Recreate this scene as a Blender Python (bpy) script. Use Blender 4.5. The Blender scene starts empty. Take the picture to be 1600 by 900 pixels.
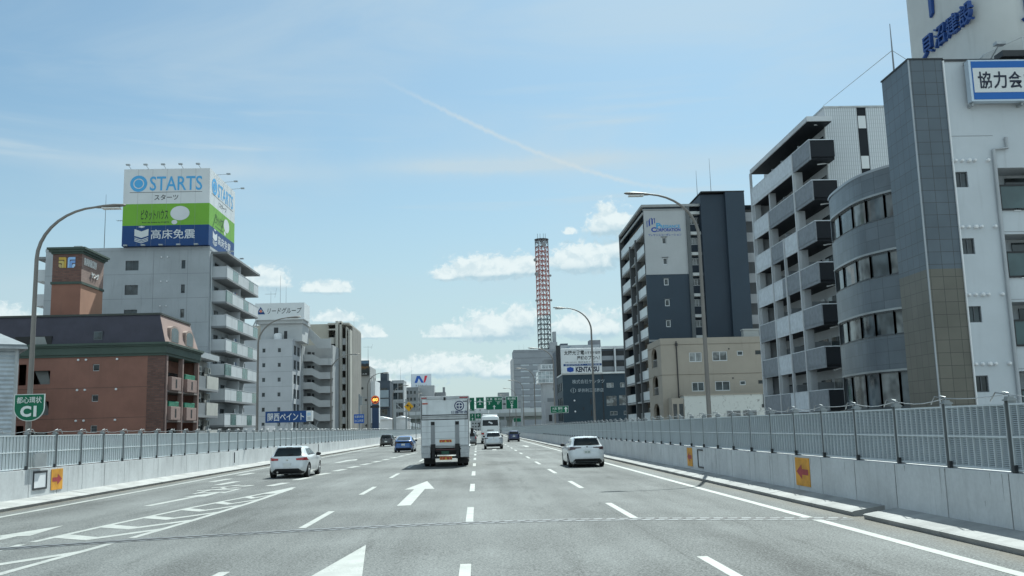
import bpy, bmesh, math, random
from mathutils import Vector, Matrix
random.seed(7)
R = math.radians
sc = bpy.context.scene
COL = sc.collection

# ------------------------------------------------------------------ camera
cam_d = bpy.data.cameras.new("camera")
cam = bpy.data.objects.new("camera", cam_d)
COL.objects.link(cam)
cam_d.sensor_width = 36.0
cam_d.lens = 36.0 * 1458.85 / 1600.0
cam_d.clip_start = 0.1
cam_d.clip_end = 20000
YAW, PITCH, ROLL, EYE = 0.0405, 0.1485, -0.027, 1.95
fw = Vector((math.sin(YAW) * math.cos(PITCH), math.cos(YAW) * math.cos(PITCH), math.sin(PITCH)))
r0 = Vector((math.cos(YAW), -math.sin(YAW), 0))
u0 = r0.cross(fw)
cr = r0 * math.cos(ROLL) + u0 * math.sin(ROLL)
cu = u0 * math.cos(ROLL) - r0 * math.sin(ROLL)
mw = Matrix.Identity(4)
for i in range(3):
    mw[i][0] = cr[i]; mw[i][1] = cu[i]; mw[i][2] = -fw[i]
mw[2][3] = EYE
cam.matrix_world = mw
sc.camera = cam

# ------------------------------------------------------------------ light
SUN_EL, SUN_AZ = R(53), R(17.5)          # azimuth measured from straight ahead towards the right
world = bpy.data.worlds.new("World"); sc.world = world
world.use_nodes = True
SKY_STRENGTH = 0.07
sun_d = bpy.data.lights.new("sun", 'SUN'); sun_d.energy = 5.0; sun_d.angle = R(0.55); sun_d.color = (1.0, 0.955, 0.88)
sun = bpy.data.objects.new("sun", sun_d); COL.objects.link(sun)
sd = Vector((math.sin(SUN_AZ) * math.cos(SUN_EL), math.cos(SUN_AZ) * math.cos(SUN_EL), math.sin(SUN_EL)))
sun.rotation_euler = sd.to_track_quat('Z', 'Y').to_euler()
sc.view_settings.view_transform = 'Standard'
sc.view_settings.look = 'None'
sc.view_settings.gamma = 1.0
sc.view_settings.exposure = 0.62
sc.view_settings.use_white_balance = True
sc.view_settings.white_balance_temperature = 5950
sc.view_settings.white_balance_tint = 0
sc.cycles.max_bounces = 6; sc.cycles.diffuse_bounces = 3; sc.cycles.glossy_bounces = 3

class NT:
    """tiny node-tree writer"""
    def __init__(s, tree): s.t = tree; s.n = tree.nodes; s.l = tree.links
    def new(s, k, **kw):
        n = s.n.new(k)
        for a, v in kw.items(): setattr(n, a, v)
        return n
    def put(s, sock, v):
        if v is None: return
        if isinstance(v, bpy.types.NodeSocket): s.l.new(v, sock)
        else: sock.default_value = v
    def m(s, op, a, b=None, c=None, clamp=False):
        n = s.new('ShaderNodeMath', operation=op); n.use_clamp = clamp
        s.put(n.inputs[0], a); s.put(n.inputs[1], b); s.put(n.inputs[2], c)
        return n.outputs[0]
    def vm(s, op, a, b=None):
        n = s.new('ShaderNodeVectorMath', operation=op)
        s.put(n.inputs[0], a); s.put(n.inputs[1], b)
        return n.outputs['Value'] if op in ('LENGTH', 'DOT_PRODUCT') else n.outputs[0]
    def mix(s, f, a, b, blend='MIX'):
        n = s.new('ShaderNodeMix', data_type='RGBA', blend_type=blend)
        s.put(n.inputs['Factor'], f); s.put(n.inputs[6], a); s.put(n.inputs[7], b)
        return n.outputs[2]
    def noise(s, vec, scale, detail=4, rough=.55, dist=0, col=False):
        n = s.new('ShaderNodeTexNoise')
        s.put(n.inputs['Vector'], vec); n.inputs['Scale'].default_value = scale
        n.inputs['Detail'].default_value = detail; n.inputs['Roughness'].default_value = rough
        n.inputs['Distortion'].default_value = dist
        return n.outputs['Color' if col else 'Fac']
    def ramp(s, f, lo, hi, a=0., b=1.):
        n = s.new('ShaderNodeMapRange'); n.clamp = True; n.interpolation_type = 'SMOOTHSTEP'
        s.put(n.inputs[0], f)
        for i, v in zip((1, 2, 3, 4), (lo, hi, a, b)): s.put(n.inputs[i], v)
        return n.outputs[0]
    def comb(s, x, y, z):
        n = s.new('ShaderNodeCombineXYZ')
        for i, v in enumerate((x, y, z)): s.put(n.inputs[i], v)
        return n.outputs[0]
    def sep(s, v):
        n = s.new('ShaderNodeSeparateXYZ'); s.put(n.inputs[0], v); return n.outputs
    def scale(s, v, xyz):
        n = s.new('ShaderNodeMapping'); s.put(n.inputs[0], v); n.inputs['Scale'].default_value = xyz
        return n.outputs[0]

def build_sky():
    N = NT(world.node_tree)
    N.n.clear()
    sky = N.new('ShaderNodeTexSky', sky_type='NISHITA')
    sky.sun_disc = False; sky.sun_elevation = SUN_EL; sky.sun_rotation = SUN_AZ
    sky.altitude = 20; sky.air_density = 1.0; sky.dust_density = 1.2; sky.ozone_density = 1.6
    d = N.new('ShaderNodeTexCoord').outputs['Generated']
    x, y, z = N.sep(d)
    az = N.m('ARCTAN2', x, y)
    el = N.m('ARCSINE', z)
    p = N.comb(N.m('MULTIPLY', az, 46), N.m('MULTIPLY', el, 52), 0)
    warp = N.noise(p, 1.1, 3, .6, col=True)
    pw = N.vm('ADD', p, N.vm('MULTIPLY', N.vm('SUBTRACT', warp, (.5, .5, .5)), (.9, .7, 0)))
    big = N.noise(pw, 1.0, 8, .6)
    fine = N.noise(pw, 3.2, 8, .62)
    body = N.m('ADD', N.m('MULTIPLY', big, .55), N.m('MULTIPLY', fine, .45))
    # cumulus banks: (azimuth, elevation, half width, half height, weight)
    banks = [(.014, .165, .056, .0150, 1.), (-.03, .162, .02, .009, .9), (.05, .167, .025, .014, 1.), (.120, .171, .044, .019, 1.), (.150, .209, .030, .019, .95), (.17, .18, .04, .02, .9), (.105, .206, .010, .006, .75),
             (.022, .101, .054, .0185, .95), (.045, .11, .03, .016, .95), (-.03, .10, .03, .010, .85), (.122, .100, .046, .018, .95), (-.037, .062, .07, .0165, .85), (.04, .058, .06, .014, .8), (.10, .05, .06, .014, .8), (-.09, .045, .06, .012, .8),
             (-.222, .155, .030, .0145, 1.), (-.255, .148, .03, .012, .95), (-.158, .149, .031, .0088, .95), (-.150, .118, .030, .0075, .85), (-.116, .101, .027, .0085, .9), (-.19, .10, .05, .012, .8), (-.30, .13, .05, .02, .8), (-.13, .068, .05, .010, .75),
             (.22, .14, .05, .02, .8), (.3, .14, .12, .03, .75), (-.47, .115, .05, .012, .8), (-.62, .09, .16, .05, .8), (-.95, .2, .2, .05, .7), (.75, .16, .2, .05, .8), (1.3, .25, .25, .06, .8), (-1.5, .2, .3, .06, .8)]
    def cover(el, banks):
        tot = None
        for (a, e, wa, we, g) in banks:
            dx = N.m('DIVIDE', N.m('SUBTRACT', az, a), wa)
            dyr = N.m('SUBTRACT', el, e)
            up = N.m('DIVIDE', N.m('MAXIMUM', dyr, 0.), we * 1.45)
            dn = N.m('DIVIDE', N.m('MINIMUM', dyr, 0.), we * .62)      # flatter bases
            q = N.m('ADD', N.m('MULTIPLY', dx, dx), N.m('ADD', N.m('MULTIPLY', up, up), N.m('MULTIPLY', dn, dn)))
            gg = N.m('MULTIPLY', N.m('EXPONENT', N.m('MULTIPLY', q, -.8)), g)
            tot = gg if tot is None else N.m('MAXIMUM', tot, gg)
        return tot
    tot = cover(el, banks)
    above = cover(N.m('ADD', el, .009), banks[:24])
    dens = N.ramp(N.m('ADD', N.m('MULTIPLY', tot, .72), N.m('MULTIPLY', body, 1.15)), .86, 1.06)
    dens = N.m('MULTIPLY', dens, N.ramp(tot, .04, .25))
    # unseen broken cloud deck, added behind the camera to brighten the shaded faces
    back = N.ramp(y, .10, -.45)
    pb = N.vm('MULTIPLY', N.vm('DIVIDE', d, N.comb(N.m('ADD', N.m('ABSOLUTE', z), .25), N.m('ADD', N.m('ABSOLUTE', z), .25), 1.)), (1.5, 1.5, 0.))
    deck = N.m('MULTIPLY', N.ramp(N.noise(pb, 1.3, 6, .55), .36, .56), N.m('MULTIPLY', back, N.ramp(el, .02, .2)))
    dens = N.m('MAXIMUM', dens, deck)
    # thin high veil and a contrail
    pv = N.comb(N.m('MULTIPLY', az, 2.2), N.m('MULTIPLY', el, 9), 3.)
    veil = N.m('MULTIPLY', N.ramp(N.noise(pv, 1.2, 5, .55, .6), .36, .75), .42)
    streak = N.m('MULTIPLY', N.ramp(N.noise(N.comb(N.m('MULTIPLY', az, 3.), N.m('MULTIPLY', el, 40), 8.), 1., 4, .5), .55, .75),
                 N.m('MULTIPLY', N.ramp(el, .2, .26), N.ramp(el, .40, .30)))
    for (sa, se, sw_, sh_) in ((-.009, .281, .10, .0085), (.153, .284, .085, .0075), (.05, .277, .12, .006), (.27, .27, .12, .012), (-.3, .27, .15, .01)):
        q1 = N.m('DIVIDE', N.m('SUBTRACT', az, sa), sw_); q2 = N.m('DIVIDE', N.m('SUBTRACT', N.m('ADD', el, N.m('MULTIPLY', N.m('SUBTRACT', body, .5), .012)), se), sh_)
        streak = N.m('ADD', streak, N.m('MULTIPLY', N.m('EXPONENT', N.m('MULTIPLY', N.m('ADD', N.m('MULTIPLY', q1, q1), N.m('MULTIPLY', q2, q2)), -1.)), .75), clamp=True)
    # contrail centre line: elevation as a function of azimuth
    t = N.m('DIVIDE', N.m('ADD', az, .1225), .385)
    cl = N.m('ADD', 0.3784, N.m('MULTIPLY', t, N.m('ADD', -0.1528, N.m('MULTIPLY', t, N.m('ADD', -0.0885, N.m('MULTIPLY', t, 0.1034))))))
    wob = N.m('MULTIPLY', N.m('SUBTRACT', N.noise(N.comb(N.m('MULTIPLY', az, 110), 0., 5.), 1., 4), .5), .0075)
    dist = N.m('ABSOLUTE', N.m('SUBTRACT', N.m('SUBTRACT', el, cl), wob))
    wid = N.m('ADD', .0016, N.m('MULTIPLY', N.noise(N.comb(N.m('MULTIPLY', az, 90), N.m('MULTIPLY', el, 90), 2.), 1., 5, .7), .0042))
    ct = N.m('SUBTRACT', 1., N.m('DIVIDE', dist, wid), clamp=True)
    ct = N.m('MULTIPLY', ct, N.m('MULTIPLY', N.ramp(t, .0, .34), N.ramp(t, 1.04, .7)))
    ct = N.m('MULTIPLY', ct, N.ramp(N.noise(N.comb(N.m('MULTIPLY', az, 30), 0., 1.), 1., 3), .25, .6, .35, .75))
    # brighter tops, greyer bases: compare the bank a little higher up
    pu = N.vm('ADD', pw, (0.12, .34, 0))
    shade = N.m('ADD', N.m('MULTIPLY', N.ramp(N.m('SUBTRACT', N.noise(pu, 1., 8, .6), big), -.10, .18), .45), N.m('MULTIPLY', N.ramp(N.m('SUBTRACT', above, tot), -.16, .14), .85), clamp=True)
    ccol = N.mix(shade, (1.0, .99, .965, 1), (.56, .68, .75, 1))
    haze = N.ramp(el, .36, .0)
    skyc = N.vm('MULTIPLY', sky.outputs[0], (.90, 1.03, .99))
    lum = 6.4
    hz = N.vm('MULTIPLY', (.90, .99, 1.01), (lum, lum, lum))
    base = N.mix(N.m('ADD', .10, N.m('MULTIPLY', haze, .68)), skyc, hz)
    vc = N.vm('MULTIPLY', (.90, .98, 1.05), (lum, lum, lum))
    base = N.mix(N.m('ADD', veil, N.m('MULTIPLY', streak, .6), clamp=True), base, vc)
    base = N.mix(N.m('MULTIPLY', ct, .8), base, N.vm('MULTIPLY', (1., 1., 1.), (lum * 1.05, lum * 1.05, lum * 1.05)))
    cl2 = N.vm('MULTIPLY', ccol, N.vm('MULTIPLY', N.comb(1., 1., 1.), (lum * 1.34, lum * 1.34, lum * 1.34)))
    bright = N.m('ADD', 1., N.m('MULTIPLY', back, .55)); cl2 = N.vm('MULTIPLY', cl2, N.comb(bright, bright, bright))  # extra brightness for the added clouds behind the camera, as fill light
    base = N.mix(N.m('MULTIPLY', dens, .9), base, cl2)
    bg = N.new('ShaderNodeBackground'); N.put(bg.inputs[0], base); bg.inputs[1].default_value = SKY_STRENGTH
    out = N.new('ShaderNodeOutputWorld'); N.l.new(bg.outputs[0], out.inputs[0])
build_sky()

# ------------------------------------------------------------------ materials
MATS = {}
def mat(name, col, rough=.75, metal=0., var=.10, scale=.35, streak=0., bump=0., coat=0., spec=.4, fine=0., stain=(.07, .075, .075)):
    if name in MATS: return MATS[name]
    m = bpy.data.materials.new(name); m.use_nodes = True
    N = NT(m.node_tree); b = N.n['Principled BSDF']
    b.inputs['Roughness'].default_value = rough; b.inputs['Metallic'].default_value = metal
    b.inputs['Specular IOR Level'].default_value = spec
    if coat: b.inputs['Coat Weight'].default_value = coat; b.inputs['Coat Roughness'].default_value = .04
    c4 = (*col, 1)
    oc = N.new('ShaderNodeTexCoord').outputs['Object']
    c = c4
    if var:
        f = N.noise(oc, scale, 5, .6)
        lo = tuple(v * (1 - var) for v in col) + (1,); hi = tuple(min(.92, v * (1 + var)) for v in col) + (1,)
        c = N.mix(N.ramp(f, .3, .7), lo, hi)
    if fine:
        g = N.noise(oc, 9., 3, .7)
        c = N.mix(N.ramp(g, .3, .7), c, N.vm('MULTIPLY', c, (1 - fine,) * 3))
    if streak:
        sv = N.scale(oc, (2.2, 2.2, .16))
        s = N.m('MULTIPLY', N.ramp(N.noise(sv, 1.3, 5, .65), .52, .80), N.ramp(N.noise(oc, .25, 2), .35, .65, .3, 1.))
        c = N.mix(N.m('MULTIPLY', s, streak), c, (*stain, 1))
    if isinstance(c, bpy.types.NodeSocket): N.l.new(c, b.inputs['Base Color'])
    else: b.inputs['Base Color'].default_value = c
    if bump:
        bn = N.new('ShaderNodeBump'); bn.inputs['Strength'].default_value = bump; bn.inputs['Distance'].default_value = .02
        N.l.new(N.noise(oc, 22, 4, .6), bn.inputs['Height']); N.l.new(bn.outputs[0], b.inputs['Normal'])
    MATS[name] = m
    return m

def tile_mat(name, c1, c2, mortar, w, h, gap=.02, rough=.5, offset=.0, var=.12, streak=0.):
    """tiles or bricks on any upright face: u = x + y, v = z"""
    if name in MATS: return MATS[name]
    m = bpy.data.materials.new(name); m.use_nodes = True
    N = NT(m.node_tree); b = N.n['Principled BSDF']; b.inputs['Roughness'].default_value = rough
    oc = N.new('ShaderNodeTexCoord').outputs['Object']
    x, y, z = N.sep(oc)
    br = N.new('ShaderNodeTexBrick'); br.offset = offset; br.offset_frequency = 2
    br.inputs['Scale'].default_value = 1.; br.inputs['Brick Width'].default_value = w; br.inputs['Row Height'].default_value = h
    br.inputs['Mortar Size'].default_value = gap; br.inputs['Mortar Smooth'].default_value = .2; br.inputs['Bias'].default_value = 0
    N.l.new(N.comb(N.m('ADD', x, y), z, 0.), br.inputs['Vector'])
    br.inputs['Color1'].default_value = (*c1, 1); br.inputs['Color2'].default_value = (*c2, 1); br.inputs['Mortar'].default_value = (*mortar, 1)
    c = br.outputs['Color']
    f = N.ramp(N.noise(oc, .5, 5, .6), .3, .7, 1 - var, 1 + var)
    c = N.vm('MULTIPLY', c, N.comb(f, f, f))
    if streak:
        s = N.ramp(N.noise(N.scale(oc, (2.2, 2.2, .16)), 1.3, 5, .65), .52, .8)
        c = N.mix(N.m('MULTIPLY', s, streak), c, (.06, .065, .065, 1))
    N.l.new(c, b.inputs['Base Color'])
    MATS[name] = m
    return m

def glass_mat(name, tint=(.03, .04, .045), rough=.06, var=.5):
    """window glass from outside: dark room behind, sharp sky reflection, slightly wavy panes"""
    if name in MATS: return MATS[name]
    m = bpy.data.materials.new(name); m.use_nodes = True
    N = NT(m.node_tree); b = N.n['Principled BSDF']
    oc = N.new('ShaderNodeTexCoord').outputs['Object']
    f = N.ramp(N.noise(oc, .9, 2), .35, .65)
    N.l.new(N.mix(f, tuple(v * (1 - var) for v in tint) + (1,), tuple(v * (1 + var) for v in tint) + (1,)), b.inputs['Base Color'])
    b.inputs['Roughness'].default_value = rough; b.inputs['Specular IOR Level'].default_value = .6
    bn = N.new('ShaderNodeBump'); bn.inputs['Strength'].default_value = .05; bn.inputs['Distance'].default_value = .05
    N.l.new(N.noise(oc, 1.3, 1), bn.inputs['Height']); N.l.new(bn.outputs[0], b.inputs['Normal'])
    MATS[name] = m
    return m

def lamp_mat(name, col, strength):
    m = bpy.data.materials.new(name); m.use_nodes = True
    b = m.node_tree.nodes['Principled BSDF']
    b.inputs['Base Color'].default_value = (*col, 1); b.inputs['Emission Color'].default_value = (*col, 1); b.inputs['Emission Strength'].default_value = strength
    MATS[name] = m
    return m

# ------------------------------------------------------------------ mesh writing
ROOT = {}                                # object -> world location its mesh coordinates are relative to
class MB:
    def __init__(s): s.v = []; s.f = []; s.sm = False
    def face(s, *pts):
        i = len(s.v); s.v += [tuple(p) for p in pts]; s.f.append(tuple(range(i, i + len(pts)))); return s
    def box(s, x0, x1, y0, y1, z0, z1):
        if x0 > x1: x0, x1 = x1, x0
        if y0 > y1: y0, y1 = y1, y0
        if z0 > z1: z0, z1 = z1, z0
        i = len(s.v)
        s.v += [(x0, y0, z0), (x1, y0, z0), (x1, y1, z0), (x0, y1, z0), (x0, y0, z1), (x1, y0, z1), (x1, y1, z1), (x0, y1, z1)]
        for q in ((3, 2, 1, 0), (4, 5, 6, 7), (0, 1, 5, 4), (1, 2, 6, 5), (2, 3, 7, 6), (3, 0, 4, 7)): s.f.append(tuple(i + k for k in q))
        return s
    def bar(s, a, b, w, h=None):
        """square bar from a to b"""
        h = h or w; a = Vector(a); b = Vector(b); d = (b - a).normalized()
        e = Vector((0, 0, 1)) if abs(d.z) < .95 else Vector((0, 1, 0))
        p = d.cross(e).normalized() * w / 2; q = p.cross(d).normalized() * h / 2
        i = len(s.v)
        for c in (a, b): s.v += [tuple(c - p - q), tuple(c + p - q), tuple(c + p + q), tuple(c - p + q)]
        for f in ((3, 2, 1, 0), (4, 5, 6, 7), (0, 1, 5, 4), (1, 2, 6, 5), (2, 3, 7, 6), (3, 0, 4, 7)): s.f.append(tuple(i + k for k in f))
        return s
    def tube(s, path, rad, n=10, cap=True):
        path = [Vector(p) for p in path]
        if not isinstance(rad, (list, tuple)): rad = [rad] * len(path)
        i = len(s.v); ref = None
        for k, p in enumerate(path):
            d = (path[min(k + 1, len(path) - 1)] - path[max(k - 1, 0)]).normalized()
            if ref is None:
                ref = Vector((0, 1, 0)) if abs(d.y) < .9 else Vector((1, 0, 0))
            a = d.cross(ref).normalized(); b = d.cross(a).normalized()
            for j in range(n):
                t = 2 * math.pi * j / n
                s.v.append(tuple(p + (a * math.cos(t) + b * math.sin(t)) * rad[k]))
        for k in range(len(path) - 1):
            for j in range(n):
                j2 = (j + 1) % n
                s.f.append((i + k * n + j2, i + k * n + j, i + (k + 1) * n + j, i + (k + 1) * n + j2))
        if cap:
            s.f.append(tuple(i + j for j in range(n))); s.f.append(tuple(i + (len(path) - 1) * n + j for j in reversed(range(n))))
        return s
    def lathe(s, c, axis, prof, n=24):
        """prof = [(along axis, radius)]"""
        c = Vector(c); ax = Vector(axis).normalized(); e = Vector((0, 0, 1)) if abs(ax.z) < .9 else Vector((1, 0, 0))
        a = ax.cross(e).normalized(); b = ax.cross(a)
        i = len(s.v)
        for (h, r) in prof:
            for j in range(n):
                t = 2 * math.pi * j / n
                s.v.append(tuple(c + ax * h + (a * math.cos(t) + b * math.sin(t)) * r))
        for k in range(len(prof) - 1):
            for j in range(n):
                j2 = (j + 1) % n
                s.f.append((i + k * n + j, i + k * n + j2, i + (k + 1) * n + j2, i + (k + 1) * n + j))
        s.f.append(tuple(i + j for j in reversed(range(n)))); s.f.append(tuple(i + (len(prof) - 1) * n + j for j in range(n)))
        return s
    def prism(s, pts, o, u, v, n, t):
        """2-D outline pts in the plane (u, v) at o, thickness t along n"""
        o, u, v, n = Vector(o), Vector(u), Vector(v), Vector(n)
        k = len(pts); i = len(s.v)
        for d in (0, t):
            s.v += [tuple(o + u * a + v * b + n * d) for a, b in pts]
        s.f.append(tuple(i + j for j in range(k))); s.f.append(tuple(i + k + j for j in reversed(range(k))))
        for j in range(k):
            j2 = (j + 1) % k; s.f.append((i + j2, i + j, i + k + j, i + k + j2))
        return s
    def build(s, name, m, parent=None, smooth=False, bevel=0., fix=True):
        off = ROOT.get(parent, Vector((0, 0, 0))) if parent else Vector((0, 0, 0))
        me = bpy.data.meshes.new(name)
        me.from_pydata([(a - off.x, b - off.y, c - off.z) for a, b, c in s.v], [], s.f)
        if fix or bevel:
            bm = bmesh.new(); bm.from_mesh(me)
            if bevel:
                bmesh.ops.remove_doubles(bm, verts=bm.verts, dist=1e-5)
                bmesh.ops.bevel(bm, geom=[e for e in bm.edges if len(e.link_faces) == 2 and e.calc_face_angle(0) > .5], offset=bevel, segments=2, profile=.6, affect='EDGES')
            bmesh.ops.recalc_face_normals(bm, faces=bm.faces)
            bm.to_mesh(me); bm.free()
        if isinstance(m, (list, tuple)):
            for q in m: me.materials.append(q)
        else: me.materials.append(m)
        if smooth or s.sm:
            me.polygons.foreach_set('use_smooth', [True] * len(me.polygons))
            me.set_sharp_from_angle(angle=R(35))
        o = bpy.data.objects.new(name, me); COL.objects.link(o)
        if parent: o.parent = parent; ROOT[o] = off
        return o

def _split(s, name, m, parent=None, **kw):
    """each loose piece becomes a part of its own"""
    par = list(range(len(s.v)))
    def find(i):
        while par[i] != i: par[i] = par[par[i]]; i = par[i]
        return i
    for f in s.f:
        for k in f[1:]: par[find(k)] = find(f[0])
    groups = {}
    for f in s.f: groups.setdefault(find(f[0]), []).append(f)
    out = []
    for fs in groups.values():
        w = MB(); idx = {}
        for f in fs:
            for k in f:
                if k not in idx: idx[k] = len(w.v); w.v.append(s.v[k])
            w.f.append(tuple(idx[k] for k in f))
        out.append(w.build(name, m, parent, **kw))
    return out
MB.split = _split
def tag(o, label=None, cat=None, group=None, kind=None):
    if label: o['label'] = label
    if cat: o['category'] = cat
    if group: o['group'] = group
    if kind: o['kind'] = kind
    return o
def thing(name, loc, label, cat, group=None):
    e = bpy.data.objects.new(name, None); COL.objects.link(e); e.empty_display_size = .5
    e.location = loc; ROOT[e] = Vector(loc)
    return tag(e, label, cat, group)
def copy_tree(o, parent=None, loc=None, **kw):
    c = o.copy(); COL.objects.link(c)
    if parent: c.parent = parent
    if loc is not None: c.location = loc
    if not parent: tag(c, **kw)
    for ch in list(o.children): copy_tree(ch, c)
    return c

def text(parent, s, o, u, w, h, m, bold=0., name='lettering', up=(0, 0, 1), off=.012, thick=0., shear=0., slack=False):
    """lettering fitted to a w x h box whose lower left corner is o, reading along u"""
    cu = bpy.data.curves.new('letters', 'FONT'); cu.body = s
    cu.offset = bold; cu.resolution_u = 3; cu.shear = shear
    tmp = bpy.data.objects.new('letters', cu); COL.objects.link(tmp)
    bpy.context.view_layer.update()
    me = bpy.data.meshes.new_from_object(tmp.evaluated_get(bpy.context.evaluated_depsgraph_get()))
    bpy.data.objects.remove(tmp); bpy.data.curves.remove(cu)
    xs = [v.co.x for v in me.vertices]; ys = [v.co.y for v in me.vertices]
    if not xs: return None
    x0, x1, y0, y1 = min(xs), max(xs), min(ys), max(ys)
    o, u, up = Vector(o), Vector(u).normalized(), Vector(up).normalized(); n = u.cross(up)
    rt = ROOT.get(parent, Vector((0, 0, 0)))
    q = MB()
    q.v = [tuple(o + u * ((v.co.x - x0) / (x1 - x0) * w) + up * ((v.co.y - y0) / (y1 - y0) * h) + n * off) for v in me.vertices]
    q.f = [tuple(p.vertices) for p in me.polygons]
    if thick:
        k = len(q.v); q.v = [tuple(Vector(p) + n * thick) for p in q.v] + [tuple(Vector(p) - n * off * .9) for p in q.v]
        cnt = {}
        for f in q.f:
            for a, b in zip(f, f[1:] + f[:1]): cnt[(a, b)] = 1
        rim = [(a, b) for (a, b) in cnt if (b, a) not in cnt]
        q.f += [(b, a, a + k, b + k) for a, b in rim]
    bpy.data.meshes.remove(me)
    return q.build(name, m, parent, fix=False)

# ------------------------------------------------------------------ facades
class Wall:
    """upright wall from o=(x, y) along u; outward normal n = (uy, -ux); openings cut out with reveals"""
    def __init__(s, o, u, w, z0, z1, depth=.16):
        s.o = Vector((o[0], o[1], 0)); s.u = Vector((u[0], u[1], 0)).normalized(); s.n = Vector((s.u.y, -s.u.x, 0))
        s.w, s.z0, s.z1, s.d, s.holes = w, z0, z1, depth, []
    def p(s, a, z, out=0.): q = s.o + s.u * a + s.n * out; return (q.x, q.y, z)
    def hole(s, a0, a1, z0, z1): s.holes.append((a0, a1, z0, z1)); return (a0, a1, z0, z1)
    def add(s, mb):
        us = sorted({0, s.w, *[h[0] for h in s.holes], *[h[1] for h in s.holes]}); zs = sorted({s.z0, s.z1, *[h[2] for h in s.holes], *[h[3] for h in s.holes]})
        us = [v for v in us if -1e-6 <= v <= s.w + 1e-6]; zs = [v for v in zs if s.z0 - 1e-6 <= v <= s.z1 + 1e-6]
        for j in range(len(zs) - 1):
            run = None
            for i in range(len(us)):
                solid = i < len(us) - 1 and not any(h[0] < (us[i] + us[i + 1]) / 2 < h[1] and h[2] < (zs[j] + zs[j + 1]) / 2 < h[3] for h in s.holes)
                if solid and run is None: run = us[i]
                if not solid and run is not None:
                    mb.face(s.p(run, zs[j]), s.p(us[i], zs[j]), s.p(us[i], zs[j + 1]), s.p(run, zs[j + 1])); run = None
        for (a, b, c, d) in s.holes:
            t = -s.d
            mb.face(s.p(a, c), s.p(b, c), s.p(b, c, t), s.p(a, c, t)); mb.face(s.p(a, d, t), s.p(b, d, t), s.p(b, d), s.p(a, d))
            mb.face(s.p(a, c, t), s.p(a, d, t), s.p(a, d), s.p(a, c)); mb.face(s.p(b, c), s.p(b, d), s.p(b, d, t), s.p(b, c, t))
        return s
    def slab(s, mb, a0, a1, z0, z1, out0, out1):
        """a block standing on the wall between outsets out0 and out1"""
        P = [s.p(a, z, t) for z in (z0, z1) for t in (out0, out1) for a in (a0, a1)]
        i = len(mb.v); mb.v += P
        for f in ((0, 1, 3, 2), (4, 5, 7, 6), (0, 1, 5, 4), (2, 3, 7, 6), (0, 2, 6, 4), (1, 3, 7, 5)): mb.f.append(tuple(i + k for k in f))
    def window(s, parent, h, fm, gm, bars=1, rail=0, fr=.05, name='window', sill=0):
        a, b, c, d = h; t = -s.d + .03; q = MB()
        s.slab(q, a, a + fr, c, d, t - .03, t + .03); s.slab(q, b - fr, b, c, d, t - .03, t + .03)
        s.slab(q, a + fr, b - fr, c, c + fr, t - .03, t + .03); s.slab(q, a + fr, b - fr, d - fr, d, t - .03, t + .03)
        for k in range(1, bars + 1):
            x = a + (b - a) * k / (bars + 1); s.slab(q, x - fr * .45, x + fr * .45, c + fr, d - fr, t - .025, t + .025)
        for k in range(1, rail + 1):
            z = c + (d - c) * k / (rail + 1); s.slab(q, a + fr, b - fr, z - fr * .4, z + fr * .4, t - .02, t + .02)
        if sill: s.slab(q, a - .06, b + .06, c - .06, c - .004, -.02, sill)
        f = q.build(name, fm, parent)
        g = MB(); g.face(s.p(a, c, t - .012), s.p(b, c, t - .012), s.p(b, d, t - .012), s.p(a, d, t - .012))
        g.build('pane', gm, f)
        return f

GROUND = -11.0
WHITE = mat('white_paint', (.72, .73, .74), .55, var=.05)
DARK = mat('dark_metal', (.035, .038, .042), .5, var=.1)
BLACK = mat('black_plastic', (.012, .012, .013), .5, var=.05)
STEEL = mat('galvanised_steel', (.36, .38, .39), .45, metal=.5, var=.12, scale=2., streak=.2)
GLASS = glass_mat('window_glass')
GLASS2 = glass_mat('curtained_glass', (.16, .17, .17), .12, .6)
FRAME = mat('window_frame_metal', (.10, .11, .12), .4, metal=.5, var=.05)
FRAMEW = mat('pale_window_frame', (.55, .57, .58), .4, metal=.2, var=.05)
def pane(i): return GLASS2 if (i * 7919 + 13) % 5 == 0 else GLASS
# ------------------------------------------------------------------ ground and road
def ground():
    m = bpy.data.materials.new('city_ground'); m.use_nodes = True
    N = NT(m.node_tree); b = N.n['Principled BSDF']; b.inputs['Roughness'].default_value = .9
    oc = N.new('ShaderNodeTexCoord').outputs['Object']
    c = N.mix(N.ramp(N.noise(oc, .02, 5), .35, .65), (.16, .16, .158, 1), (.30, .295, .28, 1))
    N.l.new(c, b.inputs['Base Color'])
    q = MB(); q.face((-6000, -1500, GROUND), (6000, -1500, GROUND), (6000, 9000, GROUND), (-6000, 9000, GROUND))
    tag(q.build('ground', m), kind='structure')
ground()

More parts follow.
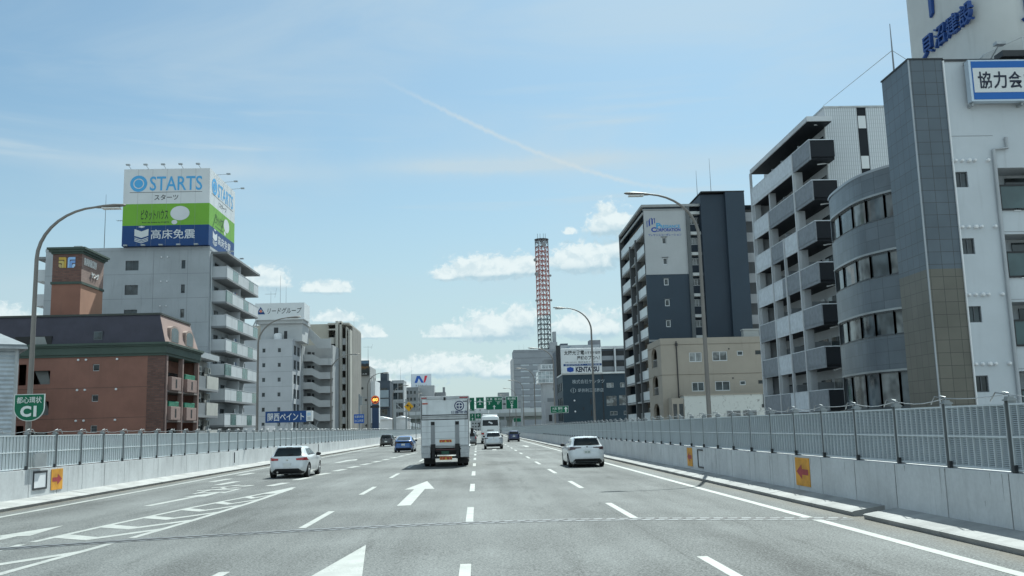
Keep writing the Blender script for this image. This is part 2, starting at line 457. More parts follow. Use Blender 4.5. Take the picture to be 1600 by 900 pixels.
def asphalt():
    m = bpy.data.materials.new('asphalt'); m.use_nodes = True
    N = NT(m.node_tree); b = N.n['Principled BSDF']
    oc = N.new('ShaderNodeTexCoord').outputs['Object']
    x, y, z = N.sep(oc)
    stretched = N.comb(N.m('MULTIPLY', x, 1.), N.m('MULTIPLY', y, .10), 0.)
    wide = N.noise(stretched, .9, 5, .6)
    patch = N.noise(N.comb(x, N.m('MULTIPLY', y, .45), 4.), .33, 4, .55)
    grain = N.noise(oc, 26., 3, .75)
    grain2 = N.noise(oc, 75., 2, .7)
    vor = N.new('ShaderNodeTexVoronoi'); vor.inputs['Scale'].default_value = 55.; N.l.new(oc, vor.inputs['Vector'])
    stone = N.sep(vor.outputs['Color'])[0]
    # wheel tracks: two darker, polished bands in each lane
    lane = N.m('MODULO', N.m('ADD', x, 0.21 + 34.76), 3.4762)
    trk = N.m('ABSOLUTE', N.m('SUBTRACT', N.m('ABSOLUTE', N.m('SUBTRACT', lane, 1.738)), .78))
    track = N.ramp(trk, .45, .1)
    v = N.m('ADD', .118, N.m('MULTIPLY', N.m('SUBTRACT', wide, .5), .085))
    v = N.m('ADD', v, N.m('MULTIPLY', N.m('SUBTRACT', patch, .5), .20))
    v = N.m('SUBTRACT', v, N.m('MULTIPLY', track, .014))
    v = N.m('ADD', v, N.m('MULTIPLY', N.m('SUBTRACT', grain, .5), .34))
    v = N.m('ADD', v, N.m('MULTIPLY', N.m('SUBTRACT', grain2, .5), .06))
    v = N.m('ADD', v, N.m('MULTIPLY', N.m('SUBTRACT', stone, .5), .10))
    oil = N.m('MULTIPLY', N.ramp(N.m('ABSOLUTE', N.m('SUBTRACT', lane, 1.738)), .42, .0), N.ramp(N.noise(N.comb(N.m('MULTIPLY', x, 3.), N.m('MULTIPLY', y, .35), 7.), 1.2, 5, .7), .45, .75))
    v = N.m('SUBTRACT', v, N.m('MULTIPLY', oil, .05))
    cw = N.noise(N.comb(x, N.m('MULTIPLY', y, .6), 2.), .7, 5, .65)
    crack = N.m('MULTIPLY', N.ramp(N.m('ABSOLUTE', N.m('SUBTRACT', cw, .5)), .006, .001), N.ramp(N.noise(oc, .12, 2), .52, .64))
    v = N.m('SUBTRACT', v, N.m('MULTIPLY', crack, .065))
    seam = N.m('MULTIPLY', N.ramp(N.m('ABSOLUTE', N.m('SUBTRACT', N.m('ADD', x, N.m('MULTIPLY', N.m('SUBTRACT', wide, .5), .10)), 3.05)), .03, .008), .6)
    v = N.m('SUBTRACT', v, N.m('MULTIPLY', seam, .03))
    # a newer, darker strip of paving right before the joint and dust by the kerbs
    dust = N.m('MULTIPLY', N.ramp(N.m('ABSOLUTE', N.m('ADD', x, 2.9)), 9.75, 10.6), N.ramp(N.noise(N.comb(x, N.m('MULTIPLY', y, .5), 0.), 1.6, 5, .65), .3, .7, .25, 1.))
    g = N.m('MAXIMUM', v, .03)
    c = N.mix(N.m('MULTIPLY', dust, .75), N.vm('MULTIPLY', N.comb(g, g, g), (.965, 1.02, 1.0)), (.15, .125, .09, 1))
    N.l.new(c, b.inputs['Base Color'])
    b.inputs['Roughness'].default_value = .82; b.inputs['Specular IOR Level'].default_value = .3
    bn = N.new('ShaderNodeBump'); bn.inputs['Strength'].default_value = .35; bn.inputs['Distance'].default_value = .012
    N.l.new(N.m('ADD', grain, N.m('MULTIPLY', stone, .5)), bn.inputs['Height']); N.l.new(bn.outputs[0], b.inputs['Normal'])
    return m
ASPH = asphalt()
CONC = mat('barrier_concrete', (.55, .565, .57), .8, var=.09, scale=.7, streak=.8, bump=.2, fine=.09, stain=(.13, .135, .135))
CONCL = mat('kerb_concrete', (.32, .322, .315), .85, var=.18, scale=1.2, streak=.25, bump=.3, fine=.12)
q = MB(); q.box(-13.5, 7.75, -40, 900, -.25, 0)
road = tag(q.build('road', ASPH), kind='structure')
q = MB(); q.box(-15.6, 9.6, -40, 900, -1.6, -.255)
for yy in range(0, 900, 36):
    q.box(-9.5, 3.5, yy + 8, yy + 11, -3.2, -1.602); q.box(-4.6, -1.4, yy + 8.2, yy + 10.8, GROUND - .2, -3.202)
tag(q.build('road_deck', mat('deck_concrete', (.34, .34, .335), .85, var=.1, streak=.4)), kind='structure')

def paint_mat():
    m = bpy.data.materials.new('road_paint'); m.use_nodes = True
    N = NT(m.node_tree); b = N.n['Principled BSDF']; b.inputs['Roughness'].default_value = .6
    oc = N.new('ShaderNodeTexCoord').outputs['Object']
    w = N.m('MULTIPLY', N.ramp(N.noise(oc, 30, 4, .7), .50, .66), N.ramp(N.noise(oc, 1.1, 3), .32, .62))
    c = N.mix(N.ramp(N.noise(oc, 2.2, 4), .3, .7), (.27, .28, .263, 1), (.36, .37, .348, 1))
    N.l.new(N.mix(N.m('MULTIPLY', w, .75), c, (.13, .135, .13, 1)), b.inputs['Base Color'])
    return m
PAINT = paint_mat()
ZP = .004
def flat(mb, pts, z=ZP): mb.face(*[(a, b, z) for a, b in pts])
def strip(mb, pts, w, z=ZP):
    """painted line of width w along points"""
    P = []
    for i, p in enumerate(pts):
        a = Vector(pts[max(i - 1, 0)]); b = Vector(pts[min(i + 1, len(pts) - 1)]); d = (b - a).normalized(); n = Vector((-d.y, d.x)) * w / 2
        P.append((Vector(p) + n, Vector(p) - n))
    for (a, b), (c, d) in zip(P, P[1:]): flat(mb, [tuple(b), tuple(d), tuple(c), tuple(a)], z)
W = 3.4762; LC = -.2138
for nm, x in (('edge_line', 6.63), ('edge_line', -12.47)):
    q = MB()
    for a, b in ((-40, 18.6), (19.05, 700)): flat(q, [(x - .1, a), (x + .1, a), (x + .1, b), (x - .1, b)])
    q.build(nm, PAINT, road)
for x in (LC - W, LC, LC + W):
    q = MB(); y = 10.08 - 50
    while y < 620:
        flat(q, [(x - .08, y), (x + .08, y), (x + .08, y + 4), (x - .08, y + 4)]); y += 10
    q.build('lane_dashes', PAINT, road)
# hatched gore between the exit lane and the through lanes
q = MB()
up = [(-8.78, 10.), (-8.70, 18.6)]; up2 = [(-8.68, 19.0), (-8.45, 22.), (-7.95, 26.8), (-7.35, 30.8), (-6.85, 34.4)]
lo = [(-7.35, 9.), (-7.12, 15.), (-6.92, 18.3)]; lo2 = [(-6.85, 19.2), (-6.72, 22.4), (-6.62, 28.), (-6.68, 34.4)]
for l in (up, up2, lo, lo2): strip(q, l, .16)
def ux(y): 
    L = up + up2
    for (a, b), (c, d) in zip(L, L[1:]):
        if b <= y <= d: return a + (c - a) * (y - b) / (d - b)
    return L[0][0] if y < L[0][1] else L[-1][0]
def lx(y):
    L = lo + lo2
    for (a, b), (c, d) in zip(L, L[1:]):
        if b <= y <= d: return a + (c - a) * (y - b) / (d - b)
    return L[0][0] if y < L[0][1] else L[-1][0]
for y in (13.2, 15.6, 19.35, 21.3, 23.4, 25.6, 27.8, 30.0):
    xl, xr = ux(y + .5), lx(y + 1.6); mx = xl + (xr - xl) * .52
    flat(q, [(xl, y + .35), (mx, y - .35), (mx, y + .20), (xl, y + 1.0)], ZP + .001)
    flat(q, [(mx, y - .35), (xr, y + 1.25), (xr, y + 1.75), (mx, y + .20)], ZP + .001)
flat(q, [(ux(32.), 31.9), (lx(32.), 31.9), (-6.68, 35.2), (-6.85, 35.2)], ZP + .001)
q.build('gore_hatching', PAINT, road)
q = MB()                                                        # short dashes that continue the gore line
y = 36.6; x = -8.05
for i in range(12):
    x = -7.95 + (y - 36.6) * .052; flat(q, [(x - .22, y + .1), (x + .16, y), (x + .40, y + 2.), (x + .02, y + 2.1)]); y += 4.05
q.build('diverge_dashes', PAINT, road)
def arrow(x, y, L=5.0, tipshift=0., s=1.):
    q = MB(); h = L * .42
    flat(q, [(x - .18 * s, y), (x + .18 * s, y), (x + .18 * s + tipshift * .5, y + L - h), (x - .18 * s + tipshift * .5, y + L - h)])
    xt = x + tipshift
    flat(q, [(x - .5 * s + tipshift * .5, y + L - h), (x + .5 * s + tipshift * .5, y + L - h), (xt, y + L)], ZP + .001)
    return q.build('arrow_marking', PAINT, road)
arrow(-1.98, 25.2, 11.6, 0., 1.0); arrow(-1.98, 5.2, 11.6, 0., 1.0)
arrow(-9.55, 27.9, 6.0, .6, .7); arrow(-9.85, 17.2, 5.2, .3, .8); arrow(-1.98, 65, 8); arrow(1.5, 85, 8); arrow(5., 95, 8); arrow(-9.2, 62, 7, .5)
text(road, '名', (-10.2, 33.0, ZP), (1, 0, 0), 1.5, 5.2, PAINT, up=(0, 1, 0), bold=-.004, name='painted_lettering', off=0)
text(road, '駅', (-10.3, 46.0, ZP), (1, 0, 0), 1.5, 5.6, PAINT, up=(0, 1, 0), bold=-.004, name='painted_lettering', off=0)
q = MB()                                                        # three white pieces of a worn guide line by the hatchback
for (a, b) in ((-11.6, 41.2), (-10.6, 38.5), (-11.9, 47.)): flat(q, [(a, b), (a + .35, b), (a + .5, b + 2.4), (a + .15, b + 2.4)])
q.build('guide_dashes', PAINT, road)

# finger joint across the road
JP = [(-13.3, 16.6), (-8.8, 17.98), (-6.5, 18.8), (-4.48, 19.4), (-2.2, 19.88), (-.22, 20.1), (1.6, 20.08), (3.34, 19.8), (5.2, 19.25), (6.72, 18.78), (7.4, 18.6)]
def jy(x):
    for (a, b), (c, d) in zip(JP, JP[1:]):
        if a <= x <= c: return b + (d - b) * (x - a) / (c - a)
STEELD = mat('joint_steel', (.13, .138, .142), .5, metal=.35, var=.25, scale=3., streak=.0)
q = MB(); g = MB()
xs = [-13.2 + .1 * i for i in range(206)]
for a, b in zip(xs, xs[1:]):
    ya, yb = jy(a), jy(b)
    for s0, s1 in ((-.26, -.03), (.03, .26)):
        q.face((a, ya + s0, .006), (b, yb + s0, .006), (b, yb + s1, .006), (a, ya + s1, .006))
for i in range(76):
    x = -13.1 + i * .268; ya = jy(x)
    g.face((x, ya - .16, .011), (x + .09, ya - .16, .011), (x + .17, ya + .0, .011), (x + .09, ya + .015, .011))
    g.face((x + .10, ya + .015, .011), (x + .20, ya + .01, .011), (x + .24, ya + .15, .011), (x + .15, ya + .15, .011))
joint = tag(q.build('expansion_joint', STEELD), kind='structure')
g.build('finger_gaps', BLACK, joint)
q = MB()
for a, b in zip(xs, xs[1:]):
    ya, yb = jy(a), jy(b); q.face((a, ya - .04, .009), (b, yb - .04, .009), (b, yb + .04, .009), (a, ya + .04, .009))
q.build('joint_seal', mat('joint_rubber', (.02, .02, .022), .7), joint)

# ------------------------------------------------------------------ kerbs, barriers, noise fences
def side(sgn, wx, kx, label_b, label_f, y0, phase):
    """sgn +1 right, -1 left; wx wall face, kx kerb edge; everything beyond the wall is further out"""
    q = MB(); seg = []
    y = y0
    cut = 18.75 if sgn > 0 else 16.7
    bounds = []
    a = y0
    while a < 420:
        b = min(a + 3.0, 420)
        if a < cut < b: bounds += [(a, cut - .22), (cut + .30, b)]
        else: bounds.append((a, b))
        a = b
    for a, b in bounds:
        a2, b2 = a + .008, b - .008; j = (random.random() - .5) * .012
        prof = [(kx + sgn * .03, 0), (kx + sgn * .0, .085 + j * .5), (kx + sgn * .05, .105 + j), (wx - sgn * .03, .195 + j), (wx + sgn * .05, .20 + j), (wx + sgn * .05, 0)]
        i = len(q.v)
        for yy in (a2, b2): q.v += [(px, yy, pz) for px, pz in prof]
        n = len(prof)
        for k in range(n): q.f.append((i + k, i + (k + 1) % n, i + n + (k + 1) % n, i + n + k))
        q.f.append(tuple(i + k for k in range(n))); q.f.append(tuple(i + n + k for k in range(n)))
    tag(q.build('kerb', CONCL), kind='structure')
    # wall of precast panels
    T = thing('concrete_barrier', (wx, 40, 0), label_b, 'barrier')
    q = MB(); cap = MB()
    y = y0 + phase
    while y < 420:
        q.box(wx, wx + sgn * .28, y + .014 + .006 * random.random(), y + 1.986 - .006 * random.random(), -.3, 1.05)
        y += 2
    q.build('wall_panels', CONC, T)
    q = MB(); q.box(wx + sgn * .012, wx + sgn * .25, y0, 420, -.3, 1.03); q.build('joint_filler', mat('joint_filler', (.06, .065, .068), .9), T)
    F = thing('noise_fence', (wx + sgn * .2, 40, 1.06), label_f, 'fence')
    fx = wx + sgn * .14
    LOU = mat('louvre_aluminium', (.60, .64, .655), .5, metal=.1, var=.06, scale=1.5, streak=.15)
    BACK = mat('louvre_backing', (.16, .175, .18), .6, metal=.2, var=.05)
    # one louvre panel, 2 m long: two rows of upright bays filled with small slats
    def panel(detail):
        p = MB(); L = 1.86; x = 0.; D = -sgn            # D: towards the road
        z0, z1 = .02, 1.06
        for zz in (z0, .525, z1 - .03): p.box(D * .0, D * .062, -L / 2, L / 2, zz, zz + .03)
        nb = 9
        for r in (0, 1):
            a0 = z0 + .03 + r * .505; a1 = a0 + .475
            for k in range(nb + 1):
                yy = -L / 2 + k * L / nb; p.box(D * .012, D * .058, yy - .007, yy + .007, a0, a1)
            ns = 15 if detail else 0
            for k in range(nb):
                ya, yb = -L / 2 + k * L / nb + .014, -L / 2 + (k + 1) * L / nb - .014
                if detail:
                    for j in range(ns):
                        zz = a0 + (j + .2) * (a1 - a0) / ns
                        p.face((D * .05, ya, zz), (D * .05, yb, zz), (D * .02, yb, zz + .022), (D * .02, ya, zz + .022))
                else:
                    yc = (ya + yb) / 2; p.face((D * .03, ya + .02, a0), (D * .056, yc, a0), (D * .056, yc, a1), (D * .03, ya + .02, a1)); p.face((D * .056, yc, a0), (D * .03, yb - .02, a0), (D * .03, yb - .02, a1), (D * .056, yc, a1))
        return p
    def place(mb, name, m, yy):
        w = MB(); w.f = mb.f; w.v = [(fx + a, yy + b, 1.06 + c) for a, b, c in mb.v]
        return w.build(name, m, F, fix=False)
    pm = panel(sgn > 0); first = None; pb = MB().box(0, sgn * .05, -.96, .96, .02, 1.06)
    y = y0 + phase + 1; near = []; far = MB(); farb = MB(); posts = []
    while y < 420:
        near.append(y); y += 2
    vis0 = 12. if sgn > 0 else 26.
    vis = [v for v in near if v > vis0][:100]
    rest = [v for v in near if v not in vis]
    pnear = place(pm, 'louvre_panel', LOU, vis[0]); pn_b = place(pb, 'backing_plate', BACK, vis[0]); pn_b.parent = pnear
    post = MB()
    post.box(-.055, .075, -.055, -.043, -.25, 1.14); post.box(-.055, .075, .043, .055, -.25, 1.14); post.box(-.006, .006, -.043, .043, -.25, 1.14)
    post.box(-.075, .09, -.075, .075, 1.10, 1.125); post.box(-.05, .05, -.05, .05, 1.125, 1.17)
    post.tube([(0, 0, 1.17), (0, 0, 1.22), (-sgn * .03, .12, 1.25)], .014, 6)
    def postat(yy):
        w = MB(); w.f = post.f; w.v = [(fx + a, yy + b, 1.06 + c) for a, b, c in post.v]; return w
    PM = mat('post_steel', (.27, .29, .30), .5, metal=.4, var=.1, streak=.3)
    p0 = postat(vis[0] - 1).build('post', PM, F)
    for v in vis[1:]:
        c = pnear.copy(); COL.objects.link(c); c.location = (0, v - vis[0], 0); c.parent = F
        d = pn_b.copy(); COL.objects.link(d); d.parent = c
        c = p0.copy(); COL.objects.link(c); c.location = (0, v - vis[0], 0); c.parent = F
    lo = panel(False); fp = MB()
    for v in rest:
        for mb, tgt in ((lo, far), (pb, farb)):
            i = len(tgt.v); tgt.v += [(fx + a, v + b, 1.06 + c) for a, b, c in mb.v]; tgt.f += [tuple(i + k for k in f) for f in mb.f]
        w = postat(v - 1); i = len(fp.v); fp.v += w.v; fp.f += [tuple(i + k for k in f) for f in w.f]
    for nm, mb, m in (('far_louvre_panels', far, LOU), ('far_backing', farb, BACK), ('far_posts', fp, PM)): tag(mb.build(nm, m, F, fix=False), kind='stuff')
    # safety wire strung from post top to post top, with slack loops
    w = MB()
    for v in near:
        if v > 150: break
        pts = [(fx - sgn * .02, v - 1 + 2 * t, 1.06 + 1.20 - .07 * math.sin(math.pi * t) * (1 if int(v) % 3 else .4)) for t in (0, .2, .4, .6, .8, 1)]
        w.tube(pts, .008, 5, False)
        w.tube([(fx, v - .95, 2.26), (fx - sgn * .10, v - .8, 2.30), (fx - sgn * .05, v - .55, 2.17)], .012, 5, False)
    w.build('safety_wire', mat('wire', (.28, .29, .3), .4, metal=.6, var=0), F)
    # stub bolts on the wall top by each post
    w = MB()
    for v in near:
        if v > 120: break
        w.box(wx + sgn * .02, wx + sgn * .08, v - 1.16, v - 1.10, 1.05, 1.17)
    w.split('anchor_bolt', DARK, F)
    return T, F
BR, FR = side(1, 8.2, 7.52, 'bluish grey precast concrete barrier along the right edge of the road, in shade', 'silver louvred noise fence standing on the right hand concrete barrier', .45, 0)
BL, FL = side(-1, -14.05, -13.3, 'pale sunlit concrete barrier along the left edge of the road', 'silver louvred noise fence standing on the left hand concrete barrier', .3, 0)
# hatches and brackets let into the barriers
q = MB(); q.box(-14.045, -14.02, 30.55, 31.5, .40, .46); q.box(-14.045, -14.02, 31.44, 31.5, .46, .98); q.box(-14.045, -14.02, 30.55, 31.5, .92, .99); q.box(-14.045, -14.02, 30.55, 30.6, .46, .92)
hb = q.build('access_hatch', DARK, BL)
q = MB(); q.box(-14.046, -14.035, 30.6, 31.44, .46, .92); q.build('hatch_plate', WHITE, hb)
q = MB(); q.box(8.17, 8.196, 35.05, 35.1, .32, .97); q.box(8.17, 8.196, 34.3, 35.05, .93, .98); q.box(8.17, 8.196, 34.3, 35.05, .30, .35)
q.split('conduit_bracket', DARK, BR)
q = MB(); q.box(-13.99, -13.93, 30.4, 31.2, 1.12, 1.55); q.build('junction_box', STEEL, FL)
q = MB()
for yy in (55.2, 69., 84): q.box(-14.045, -14.02, yy, yy + .1, .38, .98)
q.split('conduit_bracket', DARK, BL)
STN = mat('rust_run', (.075, .078, .078), .8)
rs = random.Random(5)
for wx_, o_, par_, ya_, yb_ in ((8.2, -1, BR, 12, 60), (-14.05, 1, BL, 27, 75)):
    q = MB(); yy = ya_
    while yy < yb_:
        yy += rs.choice((.35, .9, 1.6, 2.3)) * rs.random() * 1.5 + .2
        l = rs.random() ** 2 * .6 + .06; w_ = .006 + .014 * rs.random(); z1 = 1.03 - (0 if rs.random() < .6 else rs.random() * .6)
        z0_ = max(.25, z1 - l); q.face((wx_ + o_ * .003, yy, z1), (wx_ + o_ * .003, yy + w_, z1), (wx_ + o_ * .003, yy + w_ * .6, z0_), (wx_ + o_ * .003, yy + w_ * .3, z0_))
        if sum(1 for _ in q.f) > 44: break
    q.split('rust_streak', STN, par_, fix=False)
ORANGE = mat('reflective_orange', (.60, .29, .03), .6, var=.2, scale=3, streak=.4, stain=(.2, .1, .03)); REDP = mat('faded_red', (.33, .045, .05), .6, var=.2, scale=3)
def arrow_board(wx, sgn, y, w, z0, z1, label):
    T = thing('arrow_sign', (wx, y, z0), label, 'sign', 'orange arrow boards on the barriers')
    o = -sgn; q = MB(); q.box(wx + o * .004, wx + o * .02, y - w / 2, y + w / 2, z0, z1); q.build('board', ORANGE, T, bevel=.004)
    h = (z1 - z0); zc = z0 + h * .5; a = w * .42; X = wx + o * .024
    # both arrows point up the road as seen from the driver's side: towards +y on the left wall, +y again on the right wall
    pts = [(-a, -.10 * h), (a * .05, -.10 * h), (a * .05, -.27 * h), (a, 0), (a * .05, .27 * h), (a * .05, .10 * h), (-a, .10 * h)]
    q = MB(); q.face(*[(X, y + u, zc + v) for u, v in pts]); q.build('arrow', REDP, T, fix=False)
arrow_board(8.2, 1, 23.75, 1.02, .30, 1.0, 'nearer orange board with a dark red arrow on the right barrier')
arrow_board(8.2, 1, 36.45, .85, .30, 1.0, 'farther and dirtier orange arrow board on the right barrier')
arrow_board(-14.05, -1, 32.25, .85, .32, 1.0, 'orange board with a red arrow on the left barrier')

# ------------------------------------------------------------------ street lamps
POLE = mat('lamp_post_paint', (.19, .178, .165), .5, metal=.25, var=.12, streak=.25)
def lamp(x, y, sgn, top, label):
    T = thing('street_lamp', (x, y, -.5), label, 'street lamp', 'street lamps along the expressway')
    i = -sgn                                                     # arm reaches towards the road
    straight = top - 1.9
    pts = [(x, y, -.5), (x, y, 3), (x, y, straight)]; rad = [.105, .088, .066]
    n = 9
    for k in range(1, n + 1):
        t = k / n * math.pi / 2 * .95
        pts.append((x + i * 2.05 * (1 - math.cos(t)), y, straight + 1.78 * math.sin(t))); rad.append(.066 - .030 * k / n)
    q = MB(); q.tube(pts, rad, 12); q.build('pole', POLE, T, smooth=True)
    e = Vector(pts[-1]); q = MB()
    # cobra-head luminaire
    prof = [(0, .04, .035), (.1, .06, .05), (.3, .12, .06), (.65, .15, .065), (.95, .10, .04), (1.02, .03, .015)]
    m = 12; k0 = 0
    for (d, w, h) in prof:
        for j in range(m):
            t = 2 * math.pi * j / m; q.v.append((e.x + i * d, y + math.cos(t) * w, e.z + .06 * d + math.sin(t) * h))
    for k in range(len(prof) - 1):
        for j in range(m): q.f.append((k * m + j, k * m + (j + 1) % m, (k + 1) * m + (j + 1) % m, (k + 1) * m + j))
    q.f.append(tuple(range(m))); q.f.append(tuple((len(prof) - 1) * m + j for j in range(m)))
    hd = q.build('lamp_head', POLE, T, smooth=True)
    q = MB(); q.box(e.x + i * .25, e.x + i * .85, y - .12, y + .12, e.z - .075, e.z - .03); q.build('lamp_lens', mat('lamp_lens', (.6, .6, .58), .3), hd)
    q = MB(); q.box(x - .2, x + .2, y - .2, y + .2, -.5, -.25); q.box(x - .10, x + .10, y - .13, y + .0, 1.0, 1.5); q.build('base_plate', STEEL, T)
    return T
names_r = ['tall grey street lamp arching over the right lanes in front of the beige house', 'street lamp in front of the navy building with the solar billboard', 'street lamp by the green direction sign on the right', 'fourth street lamp up the right side, before the grey office tower', 'fifth street lamp up the right side', 'sixth street lamp up the right side', 'farthest street lamp on the right side']
for k, (y, l) in enumerate(zip((36, 71.5, 108, 145, 181, 217, 260), names_r)): lamp(8.93, y, 1, 11.12, l)
names_l = ['tall street lamp on the left carrying the green route shield', 'street lamp in front of the pale apartment block with stairs', 'street lamp before the khaki apartment tower on the left', 'street lamp in front of the windowless grey building', 'fifth street lamp up the left side', 'sixth street lamp up the left side']
for k, (y, l) in enumerate(zip((31.7, 64, 96, 128, 166, 205), names_l)): lamp(-14.8, y, -1, 9.92, l)
# ------------------------------------------------------------------ vehicles
def paint(name, col, metal=0., rough=.32, spec=.5):
    if name in MATS: return MATS[name]
    m = bpy.data.materials.new(name); m.use_nodes = True
    N = NT(m.node_tree); b = N.n['Principled BSDF']
    b.inputs['Base Color'].default_value = (*col, 1); b.inputs['Metallic'].default_value = metal; b.inputs['Roughness'].default_value = rough
    b.inputs['Coat Weight'].default_value = 1.; b.inputs['Coat Roughness'].default_value = .03; b.inputs['Specular IOR Level'].default_value = spec
    oc = N.new('ShaderNodeTexCoord').outputs['Object']; z = N.sep(oc)[2]
    # road film: dust on the lower body
    d = N.m('MULTIPLY', N.ramp(z, .75, .2), N.ramp(N.noise(oc, 5, 4), .3, .7, .15, .5))
    N.l.new(N.mix(d, (*col, 1), (.22, .21, .19, 1)), b.inputs['Base Color'])
    N.l.new(N.m('ADD', rough, N.m('MULTIPLY', d, .4)), b.inputs['Roughness'])
    MATS[name] = m
    return m
TYRE = mat('tyre_rubber', (.018, .018, .018), .85, var=.2, scale=4)
RIM = mat('alloy_rim', (.45, .46, .47), .3, metal=.85, var=.05)
CARGLASS = glass_mat('car_glass', (.010, .014, .016), .04, .2)
CARGLASS.node_tree.nodes['Principled BSDF'].inputs['Specular IOR Level'].default_value = .28
REDL = mat('red_lamp_lens', (.34, .010, .014), .12, var=.0, coat=1.)
SMOKEL = mat('dark_lamp_lens', (.045, .010, .012), .10, var=.0, coat=1.)
PLATE = mat('plate_white', (.66, .67, .66), .5, var=0.)
CHROME = mat('chrome', (.6, .6, .6), .12, metal=1., var=0.)

def pchip(xs, ys):
    n = len(xs); h = [xs[i + 1] - xs[i] for i in range(n - 1)]; d = [(ys[i + 1] - ys[i]) / h[i] for i in range(n - 1)]
    m = [d[0]] + [0 if d[i - 1] * d[i] <= 0 else 2 * d[i - 1] * d[i] / (d[i - 1] + d[i]) for i in range(1, n - 1)] + [d[-1]]
    def f(x):
        x = min(max(x, xs[0]), xs[-1]); i = 0
        while i < n - 2 and x > xs[i + 1]: i += 1
        t = (x - xs[i]) / h[i]
        return ((2 * t**3 - 3 * t * t + 1) * ys[i] + (t**3 - 2 * t * t + t) * h[i] * m[i] + (-2 * t**3 + 3 * t * t) * ys[i + 1] + (t**3 - t * t) * h[i] * m[i + 1])
    return f

class Shell:
    """car skin: horizontal sections that are rounded rectangles, stacked in z"""
    def __init__(s, layers):
        zs = [l[0] for l in layers]; s.z0, s.z1 = zs[0], zs[-1]
        s.fr, s.ff, s.fw, s.fn = [pchip(zs, [l[k] for l in layers]) for k in (1, 2, 3, 4)]
    def sec(s, z):
        yr, yf, w, n = s.fr(z), s.ff(z), s.fw(z), s.fn(z); return (yr + yf) / 2, (yf - yr) / 2, w, n
    def rear(s, x, z, off=0.):
        ym, a, w, n = s.sec(z); t = min(abs(x) / w, .9995)
        k = max(0, 1 - t**n) ** (1 / n)
        return (x * (1 + off * .8), ym - a * k - off, z)
    def front(s, x, z, off=0.):
        ym, a, w, n = s.sec(z); t = min(abs(x) / w, .9995); k = max(0, 1 - t**n) ** (1 / n)
        return (x * (1 + off * .8), ym + a * k + off, z)
    def side(s, sg, y, z, off=0.):
        ym, a, w, n = s.sec(z); t = min(abs(y - ym) / a, .999); k = max(0, 1 - t**n) ** (1 / n)
        return (sg * (w * k + off), y, z)
    def mesh(s, nz=46, na=72):
        q = MB(); rings = []
        for i in range(nz + 1):
            t = i / nz; z = s.z0 + (s.z1 - s.z0) * (1 - (1 - t) ** 1.25)
            ym, a, w, n = s.sec(z)
            for j in range(na):
                th = 2 * math.pi * j / na; c, sn = math.cos(th), math.sin(th)
                q.v.append((w * math.copysign(abs(c) ** (2 / n), c), ym + a * math.copysign(abs(sn) ** (2 / n), sn), z))
        for i in range(nz):
            for j in range(na): q.f.append((i * na + j, i * na + (j + 1) % na, (i + 1) * na + (j + 1) % na, (i + 1) * na + j))
        q.f.append(tuple(reversed(range(na)))); q.f.append(tuple(nz * na + j for j in range(na)))
        return q
    def patch(s, fn, c00, c10, c11, c01, off=.006, nu=10, nv=6):
        """bilinear patch in a parameter plane, laid on the skin"""
        q = MB()
        for j in range(nv + 1):
            for i in range(nu + 1):
                u, v = i / nu, j / nv
                a = c00[0] * (1 - u) * (1 - v) + c10[0] * u * (1 - v) + c11[0] * u * v + c01[0] * (1 - u) * v
                b = c00[1] * (1 - u) * (1 - v) + c10[1] * u * (1 - v) + c11[1] * u * v + c01[1] * (1 - u) * v
                q.v.append(fn(a, b, off))
        for j in range(nv):
            for i in range(nu): k = j * (nu + 1) + i; q.f.append((k, k + 1, k + nu + 2, k + nu + 1))
        q.sm = True
        return q

def wheel(parent, x, y, r, w, sg, spokes=5):
    c = (x, y, r); o = 1 if sg > 0 else -1
    q = MB(); q.lathe(c, (o, 0, 0), [(-w / 2, r * .62), (-w / 2, r * .92), (-w / 2 + .03, r), (w / 2 - .03, r), (w / 2, r * .92), (w / 2, r * .64), (w / 2 - .03, r * .63)], 28)
    wh = q.build('wheel', TYRE, parent, smooth=True)
    q = MB(); q.lathe(c, (o, 0, 0), [(w / 2 - .055, r * .60), (w / 2 - .05, .0)], 20)
    q.build('brake_disc', mat('brake_dark', (.05, .05, .055), .5, metal=.5), wh)
    q = MB()
    q.lathe(c, (o, 0, 0), [(w / 2 - .04, r * .56), (w / 2 - .01, r * .66), (w / 2 + .002, r * .655), (w / 2 - .012, r * .58)], 24)
    q.lathe(c, (o, 0, 0), [(w / 2 - .04, r * .15), (w / 2 - .008, r * .13)], 12)
    for k in range(spokes):
        t = 2 * math.pi * k / spokes + .3
        for dt in (-.13, .13):
            a = Vector(c) + Vector((o * (w / 2 - .012), math.cos(t + dt) * r * .60, math.sin(t + dt) * r * .60)); b = Vector(c) + Vector((o * (w / 2 - .012), math.cos(t) * r * .1, math.sin(t) * r * .1))
            q.bar(b, a, r * .09, .02)
    q.build('rim', RIM, wh)
    return wh

